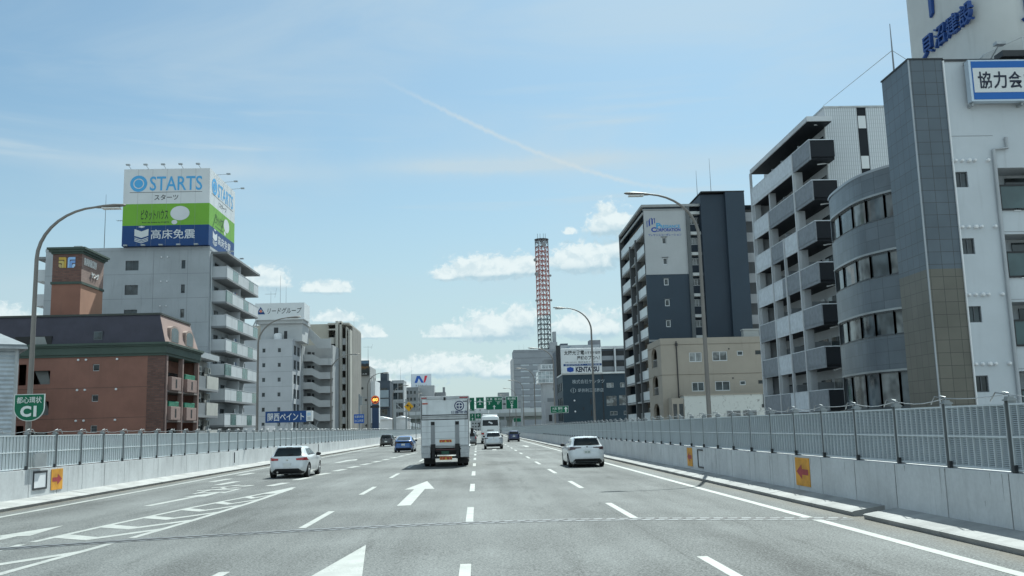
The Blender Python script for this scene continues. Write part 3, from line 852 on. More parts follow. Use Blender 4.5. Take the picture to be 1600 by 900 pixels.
def car(name, label, cat, loc, S, paintm, rz=0., glass=None, plate='', wheels=(.78, 3.42, .315, .205), rear=None, sidewin=(), lights=(), trim=(), lowtrim=None, spoiler=None, mirrors=(2.75, .98), emblem=None, plate_z=.72, fin=True, exhaust=(), extras=None, light_m=None, group='cars on the expressway', ws=None, windows=True):
    T = thing(name, (0, 0, 0), label, cat, group)
    sh = Shell(S)
    body = sh.mesh().build('body', [paintm, BLACK], T, smooth=True)
    # wheel arches are cut out of the skin
    cut = MB(); y1, y2, r, w = wheels
    wm = sh.fw(.4)
    for yy in (y1, y2):
        for sg in (-1, 1): cut.lathe((sg * (wm - .26), yy, r * 1.02), (sg, 0, 0), [(0, r + .045), (.6, r + .045)], 28)
    co = cut.build('arch_cutter', BLACK); co.data.materials.clear(); co.data.materials.append(BLACK)
    md = body.modifiers.new('arches', 'BOOLEAN'); md.operation = 'DIFFERENCE'; md.object = co; md.solver = 'EXACT'; md.material_mode = 'TRANSFER'
    bpy.context.view_layer.update()
    me = bpy.data.meshes.new_from_object(body.evaluated_get(bpy.context.evaluated_depsgraph_get()))
    body.modifiers.clear(); old = body.data; body.data = me; bpy.data.meshes.remove(old)
    me.set_sharp_from_angle(angle=R(38))
    bpy.data.objects.remove(co)
    for yy in (y1, y2):
        for sg in (-1, 1): wheel(T, sg * (wm - w / 2 - .015), yy, r, w, sg)
    if rear:
        (x0, zb), (x1, zt) = rear                                # half widths and heights of the rear window
        m = .028
        rw = sh.patch(sh.rear, (-x0, zb), (x0, zb), (x1, zt), (-x1, zt), .007, 16, 8).build('rear_window', CARGLASS, T)
        rr = MB(); rr = sh.patch(sh.rear, (-x0 - m, zb - m), (x0 + m, zb - m), (x1 + m, zt + m), (-x1 - m, zt + m), .004, 16, 8)
        rr.build('window_seal', BLACK, rw)
        a = sh.rear(-.02, zb + .02, .03); b = sh.rear(.24, zb + (zt - zb) * .30, .022)
        q = MB(); q.bar(a, b, .018, .014); q.build('wiper', BLACK, rw)
    for sg in (-1, 1):
        for (a0, a1, b1, b0, zb, zt) in sidewin:
            f = lambda y, z, o, sg=sg: sh.side(sg, y, z, o)
            w_ = sh.patch(f, (a0, zb), (a1, zb), (b1, zt), (b0, zt), .006, 8, 5).build('side_window', CARGLASS, T)
        if mirrors:
            y, z = mirrors; p = Vector(sh.side(sg, y, z)); q = MB()
            c = p + Vector((sg * .135, -.01, .02))
            pr = [(-.09, .045), (-.075, .085), (-.01, .10), (.06, .085), (.09, .04)]
            q.lathe(c, (0, 1, 0), [(d * .8, r_) for d, r_ in pr], 14); q.v = [(v[0] * 1.0 + (v[0] - c.x) * .25, v[1], c.z + (v[2] - c.z) * .85) for v in q.v]
            q.bar(p + Vector((-sg * .02, 0, -.03)), c + Vector((-sg * .04, 0, -.04)), .05, .035)
            q.build('side_mirror', BLACK, T, smooth=True)
        for (pts, kind) in lights:
            P = [(sg * a, b) for a, b in pts]
            sh.patch(sh.rear, *P, .010, 10, 4).build('tail_light', {'r': REDL, 'd': SMOKEL}[kind], T)
    if windows and ws:
        (x0, zb), (x1, zt) = ws
        sh.patch(sh.front, (-x0, zb), (x0, zb), (x1, zt), (-x1, zt), .006, 16, 8).build('windshield', CARGLASS, T)
    if lowtrim:
        for (x0, x1, za, zb) in lowtrim: sh.patch(sh.rear, (-x0, za), (x0, za), (x1, zb), (-x1, zb), .008, 18, 4).build('bumper_trim', BLACK, T)
    for (fn, pts, m, nm) in trim: sh.patch(getattr(sh, fn), *pts, .009, 14, 3).build(nm, m, T)
    p = sh.rear(0, plate_z, .012); q = MB(); q.box(-.165, .165, p[1] - .012, p[1] + .004, plate_z - .083, plate_z + .083)
    pl = q.build('licence_plate', PLATE, T, bevel=.004)
    if plate: text(pl, plate, (-.125, p[1] - .0125, plate_z - .06), (1, 0, 0), .25, .075, mat('plate_green', (.02, .12, .05), .5, var=0), bold=.01, off=.003)
    if emblem:
        p = sh.rear(0, emblem, .012); q = MB(); q.lathe(p, (0, 1, 0), [(-.012, .03), (-.008, .042), (.01, .042)], 18); q.build('emblem', CHROME, T)
    if spoiler:
        y, z, hw, d = spoiler; q = MB(); q.prism([(-hw, 0), (hw, 0), (hw * .96, .045), (-hw * .96, .045)], (0, y, z), (1, 0, 0), (0, .25, .97), (0, 1, .12), d); q.build('roof_spoiler', paintm, T, bevel=.012)
        q = MB(); q.box(-.13, .13, y - .004, y + .01, z + .008, z + .03); q.build('high_brake_light', SMOKEL, T)
    if fin:
        zt = S[-1][0]; yc = S[-1][1] + .18; q = MB(); q.prism([(0, -.03), (.16, -.03), (.03, .06), (.0, .055)], (-.012, yc, zt), (0, 1, 0), (0, 0, 1), (1, 0, 0), .024); q.build('antenna_fin', paintm, T)
    for (x, z) in exhaust:
        q = MB(); q.lathe((x, .03, z), (0, 1, 0), [(0, .036), (.0, .042), (.25, .042)], 16); q.build('exhaust_pipe', CHROME, T)
    # underbody so that daylight shows only beneath the floor
    q = MB(); q.box(-wm + .28, wm - .28, .25, S[0][2] - .3, S[0][0] - .03, S[0][0] + .1); q.build('underbody', BLACK, T)
    if extras: extras(T, sh)
    T.location = loc; T.rotation_euler = (0, 0, rz)
    return T

WHITEP = paint('white_car_paint', (.66, .68, .695))
SILVERP = paint('silver_car_paint', (.52, .54, .55), .35)
BLUEP = paint('bright_blue_paint', (.006, .085, .30), .2)
NAVYP = paint('deep_blue_paint', (.004, .018, .10), .2)
BLACKP = paint('black_car_paint', (.012, .013, .015), .1)
GREYP = paint('grey_car_paint', (.16, .17, .18), .4)

# --- white hatchback, exit lane (sporty, red lamps, black diffuser)
HATCH = [(.19, .10, 4.18, .78, 6), (.30, .03, 4.27, .85, 6), (.46, .0, 4.30, .872, 6), (.62, .03, 4.29, .880, 6), (.74, .045, 4.22, .883, 6), (.84, .06, 4.02, .872, 6.2),
         (.92, .085, 3.5, .842, 6.5), (.98, .13, 3.12, .79, 6.5), (1.06, .22, 2.90, .73, 6.5), (1.18, .34, 2.62, .675, 6.2), (1.30, .47, 2.25, .61, 6), (1.365, .56, 1.98, .545, 5.5), (1.395, .72, 1.72, .44, 5), (1.405, .95, 1.5, .30, 4)]
car('white_hatchback', 'white hatchback with red tail lights and black diffuser in the exit lane', 'car', (-8.49, 42.5, 0), HATCH, WHITEP, rz=R(-.5),
    wheels=(.72, 3.40, .315, .215), rear=((.60, .985), (.53, 1.285)), sidewin=[(.78, 1.55, 1.5, .92, .985, 1.27), (1.62, 2.62, 2.18, 1.57, .985, 1.28)],
    lights=[([(.40, .775), (.855, .765), (.80, .905), (.38, .86)], 'r')], lowtrim=[(.80, .70, .20, .30), (.66, .50, .30, .42)], trim=[('rear', [(-.16, .56), (.16, .56), (.18, .66), (-.18, .66)], mat('plate_recess', (.30, .31, .32), .5), 'plate_recess')],
    spoiler=(.46, 1.325, .55, .2), mirrors=(2.72, .97), emblem=.80, plate_z=.58, exhaust=((-.42, .27),), ws=((.70, 1.0), (.55, 1.33)))

# --- white estate, right lane
WAG = [(.17, .11, 4.36, .79, 6), (.28, .03, 4.44, .86, 6), (.45, .0, 4.47, .878, 6), (.62, .03, 4.46, .885, 6), (.76, .05, 4.38, .885, 6), (.86, .07, 4.1, .875, 6.2),
       (.94, .10, 3.6, .845, 6.5), (1.0, .145, 3.22, .795, 6.5), (1.08, .22, 3.0, .745, 6.5), (1.20, .32, 2.72, .69, 6.2), (1.33, .45, 2.38, .625, 6), (1.40, .55, 2.08, .56, 5.5), (1.435, .72, 1.8, .46, 5), (1.45, .95, 1.55, .32, 4)]
car('white_estate_car', 'white estate car with smoked tail lights in the right hand lane', 'car', (5.20, 44.9, 0), WAG, WHITEP, rz=R(.4), plate='25-94',
    wheels=(.80, 3.44, .315, .20), rear=((.60, 1.05), (.53, 1.315)), sidewin=[(.58, 1.0, 1.0, .78, 1.04, 1.24), (1.06, 1.78, 1.74, 1.06, 1.005, 1.32), (1.85, 2.82, 2.36, 1.82, 1.005, 1.33)],
    lights=[([(.56, .845), (.868, .80), (.838, .975), (.56, .955)], 'd'), ([(.28, .91), (.56, .885), (.56, .95), (.28, .945)], 'd')], lowtrim=[(.80, .58, .18, .40)],
    trim=[('rear', [(-.52, .24), (.52, .24), (.48, .275), (-.48, .275)], CHROME, 'bumper_moulding'), ('rear', [(-.46, .905), (.46, .905), (.46, .925), (-.46, .925)], CHROME, 'tailgate_moulding')],
    spoiler=(.44, 1.355, .57, .22), mirrors=(2.85, 1.0), emblem=.965, plate_z=.735, ws=((.72, 1.03), (.57, 1.37)))

# --- silver crossover beyond the coach's tail
SUV = [(.26, .12, 4.55, .82, 6), (.40, .03, 4.66, .90, 6), (.60, .0, 4.70, .918, 6), (.80, .04, 4.66, .92, 6), (.94, .07, 4.5, .915, 6), (1.02, .10, 4.1, .89, 6.2),
       (1.10, .15, 3.5, .84, 6.5), (1.18, .24, 3.2, .785, 6.5), (1.32, .42, 2.9, .72, 6.2), (1.48, .60, 2.5, .65, 6), (1.56, .70, 2.2, .59, 5.5), (1.60, .90, 1.9, .48, 5), (1.62, 1.1, 1.6, .34, 4)]
car('silver_crossover', 'silver crossover close behind the white coach', 'car', (1.49, 89, 0), SUV, SILVERP, wheels=(.85, 3.6, .36, .225), rear=((.64, 1.17), (.56, 1.46)),
    sidewin=[(.7, 1.15, 1.1, .92, 1.2, 1.42), (1.2, 1.95, 1.9, 1.18, 1.17, 1.5), (2.02, 3.0, 2.5, 1.97, 1.17, 1.5)], lights=[([(.50, 1.0), (.905, .96), (.875, 1.09), (.50, 1.06)], 'd')],
    lowtrim=[(.84, .72, .28, .48)], spoiler=(.60, 1.5, .6, .22), mirrors=(3.0, 1.17), emblem=1.04, plate_z=.88, ws=((.76, 1.2), (.6, 1.52)))

# --- bright blue liftback
PRIUS = [(.17, .12, 4.36, .78, 6), (.28, .04, 4.5, .85, 6), (.45, .0, 4.54, .875, 6), (.65, .03, 4.5, .88, 6), (.80, .05, 4.3, .875, 6), (.92, .08, 3.8, .85, 6.2), (1.0, .12, 3.4, .81, 6.5), (1.06, .22, 3.2, .77, 6.5),
         (1.14, .50, 3.0, .73, 6.2), (1.26, .95, 2.72, .68, 6), (1.38, 1.45, 2.4, .61, 5.5), (1.44, 1.75, 2.2, .52, 5), (1.47, 1.9, 2.1, .4, 4)]
car('blue_liftback', 'bright blue liftback in the lane left of the box truck', 'car', (-6.76, 86, 0), PRIUS, BLUEP, rz=R(-1.2), wheels=(.80, 3.5, .315, .20), rear=((.60, 1.09), (.52, 1.36)),
    sidewin=[(1.15, 1.95, 1.9, 1.55, 1.04, 1.33), (2.02, 3.0, 2.52, 1.97, 1.04, 1.35)], lights=[([(.70, .62), (.86, .60), (.80, 1.0), (.55, 1.0)], 'd')],
    lowtrim=[(.78, .66, .20, .40)], trim=[('rear', [(-.62, .82), (.62, .82), (.62, .99), (-.62, .99)], CARGLASS, 'lower_rear_glass')], mirrors=(2.9, 1.0), plate_z=.70, fin=False, ws=((.72, 1.08), (.56, 1.4)))

# --- black tall wagon and deep blue small car
KEI = [(.20, .10, 3.9, .74, 6), (.32, .03, 3.96, .81, 6), (.50, .0, 4.0, .835, 6), (.80, .03, 3.95, .84, 6), (.95, .05, 3.6, .83, 6), (1.03, .08, 3.2, .79, 6.2), (1.12, .12, 3.0, .745, 6.5), (1.30, .22, 2.75, .69, 6.2), (1.44, .32, 2.4, .63, 6), (1.50, .42, 2.1, .56, 5.5), (1.53, .6, 1.9, .45, 5), (1.54, .85, 1.6, .3, 4)]
kw = dict(wheels=(.62, 3.15, .30, .19), rear=((.60, 1.08), (.54, 1.39)), sidewin=[(.45, .85, .82, .6, 1.08, 1.34), (.95, 1.68, 1.64, .93, 1.07, 1.4), (1.75, 2.75, 2.35, 1.72, 1.07, 1.41)], lowtrim=[(.72, .66, .22, .36)], spoiler=(.33, 1.43, .56, .18), mirrors=(2.7, 1.07), emblem=.98, ws=((.70, 1.12), (.58, 1.44)))
car('black_wagon', 'small black wagon near the left barrier, farther off than the bright blue liftback', 'car', (-11.75, 121.5, 0), KEI, BLACKP, rz=R(-2), lights=[([(.66, .80), (.825, .78), (.775, 1.05), (.66, 1.05)], 'd')], plate_z=.62, **kw)
car('dark_blue_compact', 'deep blue compact car in the right lane far ahead', 'car', (5.05, 131.5, 0), KEI, NAVYP, lights=[([(.62, .84), (.825, .80), (.80, .98), (.62, .96)], 'd')], plate_z=.78, **kw)
# --- farther traffic seen between truck and coach
kw2 = dict(kw, mirrors=(2.7, 1.07))
car('grey_compact', 'grey compact car partly hidden beyond the right edge of the box truck', 'car', (-.95, 112, 0), KEI, GREYP, lights=[([(.66, .80), (.825, .78), (.775, 1.05), (.66, 1.05)], 'r')], plate_z=.7, **kw2)
car('pale_crossover', 'pale crossover in the gap left of the coach, beyond the grey compact', 'car', (-1.3, 165, 0), SUV, SILVERP, wheels=(.85, 3.6, .36, .225), rear=((.64, 1.17), (.56, 1.46)), lights=[([(.50, 1.0), (.905, .96), (.875, 1.09), (.50, 1.06)], 'r')], lowtrim=[(.84, .72, .28, .48)], mirrors=(3., 1.17), plate_z=.88, ws=((.76, 1.2), (.6, 1.52)))
car('black_estate_car', 'tiny dark estate car deep in the gap left of the coach', 'car', (-1.5, 215, 0), WAG, BLACKP, wheels=(.8, 3.44, .315, .2), rear=((.60, 1.05), (.53, 1.315)), lights=[([(.58, .86), (.868, .83), (.835, .965), (.58, .945)], 'r')], mirrors=(2.85, 1.), plate_z=.735, ws=((.72, 1.03), (.57, 1.37)))
car('white_distant_hatchback', 'tiny white hatchback at the far end of the gap left of the coach', 'car', (-1.2, 275, 0), HATCH, WHITEP, wheels=(.72, 3.40, .315, .215), rear=((.60, .985), (.53, 1.285)), lights=[([(.40, .775), (.855, .765), (.80, .905), (.38, .86)], 'r')], mirrors=(2.72, .97), plate_z=.58, ws=((.70, 1.0), (.55, 1.33)))

# --- box truck with a folded tail lift
def truck():
    T = thing('box_truck', (-1.735, 50.4, 0), 'white box truck with a folded tail lift and a blue ringed cross emblem', 'truck')
    ROOT[T] = Vector((0, 0, 0))
    BOX = mat('truck_panel_white', (.64, .66, .67), .45, var=.08, scale=1.2, streak=.45, coat=.2)
    ALU = mat('worn_aluminium', (.46, .47, .48), .42, metal=.6, var=.12, scale=2.5, streak=.3)
    GRY = mat('lift_grey', (.27, .28, .29), .5, metal=.3, var=.12)
    hw = 1.28
    q = MB(); q.box(-hw + .02, hw - .02, .06, 6.3, .98, 3.66); body = q.build('cargo_box', BOX, T, bevel=.03)
    q = MB()
    q.box(-hw, hw, .0, .14, 3.56, 3.72); q.box(-hw, -hw + .06, 0., .12, .98, 3.558); q.box(hw - .06, hw, 0, .12, .98, 3.558)
    for sg in (-1, 1): q.box(sg * hw - .03, sg * hw + .03, .145, 6.3, 3.60, 3.70); q.box(sg * hw - .03, sg * hw + .03, .125, 6.3, .95, 1.06)
    q.build('corner_rails', ALU, T, bevel=.012)
    q = MB(); q.box(-hw + .07, hw - .07, .02, .058, 2.745, 3.55); up = q.build('upper_door', BOX, T, bevel=.008)
    q = MB(); q.box(-hw + .065, hw - .065, -.05, .057, 2.64, 2.70); q.box(-hw + .07, hw - .07, .01, .055, 2.50, 2.635); q.build('door_sill', ALU, T, bevel=.008)
    q = MB(); q.box(-hw + .07, hw - .07, .0, .05, 2.705, 2.74); q.box(-hw + .07, hw - .07, .0, .05, 2.465, 2.495); q.split('shadow_gap', BLACK, T)
    q = MB(); q.box(-1.235, 1.235, -.06, .045, 1.13, 2.46); lift = q.build('tail_lift', BOX, T, bevel=.012)
    q = MB()
    for zz in (1.48, 1.82, 2.12): q.box(-1.22, 1.22, -.064, -.0605, zz, zz + .012)
    q.split('panel_groove', mat('groove_grey', (.25, .26, .27), .7), lift)
    q = MB()
    for k in range(14): q.box(-1.15 + k * .175, -1.13 + k * .175, .012, .019, 3.47, 3.49)
    q.build('rivets', ALU, up)
    q = MB()
    for x in (-1.245, 1.225): q.box(x, x + .02, -.02, .03, 1.2, 3.5)
    q.split('door_seal', BLACK, T)
    q = MB()
    for x in (-.64, .65): q.box(x - .105, x + .105, -.085, -.061, 1.22, 2.19)
    q.split('runner_strip', GRY, lift, bevel=.006)
    q = MB()
    for x in (-.64, .65): q.box(x - .10, x + .10, -.092, -.0615, 2.195, 2.375)
    q.split('runner_stop', BLACK, lift, bevel=.006)
    q = MB(); q.box(-1.23, 1.23, -.075, .04, 1.085, 1.125); q.build('lift_edge', ALU, lift)
    for x in (-.64, .65):
        q = MB(); q.box(x - .12, x + .12, -.14, .3, .84, 1.2); q.box(x - .08, x + .08, -.10, .5, .42, .86); q.bar((x + .16, -.02, .95), (x + .16, .3, .55), .07); q.build('lift_hinge', BLACK, T, bevel=.015)
    q = MB()
    for s0, s1 in ((-1.28, -.78), (.79, 1.28)):
        q.box(s0, s1, -.02, .5, .72, 1.08); q.box(s0 + .015, s1 - .015, -.045, .45, .48, .715)
    q.split('rear_bumper', ALU, T, bevel=.015)
    q = MB(); q.box(-.72, .72, .02, .16, .78, .90); q.box(-1.05, 1.05, .2, 6., .62, .92); q.box(-.7, .72, -.02, .06, .44, .56); q.build('chassis', BLACK, T, bevel=.01)
    q = MB(); q.box(-.52, .55, -.045, -.022, .88, .93); q.build('lift_bar', mat('red_bar', (.10, .05, .05), .6), T)
    # reflective boards: red and yellow slanted stripes
    YEL = mat('reflective_yellow', (.62, .42, .05), .5, var=.1); RED = mat('reflective_red', (.42, .06, .04), .5, var=.1)
    for (x0, x1, z0, z1, y) in ((-.30, .35, 1.28, 1.42, -.066), (-.30, .36, .36, .54, -.03)):
        q = MB(); q.box(x0, x1, y - .012, y, z0, z1); bd = q.build('reflector_board', YEL, T)
        r = MB(); w = (x1 - x0); m = (x0 + x1) / 2; h = z1 - z0
        for sg in (-1, 1):
            for a in ((.10, .30), (.37, .485)):
                p = [(m + sg * w * a[0], z0 + .01), (m + sg * w * a[1], z0 + .01), (m + sg * w * min(.49, a[1] + .06 - .10), z1 - .01), (m + sg * w * max(.0, a[0] - .10), z1 - .01)]
                r.face(*[(a_, y - .015, b_) for a_, b_ in p])
        r.build('stripes', RED, bd, fix=False)
    q = MB(); q.box(-.2, .2, -.035, -.022, .66, .82); q.build('licence_plate', mat('green_plate', (.03, .09, .06), .5), T)
    LAMP = mat('marker_red', (.30, .05, .05), .4)
    q = MB()
    for x0, x1 in ((-1.24, -.95), (.80, 1.25)): q.box(x0, x1, -.012, -.001, 3.60, 3.67)
    q.split('marker_strip', LAMP, T)
    q = MB(); q.box(-1.19, -.90, .008, .019, 3.30, 3.38); q.build('warning_sticker', mat('sticker_red', (.42, .12, .09), .6), T)
    q = MB(); q.box(.97, 1.2, .008, .019, 3.40, 3.445); q.build('dark_sticker', mat('sticker_dark', (.03, .035, .06), .6), T)
    q = MB(); q.box(-.05, .06, -.06, -.001, 3.50, 3.66); q.build('rear_camera', BLACK, T, bevel=.01)
    # emblem: dark ring, four quarter discs leaving a pale cross
    INK = mat('emblem_navy', (.012, .02, .10), .5, var=0.)
    q = MB(); c = (.78, .012, 3.19); n = 40
    for k in range(n):
        a, b = 2 * math.pi * k / n, 2 * math.pi * (k + 1) / n
        q.face(*[(c[0] + r_ * math.cos(t), c[1], c[2] + r_ * math.sin(t)) for t, r_ in ((a, .215), (a, .262), (b, .262), (b, .215))])
    for k in range(4):
        t0 = k * math.pi / 2; g = .028; pts = []
        for i in range(9):
            t = t0 + math.pi / 2 * i / 8; pts.append((math.cos(t) * .155, math.sin(t) * .155))
        sx, sz = math.copysign(1, math.cos(t0 + .7)), math.copysign(1, math.sin(t0 + .7))
        pts = [(max(g, abs(a)) * sx, max(g, abs(b)) * sz) for a, b in pts]
        q.face((c[0] + g * sx, c[1], c[2] + g * sz), *[(c[0] + a, c[1], c[2] + b) for a, b in pts])
    q.build('emblem', INK, up, fix=False)
    text(up, '日藤物流', (.36, .02, 2.775), (1, 0, 0), .84, .155, INK, bold=.008, off=.01)
    # wheels, mudguards, cab
    for yy in (1.75, 6.9):
        for sg in (-1, 1):
            wheel(T, sg * 1.06, yy, .42, .27, sg, 8)
            if yy < 3: wheel(T, sg * .74, yy, .42, .25, -sg, 8)
    q = MB()
    for sg in (-1, 1): q.box(sg * .62, sg * 1.2, 1.15, 1.17, .12, .62)
    q.split('mud_flap', BLACK, T)
    q = MB(); q.box(-1.12, 1.12, 6.5, 8.1, .55, 2.55); cab = q.build('cab', paint('cab_white', (.70, .71, .72)), T, bevel=.14)
    q = MB(); q.box(-1.0, 1.0, 8.08, 8.11, 1.45, 2.25); q.build('windshield', CARGLASS, T)
    for sg in (-1, 1):
        q = MB(); q.box(sg * 1.115, sg * 1.125, 6.8, 7.7, 1.45, 2.2); q.build('side_window', CARGLASS, T)
        q = MB(); q.box(sg * 1.3, sg * 1.48, 8.0, 8.08, 1.5, 2.0); q.bar((sg * 1.1, 8.0, 2.0), (sg * 1.38, 8.04, 2.0), .03); q.build('side_mirror', BLACK, T, bevel=.02)
        q = MB(); q.box(sg * 1.14, sg * 1.17, 2.6, 5.9, .5, .9); q.build('side_guard', ALU, T)
    T.location = (-1.735, 50.4, 0)
truck()

# --- coach
def coach():
    T = thing('coach', (0, 0, 0), 'white coach with a wide dark rear window ahead of the silver crossover', 'bus')
    WB = paint('coach_white', (.70, .71, .70))
    L = [(.35, .05, 9.0, 1.16, 14), (.5, .02, 9.02, 1.22, 14), (1.2, .0, 9.02, 1.235, 14), (2.3, .05, 9.0, 1.235, 14), (3.0, .12, 8.9, 1.20, 13), (3.3, .18, 8.8, 1.15, 12), (3.5, .3, 8.6, 1.05, 10), (3.58, .5, 8.3, .9, 8), (3.62, .9, 8., .7, 6)]
    sh = Shell(L)
    sh.mesh(40, 96).build('body', WB, T, smooth=True)
    sh.patch(sh.rear, (-1.0, 2.28), (1.0, 2.28), (.97, 3.02), (-.97, 3.02), .01, 16, 6).build('rear_window', CARGLASS, T)
    q = MB()
    for (x, z, r_) in ((-.12, 2.72, .12), (.08, 2.64, .13), (.2, 2.58, .11)): q.lathe(sh.rear(x, z, .015), (0, -1, 0), [(0, r_), (.004, r_ * .9)], 10)
    q.build('window_sticker', WHITE, T)
    q = MB(); q.box(-.42, .42, -.03, .0, 1.68, 1.76); q.build('rear_vent', BLACK, T)
    for sg in (-1, 1):
        sh.patch(sh.rear, (sg * .80, 1.18), (sg * 1.2, 1.18), (sg * 1.2, 1.42), (sg * .8, 1.42), .012, 8, 3).build('tail_light', REDL, T)
        f = lambda y, z, o, sg=sg: sh.side(sg, y, z, o)
        for k in range(6): sh.patch(f, (.5 + k * 1.35, 2.1), (1.75 + k * 1.35, 2.1), (1.75 + k * 1.35, 2.95), (.5 + k * 1.35, 2.95), .01, 4, 3).build('side_window', CARGLASS, T)
        for yy in (2.3, 7.2): wheel(T, sg * 1.08, yy, .46, .28, sg, 8)
        q = MB(); q.box(sg * 1.32, sg * 1.5, 8.9, 9.05, 2.2, 2.75); q.bar((sg * 1.1, 8.9, 2.85), (sg * 1.42, 9., 2.8), .04); q.build('side_mirror', BLACK, T, bevel=.03)
    q = MB(); q.box(-1.1, 1.1, -.06, .03, .42, .72); q.build('bumper', mat('bumper_dark', (.03, .03, .032), .5), T, bevel=.03)
    q = MB(); q.box(-1.0, 1.0, 2.0, 5.2, 3.58, 3.80); q.build('roof_air_conditioner', WB, T, bevel=.09)
    q = MB(); q.box(-.2, .2, -.03, -.005, .82, 1.0); q.build('licence_plate', mat('green_plate', (.03, .09, .06), .5), T)
    q = MB(); q.box(-1., 1., .3, 8.6, .2, .45); q.build('underbody', BLACK, T)
    T.location = (1.66, 122, 0)
coach()
# ------------------------------------------------------------------ buildings on the left
def shell(mb, x0, x1, y0, y1, z1, front=None, left=None, right=None, z0=GROUND):
    """box building; front faces the camera (-y), right faces +x, left faces -x; given Walls carry the openings"""
    for w, a, b, c, d in ((front, (x0, y0), (x1, y0), 0, 0), (right, (x1, y0), (x1, y1), 0, 0), (left, (x0, y1), (x0, y0), 0, 0)):
        if w: w.add(mb)
        else: mb.face((*a, z0), (*b, z0), (*b, z1), (*a, z1))
    mb.face((x1, y1, z0), (x0, y1, z0), (x0, y1, z1), (x1, y1, z1)); mb.face((x0, y0, z1), (x1, y0, z1), (x1, y1, z1), (x0, y1, z1))
def FRONT(x0, x1, y, z1, d=.16): return Wall((x0, y), (1, 0), x1 - x0, GROUND, z1, d)
def RIGHT(x, y0, y1, z1, d=.16): return Wall((x, y0), (0, 1), y1 - y0, GROUND, z1, d)
def LEFT(x, y0, y1, z1, d=.16): return Wall((x, y1), (0, -1), y1 - y0, GROUND, z1, d)      # u runs from the far end towards the camera
def parapet(mb, x0, x1, y0, y1, z, h=.25, t=.2, o=.04):
    for a in ((x0 - o, x1 + o, y0 - o, y0 + t), (x0 - o, x1 + o, y1 - t, y1 + o), (x0 - o, x0 + t, y0 + t, y1 - t), (x1 - t, x1 + o, y0 + t, y1 - t)): mb.box(*a, z - .06, z + h)

def antenna(parent, x, y, z, h, yagi=False, name='antenna'):
    q = MB(); q.tube([(x, y, z), (x, y, z + h * .55), (x, y, z + h)], [.05, .035, .018], 6)
    if yagi:
        q.bar((x - 1.1, y, z + h * .92), (x + 1.0, y, z + h * .92), .04)
        for k in range(9): q.bar((x - 1.1 + k * .26, y - .35, z + h * .92), (x - 1.1 + k * .26, y + .35, z + h * .92), .025)
        q.bar((x + .75, y, z + h * .8), (x + 1.1, y, z + h * 1.1), .03)
    return q.build(name, mat('antenna_metal', (.22, .23, .24), .5, metal=.5, var=0), parent)

# 1 corrugated shed
T = thing('metal_shed', (-44, 72, GROUND), 'silver corrugated shed with an overhanging eave at the left edge', 'shed')
CORR = mat('corrugated_silver', (.40, .44, .47), .45, metal=.25, var=.16, scale=.9, streak=.35)
PA = [(-47.0, 62.0), (-33.75, 70.0), (-42.5, 84.0), (-55.7, 76.0)]
q = MB()
for k in range(4):
    a, b = Vector(PA[k]), Vector(PA[(k + 1) % 4]); n = Vector(((b - a).y, -(b - a).x)).normalized(); o = n * .06; zz = GROUND
    while zz < 8.7:
        q.face((*a, zz), (*b, zz), (*(b + o), zz + .16), (*(a + o), zz + .16)); q.face((*(a + o), zz + .16), (*(b + o), zz + .16), (*b, zz + .32), (*a, zz + .32)); zz += .32
q.build('wall', CORR, T, fix=False)
cx_, cy_ = sum(p[0] for p in PA) / 4, sum(p[1] for p in PA) / 4
EA = [((p[0] - cx_) * 1.07 + cx_, (p[1] - cy_) * 1.07 + cy_) for p in PA]; RG = [((EA[0][0] + EA[3][0]) / 2 + 3.0, (EA[0][1] + EA[3][1]) / 2 + 1.6), ((EA[1][0] + EA[2][0]) / 2 - 2.0, (EA[1][1] + EA[2][1]) / 2 - 1.2)]
q = MB(); zr = 11.2
q.face((*EA[0], 8.95), (*EA[1], 8.95), (*RG[1], zr), (*RG[0], zr)); q.face((*EA[2], 8.95), (*EA[3], 8.95), (*RG[0], zr), (*RG[1], zr)); q.face((*EA[1], 8.95), (*EA[2], 8.95), (*RG[1], zr)); q.face((*EA[3], 8.95), (*EA[0], 8.95), (*RG[0], zr))
for k in range(4):
    a, b = EA[k], EA[(k + 1) % 4]; q.face((*a, 8.62), (*b, 8.62), (*b, 8.952), (*a, 8.952))
q.face(*[(*p, 8.63) for p in EA]); q.build('roof', mat('roof_sheet', (.22, .24, .25), .5, metal=.2, var=.12, scale=2.), T, fix=False)
q = MB(); q.bar((*EA[0], 8.7), (*EA[1], 8.7), .16); q.bar((*EA[1], 8.7), (*EA[2], 8.7), .16); q.build('gutter', STEEL, T)
q = MB(); q.box(-33.85, -33.65, 69.9, 70.1, GROUND, 8.65); q.build('corner_trim', mat('trim_grey', (.35, .37, .38), .4, metal=.4), T)

# 2 terracotta apartment house with mansard
BRK = mat('terracotta_wall', (.245, .125, .095), .85, var=.10, scale=.5, streak=.22, stain=(.07, .05, .045), fine=.05)
BRKT = tile_mat('dark_brick_tile', (.17, .085, .065), (.11, .055, .045), (.10, .075, .065), .42, .16, .02, .8, .5)
SLATE = mat('dark_mansard', (.050, .048, .066), .7, var=.12, scale=.8, streak=.2)
GREEN = mat('green_cornice', (.060, .085, .070), .7, var=.10, streak=.3)
TERRA = mat('salmon_stucco', (.36, .20, .135), .85, var=.08, streak=.3, stain=(.13, .09, .07))
PINK = mat('pinkish_pier', (.26, .185, .165), .8, var=.1, streak=.3)
T = thing('terracotta_apartment_house', (-38, 92, GROUND), 'terracotta apartment house with dark mansard roof and green cornice on the left', 'building')
X0, X1, Y0, Y1 = -50, -28.6, 87, 97.4
f = FRONT(X0, X1, Y0, 9.42)
wins = [f.hole(14.9, 15.5, b, b + .62) for b in (8.1, 5.32, 2.54)]
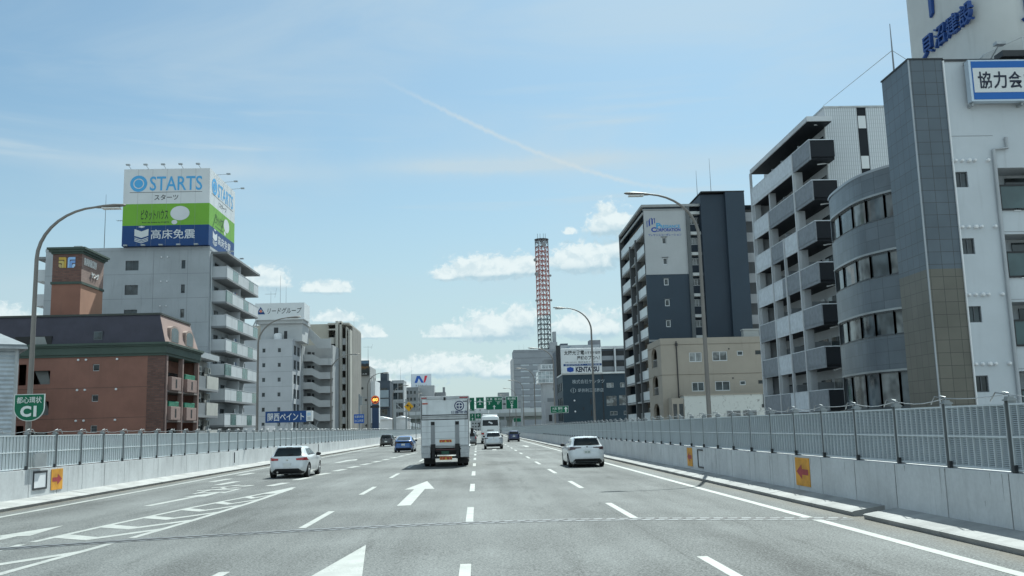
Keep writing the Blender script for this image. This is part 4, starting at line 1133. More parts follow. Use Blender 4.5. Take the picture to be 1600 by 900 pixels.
ops = [f.hole(9.4, 11.1, b, b + 1.25) for b in (7.0, 4.2, 1.45)] + [f.hole(8.25, 8.95, b, b + 1.9) for b in (6.95, 4.15, 1.4)]
q = MB()
f.add(q)
q.face((X1 - 1.8, Y0 + .01, GROUND), (X1 - 1.8, Y1, GROUND), (X1 - 1.8, Y1, 9.4), (X1 - 1.8, Y0 + .01, 9.4))
q.face((X0, Y1, GROUND), (X0, Y0, GROUND), (X0, Y0, 9.4), (X0, Y1, 9.4)); q.face((X1, Y1, GROUND), (X0, Y1, GROUND), (X0, Y1, 9.4), (X1, Y1, 9.4))
q.face((X1, Y0 + .3, GROUND), (X1 - 1.8, Y0 + .3, GROUND), (X1 - 1.8, Y0 + .3, 9.4), (X1, Y0 + .3, 9.4))
q.build('wall', BRK, T)
q = MB(); q.box(X1 - 1.55, X1 + .02, Y0 - .02, Y0 + .28, GROUND, 9.4); q.build('brick_pier', BRKT, T)
for i, h in enumerate(wins): f.window(T, h, FRAMEW, pane(i), 0)
for h in ops:
    g = MB(); g.face(f.p(h[0], h[2], -1.4), f.p(h[1], h[2], -1.4), f.p(h[1], h[3], -1.4), f.p(h[0], h[3], -1.4))
    g.build('stair_opening', BLACK, T)
    if h[1] - h[0] > 1:
        s = MB(); a0 = h[0]; w_ = h[1] - h[0]
        s.prism([(a0, h[3]), (a0 + w_ * .35, h[2]), (a0 + w_ * .88, h[2]), (a0 + w_ * .68, h[3])], f.p(0, 0, -.7), (1, 0, 0), (0, 0, 1), (0, 1, 0), .15); s.build('stair_flight', mat('stair_concrete', (.27, .28, .27), .85, streak=.3), T)
q = MB()
for (z0, z1, o) in ((9.40, 9.62, .10), (9.62, 10.28, .22), (10.28, 10.42, .34), (10.42, 10.62, .46)): q.box(X0 - o, X1 + o, Y0 - o, Y1 + o, z0, z1 - .002)
q.build('cornice', GREEN, T)
q = MB()
a = [(X0, Y0), (X1, Y0), (X1, Y1), (X0, Y1)]; b = [(X0 + .7, Y0 + .55), (X1 - .75, Y0 + .55), (X1 - .75, Y1 - .7), (X0 + .7, Y1 - .7)]
for k in (0, 2, 3):
    q.face((*a[k], 10.62), (*a[(k + 1) % 4], 10.62), (*b[(k + 1) % 4], 13.3), (*b[k], 13.3))
q.face(*[(*p, 13.3) for p in b]); roof = q.build('mansard_roof', SLATE, T)
q = MB(); q.face((*a[1], 10.625), (*a[2], 10.625), (*b[2], 13.3), (*b[1], 13.3)); q.build('mansard_end', PINK, roof)
q = MB(); q.box(b[0][0] - .1, b[1][0] + .1, Y0 + .42, Y0 + .60, 13.24, 13.42); q.box(b[1][0] - .06, b[1][0] + .12, Y0 + .6, Y1 - .7, 13.24, 13.42); q.build('ridge_trim', mat('ridge_dark', (.05, .055, .05), .6), roof)
for yy in (88.6, 93.2):                                           # arched dormers in the pinkish end
    arc = [(-1.3, 0), (1.3, 0)] + [(1.3 * math.cos(t * math.pi / 8), 1.25 + .45 * math.sin(t * math.pi / 8)) for t in range(0, 9)]
    q = MB(); q.prism(arc, (X1 - .05, yy + 1.3, 10.7), (0, 1, 0), (0, 0, 1), (-1, 0, 0), 1.2); d = q.build('dormer', mat('dormer_frame', (.30, .23, .20), .8), roof)
    q = MB(); q.face(*[(X1 - .035, yy + 1.3 + u * .78, 10.85 + v * .80) for u, v in arc]); q.build('dormer_glass', GLASS, d, fix=False)
f2 = FRONT(X0, X1, Y0, 9); q = MB(); q.box(-35.15, -34.35, Y0 + .05, Y0 + .3, 10.95, 11.75); d = q.build('roof_window', FRAME, roof); q = MB(); q.box(-35.07, -34.43, Y0 + .03, Y0 + .06, 11.03, 11.67); q.build('pane', GLASS, d)
q = MB(); q.box(-42.2, -40.9, Y0 + .0, Y0 + .3, 10.65, 11.4); q.box(-40.5, -38.9, Y0 + .0, Y0 + .3, 10.65, 11.4); d = q.build('roof_opening', BLACK, roof)
q = MB(); q.prism([(0, 0), (1.2, 0), (.95, .7), (.0, .7)], (-40.5, Y0 - .02, 10.66), (1, 0, 0), (0, 0, 1), (0, 1, 0), .015); q.build('stair_flight', mat('stair_concrete', (.27, .28, .27)), d)
for yy in (Y0 + .45, 92.1, 97.2):
    q = MB(); q.box(X1 - .3, X1 + .12, yy - .18, yy + .18, GROUND, 9.4); q.build('pier', PINK, T)
GRNNET = mat('green_net', (.03, .16, .10), .8, var=.3, scale=3.)
for k, zz in enumerate((6.25, 3.5, .75)):
    for j, (ya, yb) in enumerate(((Y0 + .75, 91.8), (92.45, 96.85))):
        q = MB(); q.box(X1 - 1.75, X1 + .1, ya - .25, yb + .25, zz - .18, zz); q.build('balcony_floor', mat('balcony_slab', (.2, .17, .16), .85), T)
        q = MB(); q.box(X1 - .02, X1 + .35, ya + .3, yb - .9, zz, zz + 1.25); bl = q.build('balcony_parapet', PINK, T, bevel=.04)
        q = MB(); q.box(X1 + .34, X1 + .36, (ya + yb) / 2 - .55, (ya + yb) / 2 - .15, zz + .25, zz + 1.05); q.build('drain_slot', BLACK, bl)
        g = MB(); g.box(X1 - 1.79, X1 - 1.72, ya + .6, yb - .5, zz + .1, zz + 2.0); g.build('balcony_door', GLASS, T)
        if (k, j) in ((0, 1), (1, 1), (1, 0)):
            g = MB(); g.box(X1 - .1, X1 + .1, ya + .5, yb - .7, zz + 1.26, zz + 1.75); g.build('balcony_net', GRNNET, T, bevel=.05)
q = MB()
for b in (9.15, 6.4, 3.62):
    for xx in (-36.4, -35.7, -32.9): q.lathe((xx, Y0 - .0, b), (0, -1, 0), [(0, .1), (.12, .1), (.14, .05)], 8)
q.split('vent_cap', WHITE, T)
for zz in (6.55, 3.8):
    q = MB(); q.box(X0, X1 - 1.56, Y0 - .004, Y0 + .01, zz, zz + .04); q.build('floor_joint', mat('joint_dark', (.09, .06, .05)), T)
# stair tower of the same house
TX0, TX1, TY0, TY1 = -41.3, -38.5, 91.8, 97.2
q = MB(); q.box(TX0, TX1, TY0, TY1, 12.5, 17.0); tw = q.build('stair_tower', TERRA, T)
q = MB(); q.face((TX0, TY0 - .01, 13), (TX1, TY0 - .01, 13), (TX1, TY0 - .01, 16.99), (TX0, TY0 - .01, 16.99)); q.build('tower_front', mat('terracotta_front', (.25, .125, .09), .85, streak=.2), tw)
q = MB(); q.box(TX0, TX1, TY0, TY1, 17.24, 20.0); q.build('tower_brickwork', BRKT, tw)
q = MB(); q.face((TX1 + .012, TY0, 17.24), (TX1 + .012, TY1, 17.24), (TX1 + .012, TY1, 20.), (TX1 + .012, TY0, 20.)); q.build('tower_side', tile_mat('pink_brick_tile', (.29, .20, .17), (.24, .165, .14), (.2, .15, .13), .42, .16, .02, .8, .5), tw)
q = MB(); q.box(TX0 - .1, TX1 + .1, TY0 - .1, TY1 + .1, 17.0, 17.24); q.box(TX0 - .12, TX1 + .12, TY0 - .12, TY1 + .12, 20.0, 20.2); q.box(TX0 - .3, TX1 + .3, TY0 - .3, TY1 + .3, 20.2, 20.42); q.box(TX0 - .45, TX1 + .45, TY0 - .45, TY1 + .45, 20.42, 20.62); q.build('tower_cornice', GREEN, tw)
# wing emblem: two mirrored sets of nested bent bands
for sg, cols in ((-1, ((.50, .33, .05), (.50, .40, .12), (.42, .33, .15))), (1, ((.30, .48, .75), (.20, .34, .64), (.42, .58, .80)))):
    for k, c in enumerate(cols):
        q = MB(); cx, zt, t = -39.9, 19.68 - k * .34, .26
        xi = .07 + k * .22; r_ = .16
        O = [(.80, zt)] + [(xi + r_ - r_ * math.sin(a * math.pi / 8), zt - r_ + r_ * math.cos(a * math.pi / 8)) for a in range(5)] + [(xi, 18.62)]
        I = [(.80, zt - t)] + [(xi + t * .75 + .04 - .04 * math.sin(a * math.pi / 8), zt - t - .04 + .04 * math.cos(a * math.pi / 8)) for a in range(5)] + [(xi + t * .75, 18.62)]
        for p0, p1, i0, i1 in zip(O, O[1:], I, I[1:]): q.face(*[(cx + sg * u, TY0 - .05, v) for u, v in (p0, p1, i1, i0)])
        q.build('emblem_band', mat('emblem_%s_%d' % ('gold' if sg < 0 else 'blue', k), c, .5, var=.03), tw, fix=False)
LET = mat('white_letters', (.7, .7, .68), .5, var=0)
text(tw, 'RAINBOW', (TX1 + .02, TY0 + .5, 18.95), (0, 1, 0), 2.9, .75, LET, bold=.0, thick=.05, off=.05)
text(tw, 'ヤング', (TX1 + .02, TY0 + 2.2, 17.95), (0, 1, 0), 1.8, .6, LET, bold=.008, thick=.06, off=.05)
q = MB(); q.tube([(-40.1, 93.5, 20.6), (-40.1, 93.5, 21.0), (-39.1, 93.5, 21.0), (-39.1, 93.5, 20.6)], .03, 6); q.box(-40., -39.2, 93.4, 93.6, 20.95, 21.12); q.build('roof_light', STEEL, tw)

# 3 grey apartment block with the big cube billboard
GREYC = mat('grey_painted_concrete', (.37, .395, .415), .8, var=.08, scale=.3, streak=.6, stain=(.13, .135, .14), fine=.03)
GREYL = mat('light_parapet', (.50, .52, .535), .75, var=.08, streak=.35)
T = thing('grey_apartment_block', (-40, 115, GROUND), 'grey apartment block topped by the green, white and blue cube billboard', 'building')
X0, X1, Y0, Y1 = -49.4, -30.7, 108, 125
f = FRONT(X0, X1, Y0, 23.5); r = RIGHT(X1, Y0, Y1, 23.5)
W1 = []; W2 = []
for k in range(8):
    zb = 21.1 - k * 2.86
    W1.append(f.hole(9.1, 10.6, zb, zb + 1.15)); W2.append(f.hole(15.5, 15.95, zb + .1, zb + 1.1))
D = []
for k in range(7):
    zf = 20.35 - k * 2.86
    for a in (2.2, 5.7, 9.2, 12.7): D.append(r.hole(a, a + 2.0, zf, zf + 1.95))
q = MB(); shell(q, X0, X1, Y0, Y1, 23.5, f, None, r); parapet(q, X0, X1, Y0, Y1, 23.5, .3); q.build('wall', GREYC, T)
for i, h in enumerate(W1): f.window(T, h, FRAME, pane(i), 1)
for i, h in enumerate(W2): f.window(T, h, FRAME, pane(i + 1), 0)
for i, h in enumerate(D): r.window(T, h, FRAME, pane(i), 1, name='balcony_door')
q = MB()
for k in range(8):
    z = 23.5 - .02 - k * 2.86
    f.slab(q, 0, f.w, z - 2.86, z - 2.83, 0, .006)
for a in (4.2, 12.3, 16.2): f.slab(q, a, a + .03, GROUND, 23.4, 0, .005)
q.build('panel_joints', mat('joint_grey', (.17, .18, .19)), T)
q = MB()
for k in range(8):
    for a in (13.2, 13.9): q.lathe(f.p(a, 22.6 - k * 2.86, 0), (0, -1, 0), [(0, .09), (.1, .09), (.12, .04)], 8)
q.split('vent_cap', WHITE, T)
SOFF = mat('slab_soffit', (.22, .23, .24), .85)
PGL = glass_mat('balcony_glass', (.09, .16, .15), .1, .2)
for k in range(8):
    zf = 20.3 - k * 2.86
    q = MB(); r.slab(q, 1.2, 17., zf - .22, zf, 0, 1.75); bal = q.build('balcony', SOFF, T)
    q = MB(); r.slab(q, 1.2, 1.35, zf, zf + 1.3, 0, 1.6); r.slab(q, 16.85, 17., zf, zf + 1.3, 0, 1.6)
    q.split('end_parapet', GREYL, bal)
    q = MB(); g = MB()
    for j in range(6):
        a = 1.2 + j * 2.63
        (g if (j + k) % 3 == 1 and k > 1 or (j in (1, 4) and k > 0) else q).v
        tgt = g if ((j + k) % 3 == 1) else q
        r.slab(tgt, a + .03, a + 2.58, zf - .15, zf + 1.28, 1.62, 1.74)
    q.split('parapet_panel', GREYL, bal); g.split('glass_panel', PGL, bal)
    q = MB(); r.slab(q, 1.2, 17., zf + 1.30, zf + 1.36, 1.6, 1.76); q.build('handrail', FRAMEW, bal)
    q = MB(); r.slab(q, 8.4, 8.5, zf, zf + 2.5, .02, 1.5); q.split('partition', GREYL, bal)
    for a in (4.6, 11.6):
        q = MB(); r.slab(q, a, a + .85, zf, zf + .6, .3, .62); q.build('air_conditioner', mat('ac_beige', (.45, .45, .42), .6), T, bevel=.02)
    if k in (1, 3, 4, 6):
        for i, cl_ in enumerate(((.55, .55, .56), (.10, .14, .25), (.45, .30, .28))[: 2 + k % 2]):
            q = MB(); a = 6.1 + i * .75 + k * .3; r.slab(q, a, a + .6, zf + 1.1, zf + 1.95, 1.1, 1.13); q.build('laundry', mat('cloth_%d' % i, cl_, .9), bal)
q = MB(); r.slab(q, .6, 17.2, 23.0, 23.25, 0, 1.9); q.build('balcony_roof', SOFF, T)
for k in range(3):
    zf = 20.1 - k * 2.86; q = MB(); q.box(X0 - 1.25, X0, Y0 + .3, Y0 + 5, zf, zf + 1.35); q.build('rear_balcony', GREYL, T)
q = MB(); q.box(X0 - 1.3, X0, Y0 + .2, Y0 + 5, 22.7, 22.95); q.build('rear_balcony_roof', SOFF, T)
q = MB(); q.tube([(X1 + .1, Y0 + .6, GROUND), (X1 + .1, Y0 + .6, 23)], .06, 8); q.build('drain_pipe', FRAMEW, T)
antenna(T, -43.6, 110, 23.5, 7.2); antenna(T, -40.9, 109.5, 23.5, 4.2, True)
q = MB(); q.box(-41.1, -40.7, 109.3, 109.7, 23.5, 24.5); q.build('antenna_base', GREYC, T)

# cube billboard on that roof
B = thing('cube_billboard', (-35.6, 113, 23.5), 'large cube billboard in white, green and blue on the grey apartment roof', 'billboard')
BX0, BX1, BY0, BY1 = -40.6, -30.68, 107.4, 118.8
SW = mat('sign_white', (.62, .64, .65), .5, var=.04); SG = mat('sign_green', (.17, .38, .03), .5, var=.05); SB = mat('sign_blue', (.006, .045, .17), .5, var=.06)
SBL = mat('sign_sky_blue', (.10, .37, .68), .5, var=.03); SK = mat('sign_black', (.02, .022, .025), .5, var=0)
q = MB(); q.box(BX0, BX1, BY0, BY1, 28.82, 33.0); q.build('white_panel', SW, B)
q = MB(); q.box(BX0, BX1, BY0, BY1, 26.25, 28.82); q.build('green_panel', SG, B)
q = MB(); q.box(BX0, BX1, BY0, BY1, 23.85, 26.25); q.build('blue_panel', SB, B)
q = MB()
for x in (-40.3, -38.2, -34.1, -31.2):
    for y in (108.6, 118.4): q.box(x - .12, x + .12, y - .12, y + .12, 23.2, 23.85)
for x in (-40.3, -38.2, -34.1): q.bar((x, 108.6, 23.4), (x + 1.6, 110.5, 23.85), .07)
q.box(-33, -30.9, 110., 118, 23.3, 23.85); q.build('support_frame', DARK, B)
def board(o, u, W_):
    n = Vector(u).cross(Vector((0, 0, 1)))
    def P(a, z, d=.012): v = Vector(o) + Vector(u) * a * W_ / 9.92 + n * d; return (v.x, v.y, z)
    def ring(a, z, r0_, r1, m, nm, d=.012, ry=1.):
        q = MB(); N_ = 36
        for k in range(N_):
            t0, t1 = 2 * math.pi * k / N_, 2 * math.pi * (k + 1) / N_
            if r0_: q.face(P(a + r0_ * math.cos(t0), z + ry * r0_ * math.sin(t0), d), P(a + r1 * math.cos(t0), z + ry * r1 * math.sin(t0), d), P(a + r1 * math.cos(t1), z + ry * r1 * math.sin(t1), d), P(a + r0_ * math.cos(t1), z + ry * r0_ * math.sin(t1), d))
        if not r0_: q.face(*[P(a + r1 * math.cos(2 * math.pi * k / N_), z + ry * r1 * math.sin(2 * math.pi * k / N_), d) for k in range(N_)])
        q.build(nm, m, B, fix=False)
    ring(1.72, 31.25, .62, .98, SBL, 'logo_ring'); ring(1.72, 31.25, 0, .50, SBL, 'logo_disc')
    S_ = lambda s, a, z, w_, h_, m, b=0., **k: text(B, s, P(a, z, 0), u, w_ * W_ / 9.92, h_, m, bold=b, **k)
    S_('STARTS', 3.0, 30.38, 6.05, 1.72, SBL, .012)
    q = MB(); q.face(P(.72, 30.17), P(9.06, 30.17), P(9.06, 30.22), P(.72, 30.22)); q.build('rule', SK, B, fix=False)
    S_('スターツ', 3.57, 29.25, 2.75, .65, SK, .008)
    S_('ピタットハウス', 2.1, 26.9, 3.1, 1.22, SK, .008)
    S_('Real Life Station by STARTS', 2.25, 26.5, 3.1, .18, SK, .02)
    ring(6.56, 27.66, 0, 1.1, SW, 'speech_bubble', ry=.77); ring(5.95, 26.6, 0, .33, SW, 'speech_bubble_tail', ry=.8)
    S_('高床免震', 3.3, 24.62, 5.05, 1.14, SW, .008)
    q = MB(); c = 2.22
    q.face(P(c, 25.98), P(c + .42, 26.1 - .0), P(c, 26.22), P(c - .42, 26.1))
    q.face(P(c - .8, 25.85), P(c, 25.55), P(c + .8, 25.85), P(c + .8, 25.05), P(c, 24.78), P(c - .8, 25.05))
    for k in range(3):
        zz = 24.86 - k * .17; q.face(P(c - .78, zz), P(c - .78, zz - .09), P(c, zz - .36), P(c, zz - .27)); q.face(P(c, zz - .27), P(c, zz - .36), P(c + .78, zz - .09), P(c + .78, zz))
    q.build('stacked_cube_logo', SW, B, fix=False)
board((BX0, BY0, 0), (1, 0, 0), 9.92); board((BX1, BY0, 0), (0, 1, 0), BY1 - BY0)
q = MB()
for k in range(1, 6):
    x = BX0 + k * (BX1 - BX0) / 6; q.box(x, x + .018, BY0 - .006, BY0 - .001, 23.85, 33)
    y = BY0 + k * (BY1 - BY0) / 6; q.box(BX1 + .001, BX1 + .006, y, y + .018, 23.85, 33)
q.split('panel_seam', mat('seam_grey', (.25, .26, .27), .6, var=0), B)
def flood(parent, a, b):
    q = MB(); q.tube([a, b], .03, 6); b = Vector(b); q.box(b.x - .22, b.x + .22, b.y - .16, b.y + .16, b.z - .07, b.z + .07); q.build('floodlight', STEEL, parent)
for k in range(5): flood(B, (BX0 + .8 + k * 2., BY0 + .1, 33), (BX0 + .8 + k * 2., BY0 - 1., 33.25)); flood(B, (BX0 + .7 + k * 2., BY0 + .1, 23.9), (BX0 + .7 + k * 2., BY0 - .7, 23.8))
for k in range(3): flood(B, (BX1 - .1, BY0 + 3 + k * 3.4, 33), (BX1 + 1.35, BY0 + 3 + k * 3.4, 33.1))
for k in range(2): flood(B, (BX1 - .1, BY0 + 5 + k * 5, 23.9), (BX1 + 1.35, BY0 + 5 + k * 5, 24.0))

# 4 low balcony block between them
T = thing('low_balcony_block', (-33, 101, GROUND), 'low dingy block of balconies squeezed between terracotta and grey buildings', 'building')
X0, X1, Y0, Y1 = -37, -30.2, 98, 106.4
DING = mat('dingy_concrete', (.30, .30, .29), .85, var=.14, streak=.55)
r = RIGHT(X1, Y0, Y1, 9.3); Dd = [r.hole(a, a + 2.2, zf, zf + 1.95) for zf in (7.2 - .2, 4.15, 1.25) for a in (1.0, 5.0)]
q = MB(); shell(q, X0, X1, Y0, Y1, 9.3, None, None, r)
r2 = MB(); q.box(X0, X1, Y0, Y1, 9.31, 10.1); q.build('wall', DING, T)
for i, h in enumerate(Dd): r.window(T, h, FRAME, pane(i), 1, name='balcony_door')
q = MB(); r.slab(q, .2, 8.2, 10.15, 10.75, -.4, 1.35); q.build('roof_slab', GREYC, T)
for zf in (7.0, 4.15, 1.25):
    q = MB(); r.slab(q, .4, 8.2, zf - .25, zf - .02, 0, 1.3); bal = q.build('balcony', SOFF, T)
    q = MB(); r.slab(q, 3.8, 8.2, zf - .02, zf + 1.35, 1.14, 1.3); r.slab(q, 3.8, 3.95, zf - .02, zf + 1.35, .3, 1.14); q.build('parapet', mat('cream_parapet', (.42, .415, .385), .85, streak=.5), bal)
    q = MB(); r.slab(q, .4, 3.7, zf - .02, zf + 1.25, 1.1, 1.2); r.slab(q, .4, .5, zf - .02, zf + 1.25, .1, 1.1); q.build('screen_panel', mat('dark_screen', (.20, .21, .22), .6), bal)
    for (a) in (3.0, 6.6):
        q = MB(); r.slab(q, a, a + .9, zf + 1.75, zf + 2.4, .25, .62); ac = q.build('air_conditioner', mat('ac_beige', (.45, .45, .42), .6), T, bevel=.02)
        q = MB(); q.lathe(r.p(a + .4, zf + 2.07, .62), (1, 0, 0), [(0, .24), (.012, .24)], 16); q.build('fan_grille', DARK, ac)

# 5 pale apartment block with outside stairs
T = thing('pale_apartment_block', (-40, 182, GROUND), 'pale apartment block with zigzag outside stairs on the left', 'building')
PALE = mat('pale_wall', (.42, .435, .455), .8, var=.06, scale=.3, streak=.3, stain=(.2, .205, .21))
PALEL = mat('pale_parapet', (.46, .47, .475), .75, var=.06, streak=.25)
X0, X1, Y0, Y1 = -50, -34.1, 175, 183.5
f = FRONT(X0, X1, Y0, 19.2); r = RIGHT(X1, Y0, Y1, 19.2)
H1 = [f.hole(a, a + .55, 17. - k * 2.73, 17.75 - k * 2.73) for k in range(7) for a in (6.6, 10.35, 13.2)]
H2 = [r.hole(a, a + 2.6, 16.6 - k * 2.73, 18.35 - k * 2.73) for k in range(7) for a in (1.2, 4.6)]
q = MB(); shell(q, X0, X1, Y0, Y1, 19.2, f, None, r); parapet(q, X0, X1, Y0, Y1, 19.2, .25); q.build('wall', PALE, T)
for i, h in enumerate(H1): f.window(T, h, FRAME, GLASS, 0)
for i, h in enumerate(H2): r.window(T, h, FRAME, GLASS, 1)
q = MB()
for k in range(6): f.slab(q, 0, f.w, 16.1 - k * 2.73, 16.14 - k * 2.73, 0, .006)
q.build('panel_joints', mat('joint_grey', (.2, .21, .22)), T)
q = MB(); q.box(-34.1, -28.6, 187.6, 196, GROUND, 19.3); q.box(-34.1, -34.0, 183.5, 187.6, GROUND, 19); q.build('stair_wing', mat('stair_wing_wall', (.33, .34, .345), .85, var=.08, streak=.3), T)
for k in range(8):
    z = 17.3 - k * 2.73
    q = MB(); q.prism([(-34.0, z), (-32.2, z), (-30.7, z - .85), (-28.5, z - .85), (-28.5, z - 2.15), (-30.9, z - 2.15), (-32.4, z - 1.3), (-34.0, z - 1.3)], (0, 185.4, 0), (1, 0, 0), (0, 0, 1), (0, 1, 0), .16); st = q.build('stair_parapet', PALEL, T)
    q = MB(); q.box(-34.0, -32.2, 185.56, 187.6, z - 1.4, z - 1.2); q.box(-30.9, -28.5, 185.56, 187.6, z - 2.2, z - 2.0); q.box(-28.66, -28.5, 185.56, 187.6, z - 2.15, z - .85); q.build('landing', SOFF, st)
    q = MB(); q.box(-33.6, -32.9, 187.55, 187.59, z - 1.2, z + .7); q.box(-32.7, -32.2, 187.55, 187.59, z - 1.2, z + .6); q.build('corridor_door', DARK, T)
q = MB(); q.prism([(-37.5, 22.4), (-32.6, 22.4), (-30.5, 20.3), (-28.5, 20.3), (-28.5, 18.4), (-31., 18.4), (-33., 20.7), (-37.5, 20.7)], (0, 184.6, 0), (1, 0, 0), (0, 0, 1), (0, 1, 0), .2); q.build('roof_stair_parapet', PALEL, T)
q = MB(); q.box(-40.6, -32.8, 177.5, 184.4, 19.2, 22.6); q.box(-41.3, -32.5, 176.8, 184.5, 22.6, 23.3); ph = q.build('penthouse', PALEL, T)
q = MB(); q.box(-38.1, -37.3, 177.46, 177.49, 20.6, 21.9); q.box(-36.2, -35.6, 177.46, 177.49, 19.6, 21.2); q.split('penthouse_window', DARK, ph)
q = MB(); q.lathe((-37.2, 176.8, 19.3), (0, 0, 1), [(0, .75), (1.2, .75), (1.4, .5)], 16); q.build('water_tank', WHITE, T)
q = MB(); q.tube([(-34.0, 184.9, GROUND), (-34.0, 184.9, 20)], .07, 8); q.build('drain_pipe', STEEL, T)
antenna(T, -39.3, 180, 23, 6.2, True); antenna(T, -37.5, 180, 23.3, 9); antenna(T, -36.6, 181, 23.3, 7)
B = thing('group_billboard', (-36.8, 177, 23.3), 'white rooftop billboard with italic black katakana and a blue triangle', 'billboard')
q = MB(); q.box(-41.4, -32.2, 176.2, 182, 23.25, 26.4); q.build('panel', SW, B)
q = MB(); q.bar((-41.2, 176.4, 23.3), (-43.5, 178, 19.3), .15); q.bar((-41.2, 176.4, 23.3), (-41.2, 176.4, 19.3), .2); q.build('support_frame', STEEL, B)
text(B, 'リードグループ', (-39.1, 176.2, 24.35), (1, 0, 0), 6.4, 1.15, SK, bold=.008, shear=.25)
q = MB(); q.face((-41.2, 176.19, 24.3), (-39.5, 176.19, 24.3), (-39.9, 176.19, 24.75), (-40.75, 176.19, 24.75)); q.face((-41.2, 176.188, 24.3), (-40.75, 176.188, 24.75), (-40.3, 176.188, 25.3), (-40.35, 176.188, 25.75)); q.face((-40.35, 176.186, 25.75), (-40.3, 176.186, 25.3), (-39.9, 176.186, 24.75), (-39.5, 176.186, 24.3)); q.build('triangle_logo', SB, B, fix=False)
q = MB(); q.face(*[(-40.32 + .25 * math.cos(t / 2), 176.184, 24.9 + .25 * math.sin(t / 2)) for t in range(12)]); q.build('logo_dot', mat('logo_orange', (.6, .2, .12)), B, fix=False)

# 6 khaki tower block behind it
T = thing('khaki_apartment_tower', (-38, 205, GROUND), 'khaki apartment tower with rounded balconies and tall fins behind the pale block', 'building')
KHA = mat('khaki_wall', (.36, .34, .29), .85, var=.07, streak=.25); KHL = mat('khaki_fin', (.40, .385, .345), .8, var=.06)
q = MB(); q.box(-53, -30.9, 197, 214, GROUND, 24.6); q.build('wall', KHA, T)
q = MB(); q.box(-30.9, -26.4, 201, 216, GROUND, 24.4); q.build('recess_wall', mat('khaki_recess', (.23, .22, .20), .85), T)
for (a, b, ya, zt) in ((-29.35, -28.75, 196.2, 25.1), (-28.55, -28.1, 196.4, 25.1), (-26.9, -26.45, 197.5, 23.4), (-27.35, -27.1, 197.3, 24.0)):
    q = MB(); q.box(a, b, ya, 216, GROUND, zt); q.build('fin', KHL, T)
q = MB(); q.box(-31, -26.5, 196.4, 216, 24.4, 24.75); q.build('roof_slab', KHL, T)
for k in range(9):
    z = 20.3 - k * 2.75
    q = MB(); n = 10; o = [(-30.9, 197)] + [(-30.9 + 1.55 * (j / n), 197 - 1.0 * math.sin(math.pi * min(1, .12 + j / n * .76))) for j in range(n + 1)] + [(-29.35, 197)]
    q.prism(o, (0, 0, z), (1, 0, 0), (0, 1, 0), (0, 0, 1), 1.35); q.build('rounded_balcony', KHL, T)
    q = MB(); q.box(-30.85, -29.4, 200.9, 200.98, z + .2, z + 2.3); q.build('balcony_door', GLASS, T)
    q = MB(); q.box(-28.1, -27.35, 197.6, 197.8, z - .1, z + 1.25); q.build('side_balcony', PALEL, T)
q = MB(); q.box(-30.9, -29.35, 196.2, 197, 23.2, 23.5); q.build('top_canopy', KHL, T)

# 7 windowless grey building with a picture billboard
T = thing('windowless_grey_building', (-28, 230, GROUND), 'nearly windowless grey building carrying a dark landscape billboard', 'building')
NW = mat('flat_grey_wall', (.33, .335, .335), .85, var=.05, streak=.2)
X0, X1, Y0, Y1 = -31.5, -25.4, 225, 238
r = RIGHT(X1, Y0, Y1, 17.4); Hs = [r.hole(a, a + 2.6, 13.6 - k * 3, 15.2 - k * 3) for k in range(6) for a in (1.5, 5.5, 9.5)]
q = MB(); shell(q, X0, X1, Y0, Y1, 17.4, None, None, r); q.build('wall', NW, T)
for h in Hs: r.window(T, h, FRAMEW, GLASS, 1)
q = MB()
for (x, z) in ((-27.3, 12.2), (-26.4, 9.4), (-26.3, 3.4)): q.lathe((x, 225, z), (0, -1, 0), [(0, .3), (.06, .3)], 16)
q.split('round_vent', DARK, T)
q = MB(); q.box(-25.38, -24.3, 226, 237, 4, 14); q.build('sign_column', WHITE, T); antenna(T, -29.6, 228, 17.4, 12); antenna(T, -26.2, 228, 18.6, 4, True)
def picture():
    m = bpy.data.materials.new('landscape_print'); m.use_nodes = True; N = NT(m.node_tree); b = N.n['Principled BSDF']; b.inputs['Roughness'].default_value = .5
    oc = N.new('ShaderNodeTexCoord').outputs['Object']; x, y, z = N.sep(oc)
    n1 = N.noise(N.comb(x, 0, N.m('MULTIPLY', z, 2.)), .9, 5, .6); zz = N.m('ADD', z, N.m('MULTIPLY', n1, 1.4))
    c = N.mix(N.ramp(zz, 2.2, 2.6), (.02, .028, .03, 1), (.16, .085, .03, 1)); c = N.mix(N.ramp(zz, 2.7, 3.), c, (.025, .03, .04, 1)); c = N.mix(N.ramp(zz, 3.3, 3.8), c, (.10, .17, .26, 1))
    N.l.new(c, b.inputs['Base Color']); return m
B = thing('picture_billboard', (-28, 224.9, 15.2), 'billboard printed with a dark mountain landscape on the windowless grey building', 'billboard')
q = MB(); q.box(-30.5, -25.6, 224.6, 224.95, 15.2, 18.8); q.build('frame', SK, B); q = MB(); q.box(-30.4, -25.7, 224.57, 224.6, 15.9, 18.7); q.build('print', picture(), B)
text(B, '新車 & 中古車', (-29.5, 224.6, 15.4), (1, 0, 0), 3.4, .35, SW)

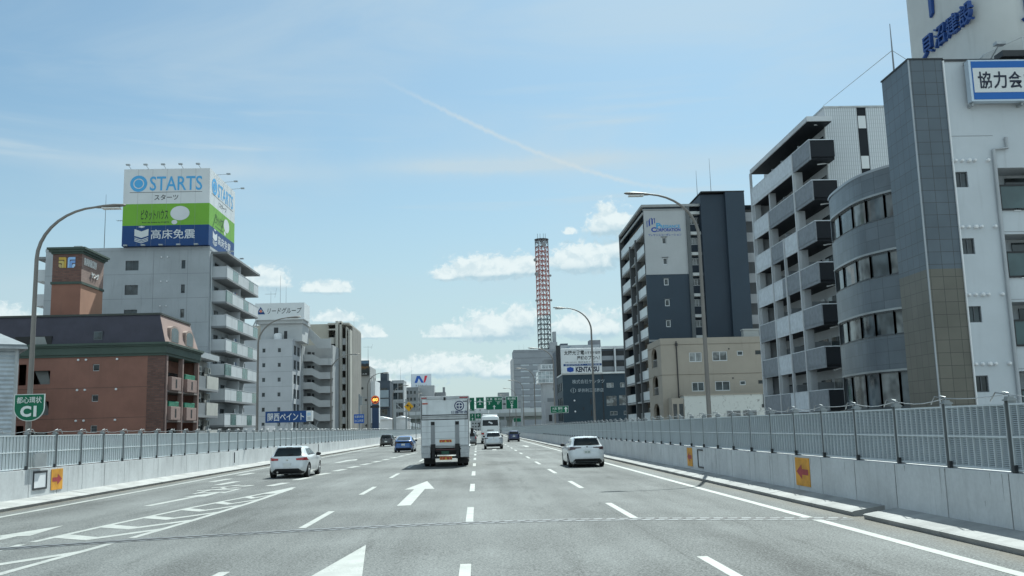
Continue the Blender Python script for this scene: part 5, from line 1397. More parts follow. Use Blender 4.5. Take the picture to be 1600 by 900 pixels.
# 8 paint billboard on a truss
B = thing('paint_billboard', (-30, 150, -2), 'navy billboard with white katakana and kanji on a low steel truss', 'billboard')
q = MB(); q.box(-33.4, -27.0, 150, 151.2, 3.72, 5.5); q.build('panel', SB, B)
q = MB(); q.box(-26.98, -26.1, 149.9, 151.2, 3.85, 5.45); sp = q.build('side_panel', SW, B)
text(sp, '塗料', (-26.85, 149.9, 4.7), (1, 0, 0), .6, .5, SBL); q = MB(); q.face((-26.8, 149.885, 4.05), (-26.3, 149.885, 4.05), (-26.3, 149.885, 4.5), (-26.8, 149.885, 4.5)); q.build('print', mat('print_grey', (.4, .42, .44)), sp)
text(B, '関西ペイント', (-33.05, 150, 3.98), (1, 0, 0), 5.7, 1.2, SW, bold=.008)
q = MB()
for x in (-31.6, -29.8, -28.2, -26.6):
    q.bar((x, 150.4, GROUND), (x, 150.4, 3.7), .12); q.bar((x, 150.4, .8), (x + 1.3, 150.9, 3.7), .07); q.bar((x + 1.3, 150.4, .8), (x, 150.9, 3.7), .07)
q.build('truss', STEEL, B)
q = MB(); q.box(-40, -33.6, 151, 158, GROUND, 3.3); q.box(-34.8, -34, 150.5, 151, 1.9, 3.2); q.build('low_annexe', PALE, thing('low_annexe', (-37, 154, GROUND), 'low pale annexe left of the navy paint billboard', 'building'))

# 9 farther blocks on the left
def block(name, label, x0, x1, y0, y1, z1, wallm, cols, rows, ww, wh, zt, st, side_=None, glassm=GLASS, fm=FRAME, cat='building', margin=.8, sc_=3):
    T = thing(name, ((x0 + x1) / 2, (y0 + y1) / 2, GROUND), label, cat)
    f = FRONT(x0, x1, y0, z1); hs = []
    step = (x1 - x0 - 2 * margin) / cols
    for k in range(rows):
        for c in range(cols):
            a = margin + step * (c + .5) - ww / 2; hs.append(f.hole(a, a + ww, zt - k * st - wh, zt - k * st))
    s = None; ss = []
    if side_:
        s = (RIGHT(x1, y0, y1, z1) if side_ == 'r' else LEFT(x0, y0, y1, z1))
        n = max(1, int((y1 - y0) // sc_))
        for k in range(rows):
            for c in range(n): a = (y1 - y0) * (c + .5) / n - .9; ss.append(s.hole(a, a + 1.8, zt - k * st - wh, zt - k * st))
    q = MB(); shell(q, x0, x1, y0, y1, z1, f, s if side_ == 'l' else None, s if side_ == 'r' else None); parapet(q, x0, x1, y0, y1, z1, .35); q.build('wall', wallm, T)
    for i, h in enumerate(hs): f.window(T, h, fm, glassm, 1)
    for i, h in enumerate(ss): s.window(T, h, fm, glassm, 1)
    return T
DKB = mat('dark_blue_cladding', (.05, .065, .085), .6, var=.08); MID = mat('mid_grey_wall', (.22, .23, .24), .8, var=.06); LTG = mat('light_grey_wall', (.40, .41, .42), .8, var=.05, streak=.2)
T = block('dark_office_tower', 'dark office tower with a glazed box and a small white rooftop sign', -33, -27.6, 300, 312, 17.5, DKB, 2, 5, 1.8, 2.0, 15.5, 3.3)
q = MB(); q.box(-30.8, -27.9, 298.6, 300, 9.5, 14.8); gb = q.build('glazed_box', mat('pale_blue_glass', (.22, .27, .31), .15, var=.1), T); q = MB(); q.box(-30.9, -27.8, 298.5, 300.1, 12.1, 12.4); q.box(-30.9, -27.8, 298.5, 300.1, 9.3, 9.6); q.build('box_frame', DARK, gb); q = MB(); q.box(-30.8, -28.6, 302, 308, 17.5, 20.5); q.build('lift_house', DKB, T)
q = MB(); q.box(-33.6, -31.4, 298.8, 299.2, 14.2, 17.0); s_ = q.build('roof_sign', SW, T); text(s_, '日', (-33.0, 298.8, 15.2), (1, 0, 0), .9, 1.3, SK, bold=.008)
T = block('framed_glass_office', 'office with a pale frame and dark blue glass grid left of the direction gantry', -28.6, -24.6, 318, 330, 18.5, LTG, 2, 6, 1.6, 2.3, 17.8, 3.1, None, GLASS, margin=.2)
antenna(T, -26, 322, 18.5, 5)
T = block('white_far_apartments', 'small pale apartment house with dark balcony recesses far left', -35.2, -30.8, 392, 404, 19.0, LTG, 3, 7, 1.0, 1.4, 18, 2.8, 'r')
T = block('grey_far_apartments', 'mid grey apartment house between two rooftop antennas far left', -30.7, -24.5, 396, 410, 19.6, MID, 3, 7, .9, 1.3, 18.4, 2.8, 'r'); antenna(T, -27.5, 398, 19.6, 9); antenna(T, -29.8, 398, 19.6, 4)
T = block('plain_grey_slab', 'plain grey slab block under the white billboard with the letter N', -25.2, -18.3, 405, 415, 20.6, LTG, 3, 2, .5, .8, 14, 4, 'r')
q = MB(); q.box(-18.2, -13.6, 408, 418, GROUND, 18.0); q.box(-14.8, -13.8, 409, 411, 18, 20.2); q.build('annexe', MID, T)
B = thing('letter_billboard', (-24, 422, 19), 'white billboard with a blue and red letter N over a line of katakana', 'billboard')
q = MB(); q.box(-29.2, -20.2, 420, 421, 17.0, 26.8); q.build('panel', mat('sign_pale_blue', (.55, .60, .66), .5, var=.03), B)
q = MB(); q.face((-28.6, 419.97, 22.9), (-27.4, 419.97, 22.9), (-26.3, 419.97, 26.), (-27.5, 419.97, 26.)); q.face((-27.3, 419.965, 26.), (-26.2, 419.965, 26.), (-24.4, 419.965, 22.9), (-25.5, 419.965, 22.9)); q.v = [(a + 2.6 * 0 + .9, b, c) for a, b, c in q.v]; q.build('letter_blue', mat('n_blue', (.02, .09, .38), .5, var=0), B, fix=False)
q = MB(); q.face((-24.5, 419.96, 23.1), (-23.9, 419.96, 22.9), (-22.8, 419.96, 26.), (-24.0, 419.96, 26.)); q.v = [(a + .9, b, c) for a, b, c in q.v]; q.build('letter_red', mat('n_red', (.55, .02, .05), .5, var=0), B, fix=False)
text(B, 'ネクステージ', (-27.3, 420, 21.2), (1, 0, 0), 5.2, .85, SK, bold=.008)
q = MB()
for x in (-28.6, -24.7, -20.8): q.box(x - .2, x + .2, 421, 421.4, GROUND, 17.2)
q.build('support_frame', STEEL, B)
T = thing('white_warehouse', (-22, 256, GROUND), 'low white warehouse seen over the left barrier beyond the navy post', 'warehouse')
q = MB(); q.box(-29, -22.4, 250, 268, GROUND, 5.0); q.box(-22.2, -18.9, 252, 268, GROUND, 5.3); q.build('wall', mat('warehouse_white', (.60, .61, .62), .7, streak=.2), T)
q = MB(); q.prism([(-29.3, 5.0), (-22.3, 5.0), (-25.8, 5.9)], (0, 249.6, 0), (1, 0, 0), (0, 0, 1), (0, 1, 0), 18.6); q.prism([(-22.25, 5.3), (-18.7, 5.3), (-20.4, 5.9)], (0, 251.6, 0), (1, 0, 0), (0, 0, 1), (0, 1, 0), 16.6); q.build('roof', WHITE, T)
# ------------------------------------------------------------------ buildings on the right
# 1 company headquarters: tiled column, painted wall, rounded roof tower
HQW = mat('hq_painted_wall', (.52, .555, .585), .7, var=.05, scale=.3, streak=.45, stain=(.24, .25, .26))
TILE = tile_mat('dark_granite_tile', (.082, .106, .130), (.096, .122, .148), (.04, .042, .045), .565, .56, .012, .38, 0., .1, .1)
TILEB = tile_mat('brown_granite_tile', (.112, .108, .088), (.128, .122, .10), (.045, .042, .036), .565, .56, .012, .38, 0., .1, .1)
T = thing('company_headquarters', (26, 46, GROUND), 'pale company building with a dark tiled corner column and rounded roof tower', 'building')
X0, X1, Y0, Y1 = 21.62, 34, 40, 42.8
f = FRONT(X0, X1, Y0, 18.0, .14)
Ws = [f.hole(.06, .64, 12.08 - k * 3.05, 12.80 - k * 3.05) for k in range(4)]
Bs = [f.hole(1.98, 6.2, 11.0 - k * 3.05, 12.95 - k * 3.05) for k in range(4)]
q = MB(); shell(q, X0, X1, Y0, Y1, 18.0, f); q.box(26.2, 34, 42.8, 54, GROUND, 17.99); q.build('wall', HQW, T)
for i, h in enumerate(Ws): f.window(T, h, FRAME, GLASS, 1, fr=.045)
for h in Bs:
    q = MB(); f.slab(q, h[0] + .001, h[1], h[2], h[3], -1.42, -1.40); f.slab(q, h[0], h[1], h[2] - .04, h[2] - .001, -1.4, -.141); f.slab(q, h[0], h[1], h[3] + .001, h[3] + .04, -1.4, -.141); f.slab(q, h[0] - .04, h[0] - .001, h[2], h[3], -1.4, -.141); rc = q.build('balcony_recess', HQW, T)
    g = MB(); f.slab(g, h[0] + 1.15, h[0] + 2.6, h[2] + .05, h[3] - .15, -1.39, -1.33); g.build('balcony_door', GLASS, rc)
    g = MB(); f.slab(g, h[0] + .06, h[1], h[2] + .06, h[2] + 1.08, .03, .045); g.build('glass_panel', glass_mat('smoked_glass', (.05, .085, .09), .08, .15), rc)
    g = MB(); f.slab(g, h[0], h[1], h[2] + 1.08, h[2] + 1.16, .01, .07); f.slab(g, h[0], h[1], h[2] - .02, h[2] + .06, .01, .07); f.slab(g, h[0], h[0] + .07, h[2] + .06, h[2] + 1.08, .01, .07); f.slab(g, h[0] + 1.62, h[0] + 1.68, h[2] + .06, h[2] + 1.08, .01, .07); g.build('railing_frame', SK, rc)
q = MB()
for k in range(4):
    zf = 12.95 - k * 3.05; q.box(X0 + 2.0, X1, 39.985, 39.998, zf - 3.05 + .1, zf - 3.05 + .12)
q.box(X0, X0 + 1.98, 39.988, 39.998, 14.45, 14.47); q.build('panel_joints', mat('joint_pale', (.28, .29, .31)), T)
for k in range(4):
    z = 13.3 - k * 3.05
    for a, s_ in ((.12, .07), (.42, .07), (.75, .09), (1.0, .07), (1.62, .075)):
        q = MB(); q.lathe(f.p(a, z), (0, -1, 0), [(0, s_), (.13, s_), (.17, s_ * .75), (.18, .02)], 14); q.build('vent_cap', WHITE, T, smooth=True)
    q = MB(); q.box(24.2, 24.5, 39.93, 39.99, z - 2.35, z - 2.25); q.build('drain_outlet', WHITE, T)
q = MB(); q.tube([(24.15, 39.9, 14.35), (24.15, 39.9, 13.85), (23.52, 39.9, 13.78), (23.52, 39.9, 12), (23.5, 39.9, GROUND)], .075, 10); q.build('drain_pipe', mat('pipe_pale', (.40, .42, .44), .5), T, smooth=True)
q = MB(); q.box(21.60, 21.66, 39.92, 40.02, GROUND, 18.02); q.build('corner_trim', WHITE, T)
q = MB(); q.box(20.02, 21.60, 40, 42.8, 8.4, 18.1); col_ = q.build('tiled_column', TILE, T)
q = MB(); q.box(20.02, 21.60, 40, 42.8, GROUND, 8.398); q.build('lower_column', TILEB, col_)
q = MB(); q.box(19.98, 21.64, 39.96, 42.84, 18.1, 18.17); q.box(21.64, 34, 39.95, 40.2, 18.0, 18.1); q.build('coping', DARK, T)
q = MB(); q.box(20.0, 20.06, 39.98, 40.04, GROUND, 18.1); q.build('edge_strip', mat('edge_light', (.35, .37, .39), .4, metal=.4), col_)
antenna(T, 20.3, 42.0, 18.15, 2.6); q = MB(); q.tube([(20.3, 42, 19.4), (24.6, 61.8, 23.6)], .018, 5); q.tube([(20.3, 42, 19.4), (21.5, 41.5, 18.17)], .014, 5); q.build('guy_wire', STEEL, T)
# rounded roof tower
q = MB(); pts = [(34, 47.5), (24.0, 47.5), (24.0, 42.2)] + [(25.6 - 1.6 * math.cos(t * math.pi / 16), 42.2 - 1.7 * math.sin(t * math.pi / 16)) for t in range(1, 9)] + [(34, 40.5)]
q.prism(pts, (0, 0, 18.02), (1, 0, 0), (0, 1, 0), (0, 0, 1), 12); tw = q.build('roof_tower', mat('tower_cream', (.52, .535, .53), .75, var=.05, streak=.35, stain=(.3, .31, .30)), T, smooth=True)
BLU = mat('letter_blue_enamel', (.018, .06, .24), .45, var=.1)
for i, ch in enumerate('貝沼建設'): text(tw, ch, (24.0, 46.0 - i * 1.28, 20.55), (0, -1, 0), 1.1, 1.05, BLU, bold=.008, thick=.16, off=.03)
for i, ch in enumerate('貝沼'): text(tw, ch, (25.85 + i * 1.75, 40.5, 20.1), (1, 0, 0), 1.45, 1.7, BLU, bold=.008, thick=.14, off=.03)
q = MB(); q.prism([(0, 0), (.28, .15), (.34, 1.4), (.0, 1.4)], (23.97, 44.9, 22.35), (0, -1, 0), (0, 0, 1), (-1, 0, 0), .15); q.build('emblem_tip', BLU, tw)
q = MB()
q.tube([(23.9, 44.5, 18.1), (24.2, 41, 18.75), (25.4, 39.9, 19.1), (28, 39.75, 19.1)], .025, 6)
for x in (25.4, 26.5, 27.6): q.bar((x, 39.85, 18.1), (x, 39.85, 19.1), .03)
q.build('roof_railing', FRAMEW, T)
q = MB(); q.box(24.3, 34, 39.7, 40.4, 18.12, 18.4); q.build('roof_duct', DARK, T)
for x in (23.9, 25.9):
    flood(T, (x, 40, 18.1), (x, 39.2, 18.5))
B = thing('partner_signboard', (25, 39.6, 16.9), 'blue and white boxed signboard with black kanji on the pale company building', 'sign')
q = MB(); q.box(22.5, 29, 39.45, 39.8, 15.9, 17.85); q.build('case', mat('sign_case', (.50, .58, .66), .35, metal=.3, var=.05), B, bevel=.02)
q = MB(); q.box(22.62, 28.9, 39.43, 39.46, 15.98, 17.77); q.build('blue_face', mat('sign_band_blue', (.02, .12, .42), .5, var=.03), B)
q = MB(); q.box(22.66, 28.9, 39.415, 39.44, 16.3, 17.45); q.build('white_face', mat('sign_face', (.64, .66, .66), .5, var=.02), B)
for i, ch in enumerate('協力会社募集中'): text(B, ch, (22.86 + i * .705, 39.415, 16.47), (1, 0, 0), .62, .80, mat('letter_navy', (.012, .018, .04), .5, var=0), bold=.02)
q = MB()
for x in (22.62, 24.9, 26.8):
    for z in (15.75, 17.8): q.box(x - .05, x + .05, 39.6, 40, z, z + .12)
q.build('bracket', STEEL, B)

# 2 bowed tiled office
T = thing('bowed_office', (23, 47, GROUND), 'dark tiled office with a bowed front and ribbon windows beside the tiled column', 'building')
P = [Vector(p) for p in ((20.85, 43.05), (20.3, 43.85), (19.80, 45.0), (19.57, 46.2), (19.62, 48.1), (19.87, 50.0), (20.5, 50.7), (24, 50.9))]
def cat_(P, n=4):
    out = []
    for i in range(len(P) - 1):
        a, b, c, d = P[max(i - 1, 0)], P[i], P[i + 1], P[min(i + 2, len(P) - 1)]
        for k in range(n): t = k / n; out.append(.5 * ((2 * b) + (c - a) * t + (2 * a - 5 * b + 4 * c - d) * t * t + (3 * b - a - 3 * c + d) * t**3))
    return out + [P[-1]]
C_ = cat_(P)
nw = 21                                                          # windows stop where the curve turns away
def rib(mb, i0, i1, z0, z1, o=0.):
    pts = []
    for i in range(i0, i1 + 1):
        d = (C_[min(i + 1, len(C_) - 1)] - C_[max(i - 1, 0)]).normalized(); n = Vector((d.y, -d.x)); n = n if n.x < 0 or n.y < 0 else -n
        n = Vector((-d.y, d.x)); n = n if n.dot(Vector((-1, -.2))) > 0 else -n
        pts.append(C_[i] + n * o)
    for a, b in zip(pts, pts[1:]): mb.face((a.x, a.y, z0), (b.x, b.y, z0), (b.x, b.y, z1), (a.x, a.y, z1))
    return pts
bands = [(11.62, 12.85), (8.80, 10.0), (5.90, 7.08), (2.4, 4.15)]
BT = tile_mat('bowed_tile', (.098, .12, .142), (.125, .15, .175), (.065, .075, .085), .55, .62, .010, .35, 0., .12, .1)
q = MB(); z = GROUND; L = len(C_) - 1
edges = [GROUND] + [v for b in reversed(bands) for v in b] + [14.1]
for k in range(0, len(edges), 2): rib(q, 0, L, edges[k], edges[k + 1])
for b in bands: rib(q, nw, L, *b); rib(q, 0, 1, *b)
q.face(*[(p.x, p.y, 14.08) for p in C_], (26, 43.05, 14.08)); q.build('wall', BT, T, fix=False)
for b in bands:
    trims = [MB(), MB()]; rib(trims[0], 1, nw, b[1] - .001, b[1] + .10, .05)
    a1 = rib(MB(), 1, nw, 0, 1, .05); a2 = rib(MB(), 1, nw, 0, 1, -.2)
    for u, v, w, x in zip(a1, a1[1:], a2, a2[1:]): trims[0].face((u.x, u.y, b[1]), (v.x, v.y, b[1]), (x.x, x.y, b[1]), (w.x, w.y, b[1])); trims[1].face((u.x, u.y, b[0]), (v.x, v.y, b[0]), (x.x, x.y, b[0]), (w.x, w.y, b[0]))
    [w_.build('window_trim', mat('trim_light', (.30, .32, .33), .35, metal=.4, var=.15), T, fix=False) for w_ in trims]
    ks = [1, 5, 9, 13, 17, 21]
    for j, (k0, k1) in enumerate(zip(ks, ks[1:])):
        m = MB(); p = rib(MB(), k0, k1, 0, 1, -.1)
        m.bar((p[0].x, p[0].y, b[0]), (p[0].x, p[0].y, b[1]), .08); m.bar((p[-1].x, p[-1].y, b[0]), (p[-1].x, p[-1].y, b[1]), .08)
        for u, v in zip(p, p[1:]): m.bar((u.x, u.y, b[0] + .03), (v.x, v.y, b[0] + .03), .07); m.bar((u.x, u.y, b[1] - .03), (v.x, v.y, b[1] - .03), .07)
        wdw = m.build('window', FRAME, T)
        g = MB(); rib(g, k0, k1, b[0], b[1], -.13); g.build('pane', GLASS2 if (j + int(b[0])) % 5 in (0, 3) else glass_mat('office_glass', (.075, .09, .10), .05, .6), wdw, fix=False)  # office panes: pale sky reflection put into the lighter base colour
q = MB(); rib(q, 0, L, 14.08, 14.2, .06); rib(q, 0, L, 14.08, 14.2, -.1); q.build('coping', mat('coping_light', (.34, .36, .38), .35, metal=.4), T, fix=False)
q = MB()
for (k0, k1, z0, z1) in ((0, 3, 12.25, 12.45),): 
    p = rib(MB(), 2, 7, 0, 1, -.35); q.bar((p[0].x, p[0].y, 12.5), (p[-1].x, p[-1].y, 12.42), .06)
q.build('ceiling_light_tube', lamp_mat('tube_glow', (1., .97, .85), 2.2), T)

# 3 white apartment house with staggered balcony panels
T = thing('staggered_balcony_apartments', (26, 68, GROUND), 'white apartment house with boxy balconies of alternating grey and white panels', 'building')
RIBW = bpy.data.materials.new('ribbed_white'); RIBW.use_nodes = True
N = NT(RIBW.node_tree); b_ = N.n['Principled BSDF']; b_.inputs['Roughness'].default_value = .6; oc = N.new('ShaderNodeTexCoord').outputs['Object']; x_, y_, z_ = N.sep(oc)
wv = N.m('SINE', N.m('MULTIPLY', N.m('ADD', x_, y_), 42.)); gr = N.m('GREATER_THAN', N.m('MODULO', N.m('ADD', z_, 60), .30), .05)
N.l.new(N.mix(N.m('MULTIPLY', N.ramp(wv, -.3, .8), N.m('ADD', .5, N.m('MULTIPLY', gr, .5))), (.36, .385, .41, 1), (.56, .59, .61, 1)), b_.inputs['Base Color'])
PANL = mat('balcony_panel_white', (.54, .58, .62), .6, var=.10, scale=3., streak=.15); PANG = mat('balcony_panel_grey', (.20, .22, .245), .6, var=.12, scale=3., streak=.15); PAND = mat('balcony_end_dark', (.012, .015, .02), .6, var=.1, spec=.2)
STUC = mat('white_stucco', (.44, .46, .48), .8, var=.06, streak=.25)
X0, X1, Y0, Y1 = 24.7, 33, 62, 76
q = MB(); q.box(X0, X1, Y0, Y1, GROUND, 23.5); q.build('wall', STUC, T)
q = MB(); q.box(X0 - .01, X0 + 2.3, Y0 - .06, Y0 - .001, GROUND, 23.55); q.box(X0 + 2.95, X1, Y0 - .06, Y0 - .001, GROUND, 23.55); q.build('ribbed_cladding', RIBW, T)
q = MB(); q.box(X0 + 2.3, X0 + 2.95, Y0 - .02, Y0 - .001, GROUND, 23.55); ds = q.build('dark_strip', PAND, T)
for k in range(3):
    q = MB(); q.box(X0 + 2.36, X0 + 2.9, Y0 - .05, Y0 - .02, 22.0 - k * 2.9, 22.9 - k * 2.9); q.build('strip_window', FRAMEW, ds)
q = MB(); q.box(X0 - .05, X1, Y0 - .12, Y1, 23.5, 23.62); q.build('coping', STEEL, T)
q = MB(); q.box(23.06, X0 - .002, 74.12, 74.3, GROUND, 19.6); q.build('end_wall', STUC, T)
q = MB(); q.box(22.95, X0 - .01, 60.7, 74.2, 22.15, 22.5); q.build('balcony_roof', mat('eave_white', (.46, .48, .5), .6, streak=.2), T)
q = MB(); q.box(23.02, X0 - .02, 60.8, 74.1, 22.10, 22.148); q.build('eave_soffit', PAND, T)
l3 = Wall((X0, Y1), (0, -1), Y1 - Y0, GROUND, 23)
for k in range(8):
    zt = 20.78 - k * 2.82; zf = zt - 1.12
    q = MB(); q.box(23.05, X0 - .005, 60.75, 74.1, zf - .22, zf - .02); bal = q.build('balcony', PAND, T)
    segs = [(60.62, 64.0), (64.1, 66.9), (67.0, 70.0), (70.1, 74.1)]
    if k == 0: segs = [(60.62, 64.0), (64.1, 74.1)]
    elif k % 3 == 1: segs = [(60.62, 64.), (64.1, 70.), (70.1, 74.1)]
    elif k % 3 == 0: segs = [(60.62, 64.), (64.1, 67.9), (68.0, 74.1)]
    for j, (a, b) in enumerate(segs):
        m = [PANG, PANL, PANG, PANL][(j + (k % 2 if j else 0)) % 4] if j else PANG
        q = MB(); q.box(22.93, 23.02, a, b, zf - .25, zt); q.box(22.90, 22.93, a, b, zf - .25 + .2, zf - .03); q.build('parapet_panel', m, bal)
    q = MB(); q.box(23.02, X0 - .02, 60.62, 60.70, zf - .05, zt - .02); q.build('end_panel', PAND, bal)
    q = MB(); q.box(22.91, 23.06, 60.6, 74.1, zt, zt + .05); q.box(23.06, X0 - .02, 60.6, 60.72, zt, zt + .05); q.build('handrail', PANL, bal)
    for (a, b) in ((1.9, 3.4), (6.0, 7.8), (9.8, 11.6), (12.3, 13.6)):
        q = MB(); l3.slab(q, a, b, zf, zf + 1.95, .004, .05); q.build('balcony_door', pane(k + int(a)), T)
    q = MB()
    for yy in (64.05, 67.8, 70.05): q.box(23.4, X0 - .01, yy - .04, yy + .04, zf, zf + 1.75)
    q.split('partition', mat('partition_grey', (.27, .29, .31), .6), bal)
    for yy in (62.6, 66.0, 69.0):
        q = MB(); q.box(24.25, X0 - .02, yy, yy + .8, zf + .02, zf + .62); q.build('air_conditioner', mat('ac_pale', (.42, .43, .43), .6), T, bevel=.02)
    q = MB(); q.tube([(X0 - .08, 61.85, zf + 2.3), (X0 - .08, 61.85, zf + .35 + 2.3), (23.7, 61.3, zf + 2.42)], .05, 8); q.tube([(X0 - .09, 61.8, zf - .4), (X0 - .09, 61.8, zf + 2.3)], .06, 8); q.build('drain_pipe', mat('pipe_white', (.52, .54, .55), .5), T)
q = MB()
for yy, zt in ((64.05, 20.7), (70.05, 18.), (74.1, 22.15), (67.0, 15.2)): q.box(22.86, 23.06, yy - .07, yy + .07, GROUND, zt)
q.split('balcony_fin', mat('fin_white', (.50, .52, .54), .5), T)
q = MB()
for yy in (64.05, 70.05, 73.9): q.box(23.06, 23.55, yy - .12, yy + .12, GROUND, 20.)
q.split('pier', STUC, T)
q = MB(); q.tube([(25, 64, 23.5), (22., 70, 25.)], .01, 4)

# 4 beige three-storey house with arched balconies
T = thing('beige_arched_house', (30, 120, GROUND), 'beige three storey house with arched openings and white framed windows', 'building')
BEI = mat('beige_render', (.335, .302, .255), .9, var=.05, scale=.3, streak=.28, stain=(.15, .13, .105), bump=.1)
X0, X1, Y0, Y1 = 23.3, 38, 117, 126
f = FRONT(X0, X1, Y0, 12.6, .12)
q = MB()
H = [f.hole(a, b, zb, zt) for (a, b, zb, zt) in ((3.6, 5.2, 9.55, 10.75), (6.55, 8.45, 9.6, 10.8), (9.72, 10.5, 10.22, 10.82), (12.05, 12.85, 10.3, 10.82), (3.75, 5.3, 5.85, 7.0), (6.7, 8.6, 5.85, 7.05), (9.85, 10.6, 6.5, 7.05), (12.2, 12.9, 6.6, 7.05))]
f.add(q)
q.face((X1, Y0, GROUND), (X1, Y1, GROUND), (X1, Y1, 12.6), (X1, Y0, 12.6)); q.face((X1, Y1, GROUND), (X0, Y1, GROUND), (X0, Y1, 12.6), (X1, Y1, 12.6)); q.face((X0, Y0, 12.4), (X1, Y0, 12.4), (X1, Y1, 12.4), (X0, Y1, 12.4))
# left wall with three arches, built as a strip of quads around each arch
def arch_wall(mb, x, ya, yb, zs, z0, z1, rz):
    yc, hw = (ya + yb) / 2, 1.9
    for (y0_, y1_) in ((ya, yc - hw), (yc + hw, yb)): mb.face((x, y0_, z0), (x, y1_, z0), (x, y1_, z1), (x, y0_, z1))
    last = z0
    for (zb, zsp) in zs:
        mb.face((x, yc - hw, last), (x, yc + hw, last), (x, yc + hw, zb), (x, yc - hw, zb))
        n = 12; top = zsp + rz + .25
        for i in range(n):
            t0, t1 = math.pi * i / n, math.pi * (i + 1) / n
            y0_, y1_ = yc + hw * math.cos(t0), yc + hw * math.cos(t1); a, b = zsp + rz * math.sin(t0), zsp + rz * math.sin(t1)
            mb.face((x, y0_, a), (x, y1_, b), (x, y1_, top), (x, y0_, top)); mb.face((x, y0_, a), (x, y1_, b), (x + .35, y1_, b), (x + .35, y0_, a))
        for yy in (yc - hw, yc + hw): mb.face((x, yy, zb), (x, yy, zsp), (x + .35, yy, zsp), (x + .35, yy, zb))
        mb.face((x, yc - hw, zb), (x, yc + hw, zb), (x + .35, yc + hw, zb), (x + .35, yc - hw, zb))
        last = top
    mb.face((x, yc - hw, last), (x, yc + hw, last), (x, yc + hw, z1), (x, yc - hw, z1))
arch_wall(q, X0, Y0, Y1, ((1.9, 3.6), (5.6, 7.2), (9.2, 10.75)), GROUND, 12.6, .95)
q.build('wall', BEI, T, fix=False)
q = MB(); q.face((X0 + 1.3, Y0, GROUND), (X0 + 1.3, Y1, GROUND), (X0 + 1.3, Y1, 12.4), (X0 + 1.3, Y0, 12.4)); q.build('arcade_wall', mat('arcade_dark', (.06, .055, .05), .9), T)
for zb in (1.9, 5.6, 9.2):
    q = MB(); q.box(X0 + .1, X0 + 1.28, Y0 + .3, Y1 - .3, zb - .3, zb - .02); q.build('arcade_floor', BEI, T)
    q = MB()
    for i in range(7): q.bar((X0 + .2, 119.7 + i * .6, zb), (X0 + .2, 119.7 + i * .6, zb + 1.), .03)
    q.bar((X0 + .2, 119.5, zb + 1.), (X0 + .2, 123.5, zb + 1.), .05); q.build('arch_railing', FRAMEW, T)
for i, h in enumerate(H):
    small = h[1] - h[0] < 1
    f.window(T, h, DARK if h[0] > 12 else FRAMEW, GLASS if small else (GLASS2 if i < 3 else GLASS), 0 if small else 1, 0, .09)
q = MB()
for z in (11.75, 7.95): q.box(X0 - .03, X1, Y0 - .03, Y0 - .001, z, z + .06); q.box(X0 - .03, X0 - .001, Y0, Y1, z, z + .06)
q.build('string_course', mat('joint_beige', (.17, .15, .12)), T)
for a in (2.0, 13.9):
    q = MB(); q.tube([f.p(a, 12.2, .12), f.p(a, 4, .12)], .07, 8); q.box(f.p(a, 0)[0] - .14, f.p(a, 0)[0] + .14, Y0 - .26, Y0 - .02, 11.6, 11.95); q.build('drain_pipe', mat('pipe_dark', (.03, .028, .03), .5), T)
q = MB(); q.box(34.3, 36.3, 118, 119, 12.62, 13.5); q.box(34.2, 36.4, 117.9, 119.1, 13.5, 13.68); q.build('roof_cooling_unit', mat('unit_grey', (.40, .41, .40), .6), T)
q = MB(); q.lathe((32.0, 116.98, 11.1), (0, -1, 0), [(0, .1), (.03, .1)], 12); q.lathe((32.3, 116.98, 7.4), (0, -1, 0), [(0, .1), (.03, .1)], 12); q.split('round_vent', DARK, T)
T2 = thing('white_annexe', (31, 115, GROUND), 'low peeling white annexe in front of the beige arched house', 'building')
PEEL = bpy.data.materials.new('peeling_white'); PEEL.use_nodes = True; N = NT(PEEL.node_tree); b_ = N.n['Principled BSDF']; b_.inputs['Roughness'].default_value = .85; oc = N.new('ShaderNodeTexCoord').outputs['Object']
pn = N.m('MULTIPLY', N.ramp(N.noise(oc, 1.6, 6, .72, 1.2), .56, .62), N.ramp(N.noise(oc, .35, 3), .42, .6)); N.l.new(N.mix(pn, (.56, .57, .54, 1), (.27, .265, .25, 1)), b_.inputs['Base Color'])
q = MB(); q.box(25.4, 38, 114.5, 116.9, GROUND, 5.25); q.build('wall', PEEL, T2)
q = MB(); q.box(25.3, 38.1, 114.4, 116.9, 5.25, 5.4); q.build('coping', BEI, T2)
f = FRONT(23.9, 25.38, 114.6, 5.0, .1); h1 = f.hole(.12, .62, 1.5, 4.3); h2 = f.hole(.86, 1.4, 1.5, 4.3); q = MB(); f.add(q); q.box(23.9, 25.38, 114.75, 116.9, GROUND, 5.0); q.build('porch', BEI, T2, fix=False)
for h in (h1, h2): f.window(T2, h, FRAME, GLASS, 0)
for (x, w_) in ((30.6, 1.7), (32.6, 1.7), (36.2, 1.)):
    q = MB(); q.box(x, x + w_, 114.44, 114.5, 2.6, 3.3); l = q.build('louvre_window', mat('louvre_grey', (.30, .31, .31), .6), T2)
    q = MB()
    for i in range(6): q.box(x + .06, x + w_ - .06, 114.41, 114.44, 2.66 + i * .1, 2.7 + i * .1)
    q.build('slats', DARK, l)
q = MB(); q.box(35.0, 35.4, 114.42, 114.5, 3.6, 4.0); q.tube([(35.2, 114.45, 4.0), (35.25, 114.45, 5.2)], .04, 6); q.build('meter_box', DARK, T2)

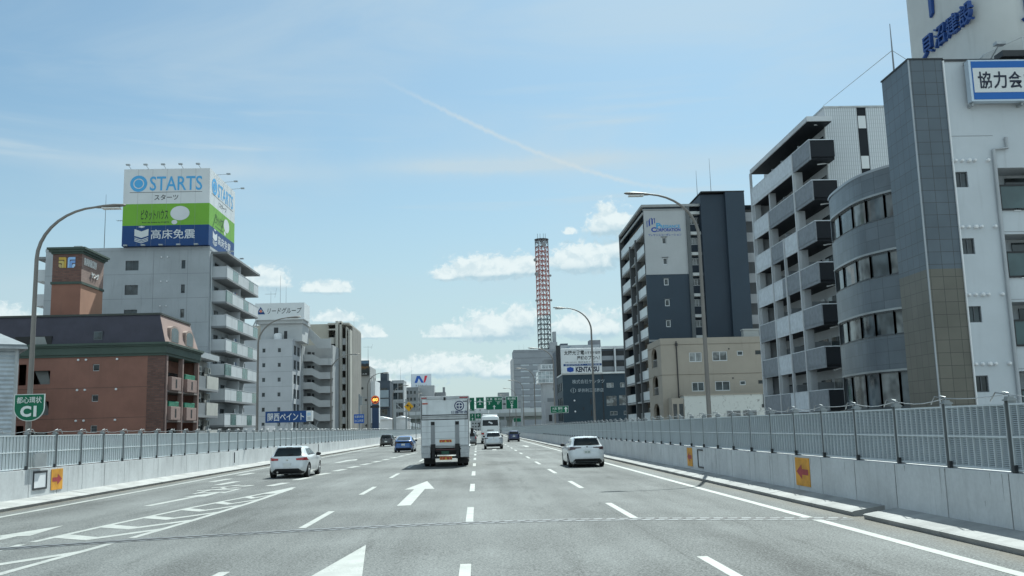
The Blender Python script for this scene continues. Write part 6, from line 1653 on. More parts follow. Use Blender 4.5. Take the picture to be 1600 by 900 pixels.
# 5 dark high apartment tower with a pale upper panel
T = thing('dark_apartment_tower', (32, 138, GROUND), 'tall dark navy apartment tower with a pale upper panel and blue lettering', 'building')
NAV = mat('navy_tile_wall', (.028, .045, .066), .55, var=.06, scale=.3, streak=.06); NAV2 = mat('navy_shaft', (.024, .038, .057), .6, var=.05); PALT = mat('pale_tile_panel', (.40, .415, .425), .7, var=.04, streak=.12); GRB = mat('grey_beam', (.30, .31, .31), .7, var=.08, streak=.2); BRN = mat('brown_recess', (.16, .14, .115), .85, var=.08)
X0, X1, Y0, Y1 = 24.0, 41.5, 128, 149
f = FRONT(X0 + 1.4, 30.0, Y0, 32.3, .12)
Wn = [f.hole(1.05, 1.7, 26.9 - k * 2.93, 27.85 - k * 2.93) for k in range(7)]
q = MB(); f.add(q); q.face((X0, Y0, GROUND), (X0 + 1.4, Y0, GROUND), (X0 + 1.4, Y0, 32.3), (X0, Y0, 32.3)); q.face((X0 + 1.5, Y1, GROUND), (X0 + 1.5, Y0 + .1, GROUND), (X0 + 1.5, Y0 + .1, 32.3), (X0 + 1.5, Y1, 32.3)); q.face((X1, Y1, GROUND), (X0, Y1, GROUND), (X0, Y1, 32.3), (X1, Y1, 32.3)); q.face((X0, Y0, 32.3), (X1, Y0, 32.3), (X1, Y1, 32.3), (X0, Y1, 32.3))
q.box(X0, X0 + 1.5, Y0 + .02, Y0 + .3, GROUND, 32.2); q.build('wall', NAV, T, fix=False)
g = Wall((X0, Y0 - .045), (1, 0), 6.0, 22.65, 31.75); [g.hole(h[0] + 1.4, h[1] + 1.4, h[2], h[3]) for h in Wn if h[2] > 22.6]
q = MB(); g.d = .05; g.add(q); q.box(X0, X0 + .02, Y0 - .045, Y0, 22.65, 31.75); q.box(X0, X0 + 6.0, Y0 - .04, Y0 - .001, 22.58, 22.66); q.build('pale_panel', PALT, T, fix=False)
for h in Wn:
    f.window(T, h, FRAMEW, GLASS, 0, fr=.1)
    q = MB(); f.slab(q, h[0] - .15, h[1] + .15, h[3] + .05, h[3] + .11, .05, .14); q.build('window_hood', FRAME, T)
q = MB(); q.box(X0 - .3, 32.0, Y0 - .35, Y0 + .1, 32.2, 32.55); q.box(X0 - .3, X0 + .1, Y0 + .1, Y1, 32.2, 32.55); q.box(X0 - .1, 30, Y0 - .12, Y0 - .05, 31.76, 31.95); q.box(X0 - .15, X0, Y0, Y1, 31.2, 31.5); q.build('roof_beam', GRB, T)
q = MB(); q.box(X0 - .05, 30.05, Y0 - .08, Y0 - .05, 13.2, 13.45); q.build('band_course', GRB, T)
q = MB(); q.box(30.0, 30.5, Y0 - .3, Y0 + .5, GROUND, 32.2); q.build('pier', mat('pier_dark_grey', (.11, .12, .125), .7), T)
f = FRONT(30.5, 32.3, Y0 + .8, 32.2, .1); Hh = [f.hole(.1, 1.6, 29.8 - k * 2.93, 30.8 - k * 2.93) for k in range(9)]; q = MB(); f.add(q); q.build('hall_wall', NAV2, T, fix=False)
for i, h in enumerate(Hh): f.window(T, h, FRAMEW, GLASS2, 3, fr=.06)
for k in range(10):
    z = 31.6 - k * 2.93
    q = MB(); q.box(30.5, 32.2, Y0 - .1, Y0 + .79, z - .5, z - .08); q.build('floor_slab', mat('slab_white', (.50, .51, .50), .7), T)
q = MB(); q.box(32.0, 35.4, Y0 - .9, Y0 + 6, GROUND, 33.7); q.build('lift_shaft', NAV2, T)
q = MB(); q.box(35.4, 38.1, Y0 - 1.5, Y0 + 6, GROUND, 33.9); q.build('stair_shaft', NAV, T)
q = MB(); q.box(31.98, 38.15, Y0 - 1.55, Y0 + 6, 33.92, 34.05); q.box(34.5, 35.3, Y0 + 1, Y0 + 2, 33.9, 34.4); q.build('shaft_coping', DARK, T)
for k in range(10):
    z = 31.3 - k * 2.93
    q = MB(); q.prism([(38.12, z), (40.1, z), (42., z - 1.0), (42., z - 2.25), (40., z - 1.3), (38.12, z - 1.3)], (0, Y0 + .2, 0), (1, 0, 0), (0, 0, 1), (0, 1, 0), .2); q.build('stair_parapet', mat('stair_grey', (.30, .31, .325), .8, streak=.25), T)
q = MB(); q.box(38.12, 42.5, Y0 + 2.4, Y0 + 6, GROUND, 32.2); q.build('stair_core', mat('stair_core_grey', (.13, .14, .15), .85), T)
l5 = Wall((X0 + 1.48, Y1), (0, -1), Y1 - Y0, GROUND, 32.)
for k in range(10):
    zt = 29.85 - k * 2.93; zf = zt - 1.2
    q = MB(); q.box(X0 - .1, X0 + 1.47, Y0 + .31, Y1, zf - .25, zf - .01); bal = q.build('balcony', GRB, T)
    bays = [(Y0 + .3, 134.2, 0), (134.9, 139.2, 1), (140., Y1, 0)] if k else [(Y0 + .3, Y1, 0)]
    for (a, b, rec) in bays:
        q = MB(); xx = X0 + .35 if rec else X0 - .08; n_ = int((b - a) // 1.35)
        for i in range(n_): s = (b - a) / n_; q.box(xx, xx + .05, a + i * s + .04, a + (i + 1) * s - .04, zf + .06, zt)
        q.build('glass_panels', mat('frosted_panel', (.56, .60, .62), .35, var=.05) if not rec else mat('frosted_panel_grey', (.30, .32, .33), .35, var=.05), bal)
        q = MB(); q.box(xx - .02, xx + .08, a, b, zt, zt + .06); q.build('handrail', FRAMEW, bal)
    for (a, b) in ((1.5, 3.4), (5., 6.8), (10.5, 12.6), (15.5, 17.5), (18.2, 20)):
        q = MB(); l5.slab(q, a, b, zf, zf + 2., .004, .05); q.build('balcony_door', GLASS, T)
q = MB(); q.box(X0 + 1.475, X0 + 1.49, Y0 + .32, Y1, GROUND, 32.1); q.build('recess_wall', BRN, T)
for yy in (134.55, 139.6, Y1 - .1):
    q = MB(); q.box(X0 - .25, X0 + .5, yy - .3, yy + .3, GROUND, 28.8 if yy < 145 else 32.2); q.build('front_pier', mat('pier_dark', (.085, .09, .095), .7), T)
CB = mat('corp_blue', (.012, .05, .30), .5, var=0); CC = mat('corp_cyan', (.06, .30, .55), .5, var=0)
text(T, 'P', (25.75, Y0 - .05, 29.15), (1, 0, 0), .62, .78, CC, bold=.03); text(T, 'RESSANCE', (26.35, Y0 - .05, 29.18), (1, 0, 0), 2.75, .46, CC, bold=.02)
text(T, 'C', (25.0, Y0 - .05, 28.62), (1, 0, 0), .75, .72, CB, bold=.04); text(T, 'ORPORATION', (25.75, Y0 - .05, 28.68), (1, 0, 0), 3.4, .48, CB, bold=.03)
text(T, 'プレサンスコーポレーション', (24.55, Y0 - .05, 28.05), (1, 0, 0), 4.7, .34, CB, bold=.008)
q = MB()
for (x, z, h_) in ((24.45, 29.35, .85), (24.85, 29.55, 1.0), (25.25, 29.75, .75)):
    for a, b in (((x, z), (x, z + h_)), ((x, z + h_), (x + .3, z + h_ + .12)), ((x + .3, z + h_ + .12), (x + .3, z + .15))): q.bar((a[0], Y0 - .06, a[1]), (b[0], Y0 - .06, b[1]), .09, .02)
q.build('tower_emblem', CB, T)
antenna(T, 34.9, 132, 33.9, 6.5); antenna(T, 32.6, 131, 33.7, 4.6)

# 6 navy company building with billboards, and the block behind it
T = thing('navy_company_building', (28, 232, GROUND), 'low navy building with silver kanji lettering below the solar billboard', 'building')
NV = mat('navy_cladding', (.018, .038, .056), .55, var=.08, streak=.1)
X0, X1, Y0, Y1 = 20.7, 38, 225, 240
f = FRONT(X0, X1, Y0, 14.2, .12)
hs = [f.hole(10.6, 12.3, 10.9, 12.0), f.hole(13.9, 14.9, 10.9, 12.0), f.hole(10.4, 12.9, 6.5, 8.9), f.hole(13.5, 16.2, 6.6, 9.0), f.hole(11.2, 12.9, 4.3, 5.2), f.hole(14.5, 16.2, 4.3, 5.2)]
l = LEFT(X0, Y0, Y1, 14.2); ls = [l.hole(a, a + 3.6, z, z + 2.) for z in (10.4, 6.8, 3.2) for a in (1., 5.6, 10.2)]
q = MB(); shell(q, X0, X1, Y0, Y1, 14.2, f, l); q.build('wall', NV, T)
for i, h in enumerate(hs): f.window(T, h, FRAMEW if i in (0, 1, 4, 5) else FRAME, [GLASS2, GLASS2, GLASS2, GLASS2, GLASS, GLASS][i], 1)
for h in ls: l.window(T, h, FRAME, GLASS, 2)
q = MB(); q.box(X0 - .1, 30.2, Y0 - .1, Y1, 14.2, 14.5); q.box(30.3, X1, Y0 - .3, Y1, 14.25, 14.7); q.build('roof_edge', mat('roof_edge_white', (.6, .62, .62), .5), T)
SIL = mat('silver_letters', (.34, .38, .41), .4, metal=.3, var=.05)
text(T, '株式会社ケンタツ', (23.0, Y0, 12.0), (1, 0, 0), 7.8, 1.0, SIL, bold=.008, thick=.06); text(T, '坪井利三郎商店', (24.3, Y0, 9.9), (1, 0, 0), 6.2, .95, SIL, bold=.008, thick=.06)
q = MB()
for a in range(12): 
    t0, t1 = a * math.pi / 6, (a + 1) * math.pi / 6; q.bar((23.2 + .6 * math.cos(t0), Y0 - .05, 10.4 + .6 * math.sin(t0)), (23.2 + .6 * math.cos(t1), Y0 - .05, 10.4 + .6 * math.sin(t1)), .16, .05)
q.bar((23.2, Y0 - .05, 9.9), (23.2, Y0 - .05, 10.9), .14, .05); q.build('crest', SIL, T)
for (x, z) in ((23.4, 8.0), (23.5, 5.4)): q = MB(); q.lathe((x, Y0, z), (0, -1, 0), [(0, .22), (.15, .18)], 10); q.build('wall_lamp', WHITE, T)
q = MB()
for (x, z0, z1) in ((27.2, 7., 8.4), (25.4, 5.7, 6.4), (27.3, 4.2, 5.6), (30.2, 3, 13.9)): q.box(x, x + .3, Y0 - .03, Y0 - .001, z0, z1)
q.split('slot_recess', SK, T)
B = thing('solar_billboard', (25, 225, 14), 'white billboard about solar power with black kanji and a blue stripe, above the navy building', 'billboard')
q = MB(); q.box(20.5, 30.3, 224.4, 226, 14.45, 20.5); q.build('panel', SW, B, bevel=.15)
text(B, '太陽光発電', (21.2, 224.4, 18.9), (1, 0, 0), 4.9, 1.1, SK, bold=.02); text(B, 'の不安や疑問', (26.2, 224.4, 19.0), (1, 0, 0), 3.8, .75, SK, bold=.008)
text(B, '屋根のプロへ！', (24.3, 224.4, 17.6), (1, 0, 0), 5.5, 1.05, SK, bold=.02); text(B, 'お問い合わせは', (21.4, 224.4, 17.0), (1, 0, 0), 2.8, .3, SK); text(B, '株式会社ケンタツ', (24.6, 224.4, 16.95), (1, 0, 0), 4.8, .4, SK, bold=.008)
q = MB(); q.box(21.0, 30.2, 224.36, 224.4, 16.25, 16.75); q.build('blue_stripe', SB, B); text(B, '屋根材販売施工・太陽光発電', (21.4, 224.36, 16.36), (1, 0, 0), 8.4, .3, SW)
text(B, 'KENTATSU', (23.9, 224.4, 14.75), (1, 0, 0), 5.7, 1.3, mat('dark_navy_letters', (.012, .02, .05), .5, var=0), bold=.045)
q = MB(); q.prism([(0, .25), (.8, 0), (1.6, .25), (1.6, 1.05), (.8, 1.3), (0, 1.05)], (21.8, 224.38, 14.75), (1, 0, 0), (0, 0, 1), (0, 1, 0), .02); q.build('roof_logo', mat('logo_blue', (.015, .06, .32), .5, var=0), B)
T = thing('recessed_balcony_block', (30, 258, GROUND), 'dark block with deep balcony recesses and a faded blue logo panel behind the solar billboard', 'building')
q = MB(); q.box(21.9, 42, 252, 266, GROUND, 22.5); q.box(23., 25, 252.5, 256, 22.5, 24.2); q.build('wall', mat('slate_wall', (.085, .10, .125), .7, var=.08), T)
q = MB(); q.box(22.8, 33.5, 251.2, 252, 14, 23.6); lp = q.build('logo_panel', mat('logo_panel_grey', (.34, .37, .40), .7, streak=.2), T); q = MB(); q.box(21.6, 22.798, 251.2, 252, 10, 23.6); q.build('panel_edge', SK, lp)
text(lp, 'PRESSANCE', (26.0, 251.2, 21.2), (1, 0, 0), 6.2, .9, mat('faded_blue', (.20, .30, .40), .6, var=0), bold=.02); q = MB()
for (x, h_) in ((24.3, 1.6), (25., 1.9)): q.bar((x, 251.15, 21.2), (x, 251.15, 21.2 + h_), .2, .05); q.bar((x, 251.15, 21.2 + h_), (x + .6, 251.15, 21.5 + h_), .2, .05)
q.build('tower_emblem', mat('faded_blue', (.2, .3, .4)), lp)
for k in range(6):
    z = 19.4 - k * 2.9
    for (a, b) in ((34., 37.2), (37.8, 41.4)):
        q = MB(); q.box(a, b, 251.9, 251.99, z + 1.1, z + 2.5); rc = q.build('balcony_recess', SK, T); q = MB(); q.box(a, b, 251.3, 251.5, z - .1, z + 1.1); q.build('balcony_parapet', mat('slate_parapet', (.21, .225, .245), .7), T)
q = MB(); q.box(37.3, 37.7, 250.8, 252, GROUND, 23); q.box(33.6, 42, 250.9, 252, 22.6, 23.1); q.build('white_fin', mat('fin_white', (.5, .52, .54)), T); antenna(T, 31.9, 255, 22.5, 6); q = MB(); q.box(31., 34, 253, 257, 22.5, 25); q.build('roof_plant', mat('plant_grey', (.2, .21, .23)), T)

# 7 control building with glazed cabin
T = thing('control_building', (23, 305, GROUND), 'white control building with a glazed cabin and small rooftop lettering, before the grey office tower', 'building')
q = MB(); q.box(21.2, 27, 300, 310, GROUND, 15.8); q.box(20.3, 25.6, 299.4, 309, 19.9, 21.9); q.build('wall', LTG, T)
q = MB(); q.box(19.7, 26.0, 298.9, 309, 15.9, 19.6); gc = q.build('glazed_cabin', mat('cabin_glass', (.36, .40, .41), .12, var=.35, scale=.5), T)
q = MB()
for z in (15.8, 17.0, 18.2, 19.5): q.box(19.6, 26.1, 298.8, 309.1, z, z + .15)
for x in (19.7, 20.9, 22.1, 23.3, 24.5, 25.8): q.box(x - .06, x + .06, 298.8, 298.9, 15.9, 19.6)
q.build('cabin_frame', WHITE, gc)
q = MB(); q.box(20.6, 25.6, 299.3, 299.45, 20.3, 21.7); pl_ = q.build('name_panel', SW, T); text(pl_, '福留電設', (21., 299.3, 20.45), (1, 0, 0), 4.2, 1.1, mat('grey_letters', (.14, .17, .19), .5), bold=.008)
q = MB(); q.box(22.5, 27.5, 308, 318, GROUND, 24); q.box(25.2, 27.4, 305, 310, 21, 26.5); q.build('rear_tower', MID, T); q = MB(); q.box(24.3, 26.3, 299.95, 300, 13.4, 14.3); q.box(22.5, 26.5, 299.95, 300, 8.5, 11); q.build('dark_opening', MID, T)
q = MB(); q.box(21.2, 24.6, 292, 299, GROUND, 9.6); q.box(24.8, 29, 280, 298, GROUND, 11.); q.build('front_annexe', LTG, T); q = MB(); q.box(22.2, 23.2, 291.95, 292, 3.6, 5.6); q.build('annexe_door', DARK, T)

# 8 grey office tower and lattice mast
T = block('grey_office_tower', 'large pale grey office tower with rows of slit windows under the lattice mast', 23.4, 52, 580, 605, 49.4, mat('far_grey_wall', (.255, .275, .30), .8, var=.05), 3, 8, 5.2, 1.1, 40.9, 3.78, None, mat('far_pale_glass', (.45, .50, .54), .2, var=.1), FRAMEW, margin=3.)
q = MB()
for k in range(13): q.box(23.35, 52.05, 579.9, 579.98, 48.2 - k * 3.78, 48.5 - k * 3.78)
q.build('floor_joints', mat('far_joint', (.19, .205, .225)), T)
q = MB(); q.box(21.9, 23.3, 579.8, 600, GROUND, 44.); q.build('stair_shaft', LTG, T); antenna(T, 27, 584, 49.4, 4); antenna(T, 30, 584, 49.4, 4)
T = thing('lattice_mast', (52.3, 705, GROUND), 'slender round lattice telecom mast, dark below and reddish higher up', 'tower')
MD = mat('mast_dark', (.09, .10, .115), .6, var=.15, scale=.2); MR = mat('mast_red', (.34, .105, .085), .6, var=.2, scale=.2); MWt = mat('mast_white', (.24, .24, .25), .6, var=.1)
def ringpts(z, n=12): rr = 5.0; return [(52.3 + rr * math.cos(2 * math.pi * k / n), 705 + rr * math.sin(2 * math.pi * k / n), z) for k in range(n)]
zs = [GROUND + 3.75 * i for i in range(42)]
zs = [z for z in zs if z < 144] + [144.5]
for nm, lo_, hi_, m in (('lower_lattice', -20, 84, MD), ('middle_lattice', 84, 136, MR), ('top_lattice', 136, 160, mat('mast_grey', (.20, .20, .22), .6, var=.1))):
    q = MB()
    for a, b in zip(zs, zs[1:]):
        if not lo_ <= a < hi_: continue
        A, B_ = ringpts(a), ringpts(b)
        for k in range(12):
            k2 = (k + 1) % 12
            if k % 2 == 0: q.bar(A[k], B_[k], .42)
            q.bar(A[k], A[k2], .34)
            q.bar(A[k], B_[k2], .22) if k % 2 == 0 else q.bar(A[k2], B_[k], .22)
        q.box(50.8, 53.8, 703.5, 706.5, a, a + .35); q.box(52.0, 52.6, 704.7, 705.3, a, b)
        q.bar((52.3, 705, a), A[0], .25); q.bar((52.3, 705, a), A[6], .25)
    q.build(nm, m, T, fix=False)
q = MB()
for z in zs:
    n = 24
    if z % 2 < 5:
        P1 = [(52.3 + 5.05 * math.cos(2 * math.pi * k / n), 705 + 5.05 * math.sin(2 * math.pi * k / n), z) for k in range(n)]; P2 = [(52.3 + 4.0 * math.cos(2 * math.pi * k / n), 705 + 4. * math.sin(2 * math.pi * k / n), z) for k in range(n)]
        for k in range(n): q.face(P1[k], P1[(k + 1) % n], P2[(k + 1) % n], P2[k])
q.build('platform', MWt, T, fix=False)
q = MB(); q.lathe((52.3, 705, 144.5), (0, 0, 1), [(0, 5.5), (.4, 5.5)], 24)
for dx in (-3, -1, 1.5, 3): q.tube([(52.3 + dx, 705, 145), (52.3 + dx, 705, 149.5)], .14, 6)
q.build('top_platform', MD, T)
q = MB()
for (x, y, z, r_) in ((46.6, 700, 128, 1.3), (47.4, 699.5, 117, 1.6), (58, 702, 116, .9), (46.8, 702, 97, .9), (58., 702, 97, .9), (53.5, 699.6, 140, 1.7)): q.lathe((x, y, z), (0, -1, 0), [(0, r_), (.6, r_ * .95), (.9, .2)], 14)
q.build('dish_antenna', MWt, T)
q = MB(); q.box(55, 60.5, 690, 700, GROUND, 64); q.box(57.5, 60, 692, 698, 64, 72); q.build('mast_building', mat('mast_base_grey', (.30, .32, .34)), T)
HZ2 = mat('far_haze_wall', (.30, .32, .33), .85, var=.06)
for (x0, x1, y_, z_, lb) in ((-95, -62, 900, 21, 'wide far block left of all the others on the skyline'), (-58, -34, 940, 15, 'lower far block behind the white warehouse'), (-30, -9, 980, 13, 'far grey block hidden mostly behind the truck'), (-7, 9, 960, 9.5, 'lowest far block closing the road between truck and coach'), (11, 30, 930, 12, 'far block right of the coach roof under the viaduct'), (34, 70, 980, 17, 'far block behind the grey office tower')):
    block('skyline_block', lb, x0, x1, y_, y_ + 15, z_, HZ2, 5, 3, 1.6, 1.4, z_ - 1.5, 3.3, margin=1.)
HZ = mat('haze_grey', (.28, .30, .31))
T = block('distant_tower_block', 'distant grey block with pale windows left of the slab under the N billboard', -52, -40, 520, 540, 24, HZ, 5, 8, 1.2, 1.3, 22, 3.1)
T = block('distant_flat_block', 'distant flat roofed block seen low between truck and white billboard', -17, -6, 560, 575, 17, mat('far_beige', (.33, .32, .30)), 5, 4, 1.2, 1.3, 15, 3.2)
T = block('distant_low_block', 'distant hazy low block just right of the green direction signs', 14.5, 22, 640, 655, 25.5, mat('haze_grey', (.28, .30, .31)), 4, 3, 1.2, 1.2, 22, 3.4)

# ------------------------------------------------------------------ viaduct crossing ahead
OV = mat('viaduct_concrete', (.34, .36, .35), .8, var=.08, streak=.3); OVL = mat('viaduct_panel', (.56, .59, .60), .5, var=.06); OVG = mat('viaduct_girder', (.22, .25, .235), .6, var=.08)
T = thing('crossing_viaduct', (0, 336, GROUND), 'pale viaduct with noise panels crossing over the expressway ahead', 'viaduct')
q = MB(); q.box(-140, 140, 331, 343, 6.0, 6.5); q.build('deck', OV, T)
q = MB(); q.box(-140, 140, 332, 342, 4.7, 5.998); q.build('girder', OVG, T)
q = MB(); q.box(-140, 140, 330.7, 330.95, 5.9, 7.2); q.box(-140, 140, 343.05, 343.3, 5.9, 7.2); q.build('parapet', OV, T)
q = MB()
for i in range(70): q.box(-140 + i * 4 + .06, -136 + i * 4 - .06, 330.72, 330.84, 7.2, 8.6)
q.build('noise_panels', OVL, T)
q = MB()
for x in (-60, -36, -18.5, 11.5, 30, 55): q.box(x - .9, x + .9, 334, 340, GROUND, 4.7)
q.split('pier', OV, T)
T = thing('slip_ramp', (-40, 290, GROUND), 'curving slip ramp with fenced parapet beyond the left barrier', 'viaduct')
q = MB(); g = MB(); k_ = MB(); pr = []
for i in range(25):
    t = i / 24; pr.append((-16.0 - 42 * t * t, 272 + 52 * t - 10 * t * t, 1.0 + 4.2 * t))
for (a, b) in zip(pr, pr[1:]):
    q.face((a[0], a[1], a[2] - .8), (b[0], b[1], b[2] - .8), (b[0], b[1], b[2] + .9), (a[0], a[1], a[2] + .9)); q.face((a[0] - 5, a[1] + 4, a[2]), (b[0] - 5, b[1] + 4, b[2]), (b[0], b[1], b[2]), (a[0], a[1], a[2]))
    g.face((a[0], a[1] - .02, a[2] + .95), (b[0], b[1] - .02, b[2] + .95), (b[0], b[1] - .02, b[2] + 2.), (a[0], a[1] - .02, a[2] + 2.))
    k_.box(a[0] - .08, a[0] + .08, a[1] - .12, a[1] - .04, a[2] - .5, a[2] + 2.1)
q.build('parapet', OV, T, fix=False); g.build('noise_panels', OVL, T, fix=False); k_.split('post', DARK, T)
q = MB()
for i in (6, 12, 18, 23): p = pr[i]; q.box(p[0] - 3, p[0] - 2, p[1] + 1, p[1] + 2.5, GROUND, p[2] - .3)
q.split('pier', OV, T)

# ------------------------------------------------------------------ road signs
SGN = mat('direction_green', (.0, .115, .055), .45, var=.05); SGE = mat('sign_edge', (.5, .53, .53), .5, var=0); GAL = mat('gantry_grey', (.30, .32, .33), .5, metal=.4, var=.1)
def panel(parent, x0, x1, y, z0, z1, m, nm='sign_face', edge=True):
    q = MB(); q.box(x0, x1, y, y + .08, z0, z1); p_ = q.build(nm, SGE if edge else m, parent)
    if edge: e = .04 * min(x1 - x0, z1 - z0) + .01; q = MB(); q.box(x0 + e, x1 - e, y - .02, y, z0 + e, z1 - e); q.build('field', m, p_)
    return p_
def uparrow(parent, x, y, z, h, m):
    q = MB(); q.face(*[(x + a * h, y, z + b * h) for a, b in ((-.12, 0), (.12, 0), (.12, .55), (.34, .55), (0, 1), (-.34, .55), (-.12, .55))]); q.build('arrow', m, parent, fix=False)
def plane_icon(parent, x, y, z, s, m):
    half = [(0, 1), (.10, .85), (.11, .45), (.85, .0), (.85, -.16), (.10, .05), (.09, -.5), (.36, -.72), (.36, -.85), (0, -.74)]
    q = MB(); q.face(*[(x + a * s, y, z + b * s) for a, b in half + [(-a, b) for a, b in reversed(half[1:-1])]]); q.build('aeroplane', m, parent, fix=False)
SWL = mat('sign_legend', (.62, .66, .64), .5, var=0)
G_ = thing('direction_gantry', (0, 200, 0), 'gantry across the lanes with large green direction signs ahead of the coach', 'gantry')
q = MB()
for z in (6.0, 7.7):
    q.bar((-15, 200.4, z), (9.5, 200.4, z), .16)
for i in range(14): q.bar((-15 + i * 1.75, 200.4, 6. if i % 2 else 7.7), (-13.25 + i * 1.75, 200.4, 7.7 if i % 2 else 6.), .08)
for x in (-15, 9.5): q.box(x - .2, x + .2, 200.2, 200.6, -1, 8.6)
q.build('frame', GAL, G_)
def dsign(x0, x1, y, z0, z1, label, rows, arrow_=True, icon=False, par=None):
    S = thing('direction_sign', ((x0 + x1) / 2, y, z0), label, 'road sign', 'green direction signs'); panel(S, x0, x1, y, z0, z1, SGN)
    for (s, a, b, w_, h_) in rows: text(S, s, (a, y - .02, b), (1, 0, 0), w_, h_, SWL, bold=.02)
    if arrow_: uparrow(S, (x0 + x1) / 2, y - .035, z0 + .15, .95, SWL)
    if icon: plane_icon(S, (x0 + x1) / 2, y - .035, z0 + (z1 - z0) * .58, min(.85, (z1 - z0) * .3), SWL)
    return S
dsign(-1.55, -.55, 200, 5.7, 8.5, 'partly hidden green direction sign at the truck edge', [], False)
S = dsign(-.22, 1.5, 200, 6.15, 8.55, 'green gantry sign with a white aeroplane above a small white plate', [], False, True)
panel(S, -.22, 1.5, 200, 5.55, 6.1, SW, 'plate', False); text(S, '左', (.45, 200, 5.62), (1, 0, 0), .4, .4, SK, bold=.008)
dsign(1.85, 5.45, 200, 5.75, 8.6, 'widest green direction sign on the gantry with an upward arrow', [('大 高', 2.05, 7.85, 1.2, .5), ('豊田・春日井', 3.75, 7.85, 1.55, .45), ('3', 2.45, 6.95, .3, .5), ('17', 4.3, 6.95, .5, .5), ('Odaka', 2.1, 7.5, 1.1, .2), ('Toyota', 3.9, 7.5, 1.2, .2)])
dsign(6.1, 8.7, 200, 5.85, 8.6, 'green direction sign at the right end of the gantry', [('都心環状', 6.5, 7.85, 1.8, .5), ('C1', 7.1, 6.95, .55, .55), ('Loop', 6.9, 7.5, .9, .2)])
G2 = thing('far_gantry', (0, 322, 0), 'farther gantry with smaller green signs below the viaduct', 'gantry')
q = MB(); q.bar((-4, 322.3, 5.9), (9.5, 322.3, 5.9), .16); q.bar((-4, 322.3, 4.6), (9.5, 322.3, 4.6), .16); q.box(9.3, 9.7, 322, 322.5, -1, 6.6); q.box(-4.2, -3.8, 322, 322.5, -1, 6.6); q.build('frame', GAL, G2)
dsign(-2.55, -.75, 322, 4.6, 7.2, 'small far green sign with an arrow seen beside the truck', [('3', -1.9, 6.2, .4, .6)], True)
S = dsign(-.65, 1.3, 322, 5.3, 7.2, 'small far green sign with a white aeroplane', [], False, True); panel(S, -.55, .3, 322, 4.7, 5.2, SW, 'plate', False); panel(S, .4, 1.25, 322, 4.7, 5.2, SW, 'plate', False)
S = thing('direction_sign', (9.3, 106.4, 3.5), 'small green direction sign fixed to a lamp post over the right fence', 'road sign', 'green direction signs')
panel(S, 8.3, 10.35, 106.5, 3.45, 4.25, SGN); text(S, '大高', (8.5, 106.48, 3.82), (1, 0, 0), .5, .3, SWL, bold=.008); text(S, '豊明', (9.15, 106.48, 3.82), (1, 0, 0), .5, .3, SWL, bold=.008); text(S, 'Odaka', (8.52, 106.48, 3.6), (1, 0, 0), .45, .13, SWL); text(S, 'Toyoake', (9.17, 106.48, 3.6), (1, 0, 0), .5, .13, SWL); uparrow(S, 10.05, 106.465, 3.56, .6, SWL)
q = MB(); q.box(8.6, 10.2, 106.58, 106.68, 3.75, 3.85); q.build('bracket', GAL, S)
S = thing('direction_sign', (10.5, 250, 3), 'tiny dark green sign low beside the right fence, beyond the gantry', 'road sign', 'green direction signs')
panel(S, 9.6, 11.6, 250, 3.4, 4.5, SGN); q = MB(); q.box(10.5, 10.7, 250.08, 250.2, -1, 4.2); q.build('post', GAL, S)
# route shield on the left lamp post
S = thing('route_shield', (-14.62, 31.3, 2.5), 'green U shaped route shield reading C1 on the left street lamp', 'road sign')
sh_ = [(-.49, .88), (.49, .88), (.49, .42)] + [(.49 * math.cos(t * math.pi / 16), .42 - .42 * math.sin(t * math.pi / 16)) for t in range(1, 16)] + [(-.49, .42)]
q = MB(); q.prism(sh_, (-14.62, 31.30, 2.58), (1, 0, 0), (0, 0, 1), (0, 1, 0), .03); pl_ = q.build('plate', SWL, S)
q = MB(); q.face(*[(-14.62 + a * .95, 31.292, 2.602 + b * .95) for a, b in sh_]); q.build('field', SGN, pl_, fix=False)
text(S, '都心環状', (-15.02, 31.292, 3.16), (1, 0, 0), .80, .21, SWL, bold=.008); text(S, 'C1', (-14.89, 31.292, 2.72), (1, 0, 0), .52, .36, SWL, bold=.05)
q = MB(); q.box(-14.8, -14.55, 31.33, 31.60, 2.85, 2.95); q.box(-14.8, -14.55, 31.33, 31.6, 3.2, 3.3); q.build('bracket', GAL, S)
# variable speed limit on twin arms
S = thing('speed_limit_sign', (-15.9, 128, -1), 'lit round speed limit sign reading 60 on twin arms over the left lane', 'road sign')
q = MB(); q.tube([(-15.9, 128, -1), (-15.9, 128, 7.0)], .13, 10); q.bar((-15.9, 128, 6.55), (-13.3, 128, 6.55), .1); q.bar((-15.9, 128, 5.6), (-13.3, 128, 5.6), .1); q.box(-15.8, -15.5, 127.7, 127.9, 5.5, 6.7); q.build('post', GAL, S)
q = MB(); q.lathe((-13.75, 127.75, 6.2), (0, 1, 0), [(0, .55), (.25, .55)], 28); d_ = q.build('display', SK, S); q = MB()
for k in range(28):
    a, b = 2 * math.pi * k / 28, 2 * math.pi * (k + 1) / 28; q.face(*[(-13.75 + r_ * math.cos(t), 127.74, 6.2 + r_ * math.sin(t)) for t, r_ in ((a, .44), (a, .53), (b, .53), (b, .44))])
q.build('red_ring', lamp_mat('led_red', (.75, .12, .02), .35), d_, fix=False); text(d_, '60', (-14.1, 127.74, 5.98), (1, 0, 0), .7, .46, lamp_mat('led_orange', (1., .35, .06), 1.6), bold=.04)
q = MB(); q.box(-14.4, -13.2, 127.7, 127.95, 5.1, 5.42); q.build('lower_panel', SK, S)
S = thing('lane_notice_sign', (-15.9, 127.8, 3.1), 'blue notice sign with two lines of kanji below the lit speed limit sign', 'road sign')
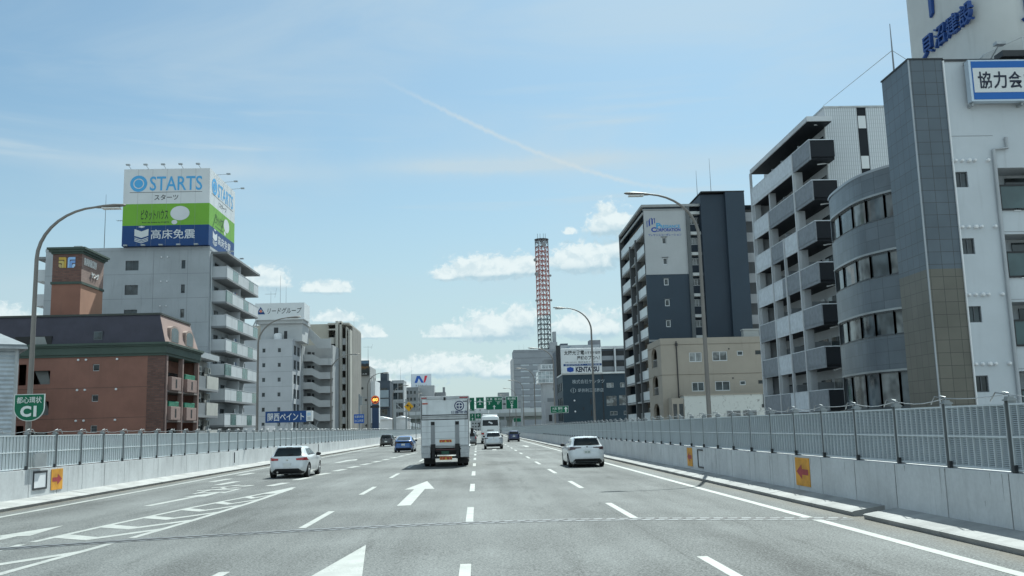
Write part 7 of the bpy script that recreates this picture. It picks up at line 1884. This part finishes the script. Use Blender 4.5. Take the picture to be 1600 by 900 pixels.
panel(S, -16.6, -15.25, 127.7, 3.1, 4.3, mat('notice_blue', (.015, .10, .45), .5, var=.03), 'plate', False); text(S, '名駅渋滞', (-16.5, 127.7, 3.78), (1, 0, 0), 1.15, .36, SWL, bold=.008); text(S, '出口渋滞', (-16.5, 127.7, 3.25), (1, 0, 0), 1.15, .36, SWL, bold=.008)
S = thing('navy_column', (-15., 140, -1), 'thick navy steel column standing behind the left fence', 'column')
q = MB(); q.box(-15.5, -14.55, 139.6, 140.4, -1, 6.6); q.build('shaft', mat('navy_steel', (.02, .045, .10), .5, var=.1), S, bevel=.03); q = MB(); q.box(-15.6, -14.45, 139.5, 140.5, -1, -.8); q.build('base_plate', GAL, S)
S = thing('curve_gantry', (-14.6, 168, -1), 'grey trussed gantry arm carrying the yellow diamond left of the truck', 'gantry')
q = MB(); q.box(-14.9, -14.4, 167.8, 168.3, -1, 7.2)
for z in (5.3, 6.9): q.bar((-14.6, 168, z), (-1., 168, z), .2)
for i in range(8): q.bar((-14.6 + i * 1.7, 168, 5.3 if i % 2 else 6.9), (-12.9 + i * 1.7, 168, 6.9 if i % 2 else 5.3), .12)
q.box(-10.95, -10.85, 167.9, 168, -1, 6.9); q.build('frame', GAL, S)
S = thing('curve_warning_sign', (-11.4, 167.7, 6.0), 'yellow diamond curve warning sign on the gantry left of the truck', 'road sign')
q = MB(); q.prism([(0, -.85), (.85, 0), (0, .85), (-.85, 0)], (-12.1, 167.6, 6.15), (1, 0, 0), (0, 0, 1), (0, 1, 0), .06); q.build('plate', mat('warning_yellow', (.62, .33, .01), .5, var=.05), S, bevel=.02)
q = MB(); pa = [(.33, -.42), (.3, -.1), (.12, .12), (-.12, .2)]
for a, b in zip(pa, pa[1:]): q.bar((-12.1 + a[0], 167.57, 6.15 + a[1]), (-12.1 + b[0], 167.57, 6.15 + b[1]), .17, .02)
q.face((-12.1 - .1, 167.56, 6.15 + .42), (-12.1 - .5, 167.56, 6.15 + .2), (-12.1 - .1, 167.56, 6.15 - .02)); q.build('bent_arrow', SK, S, fix=False)
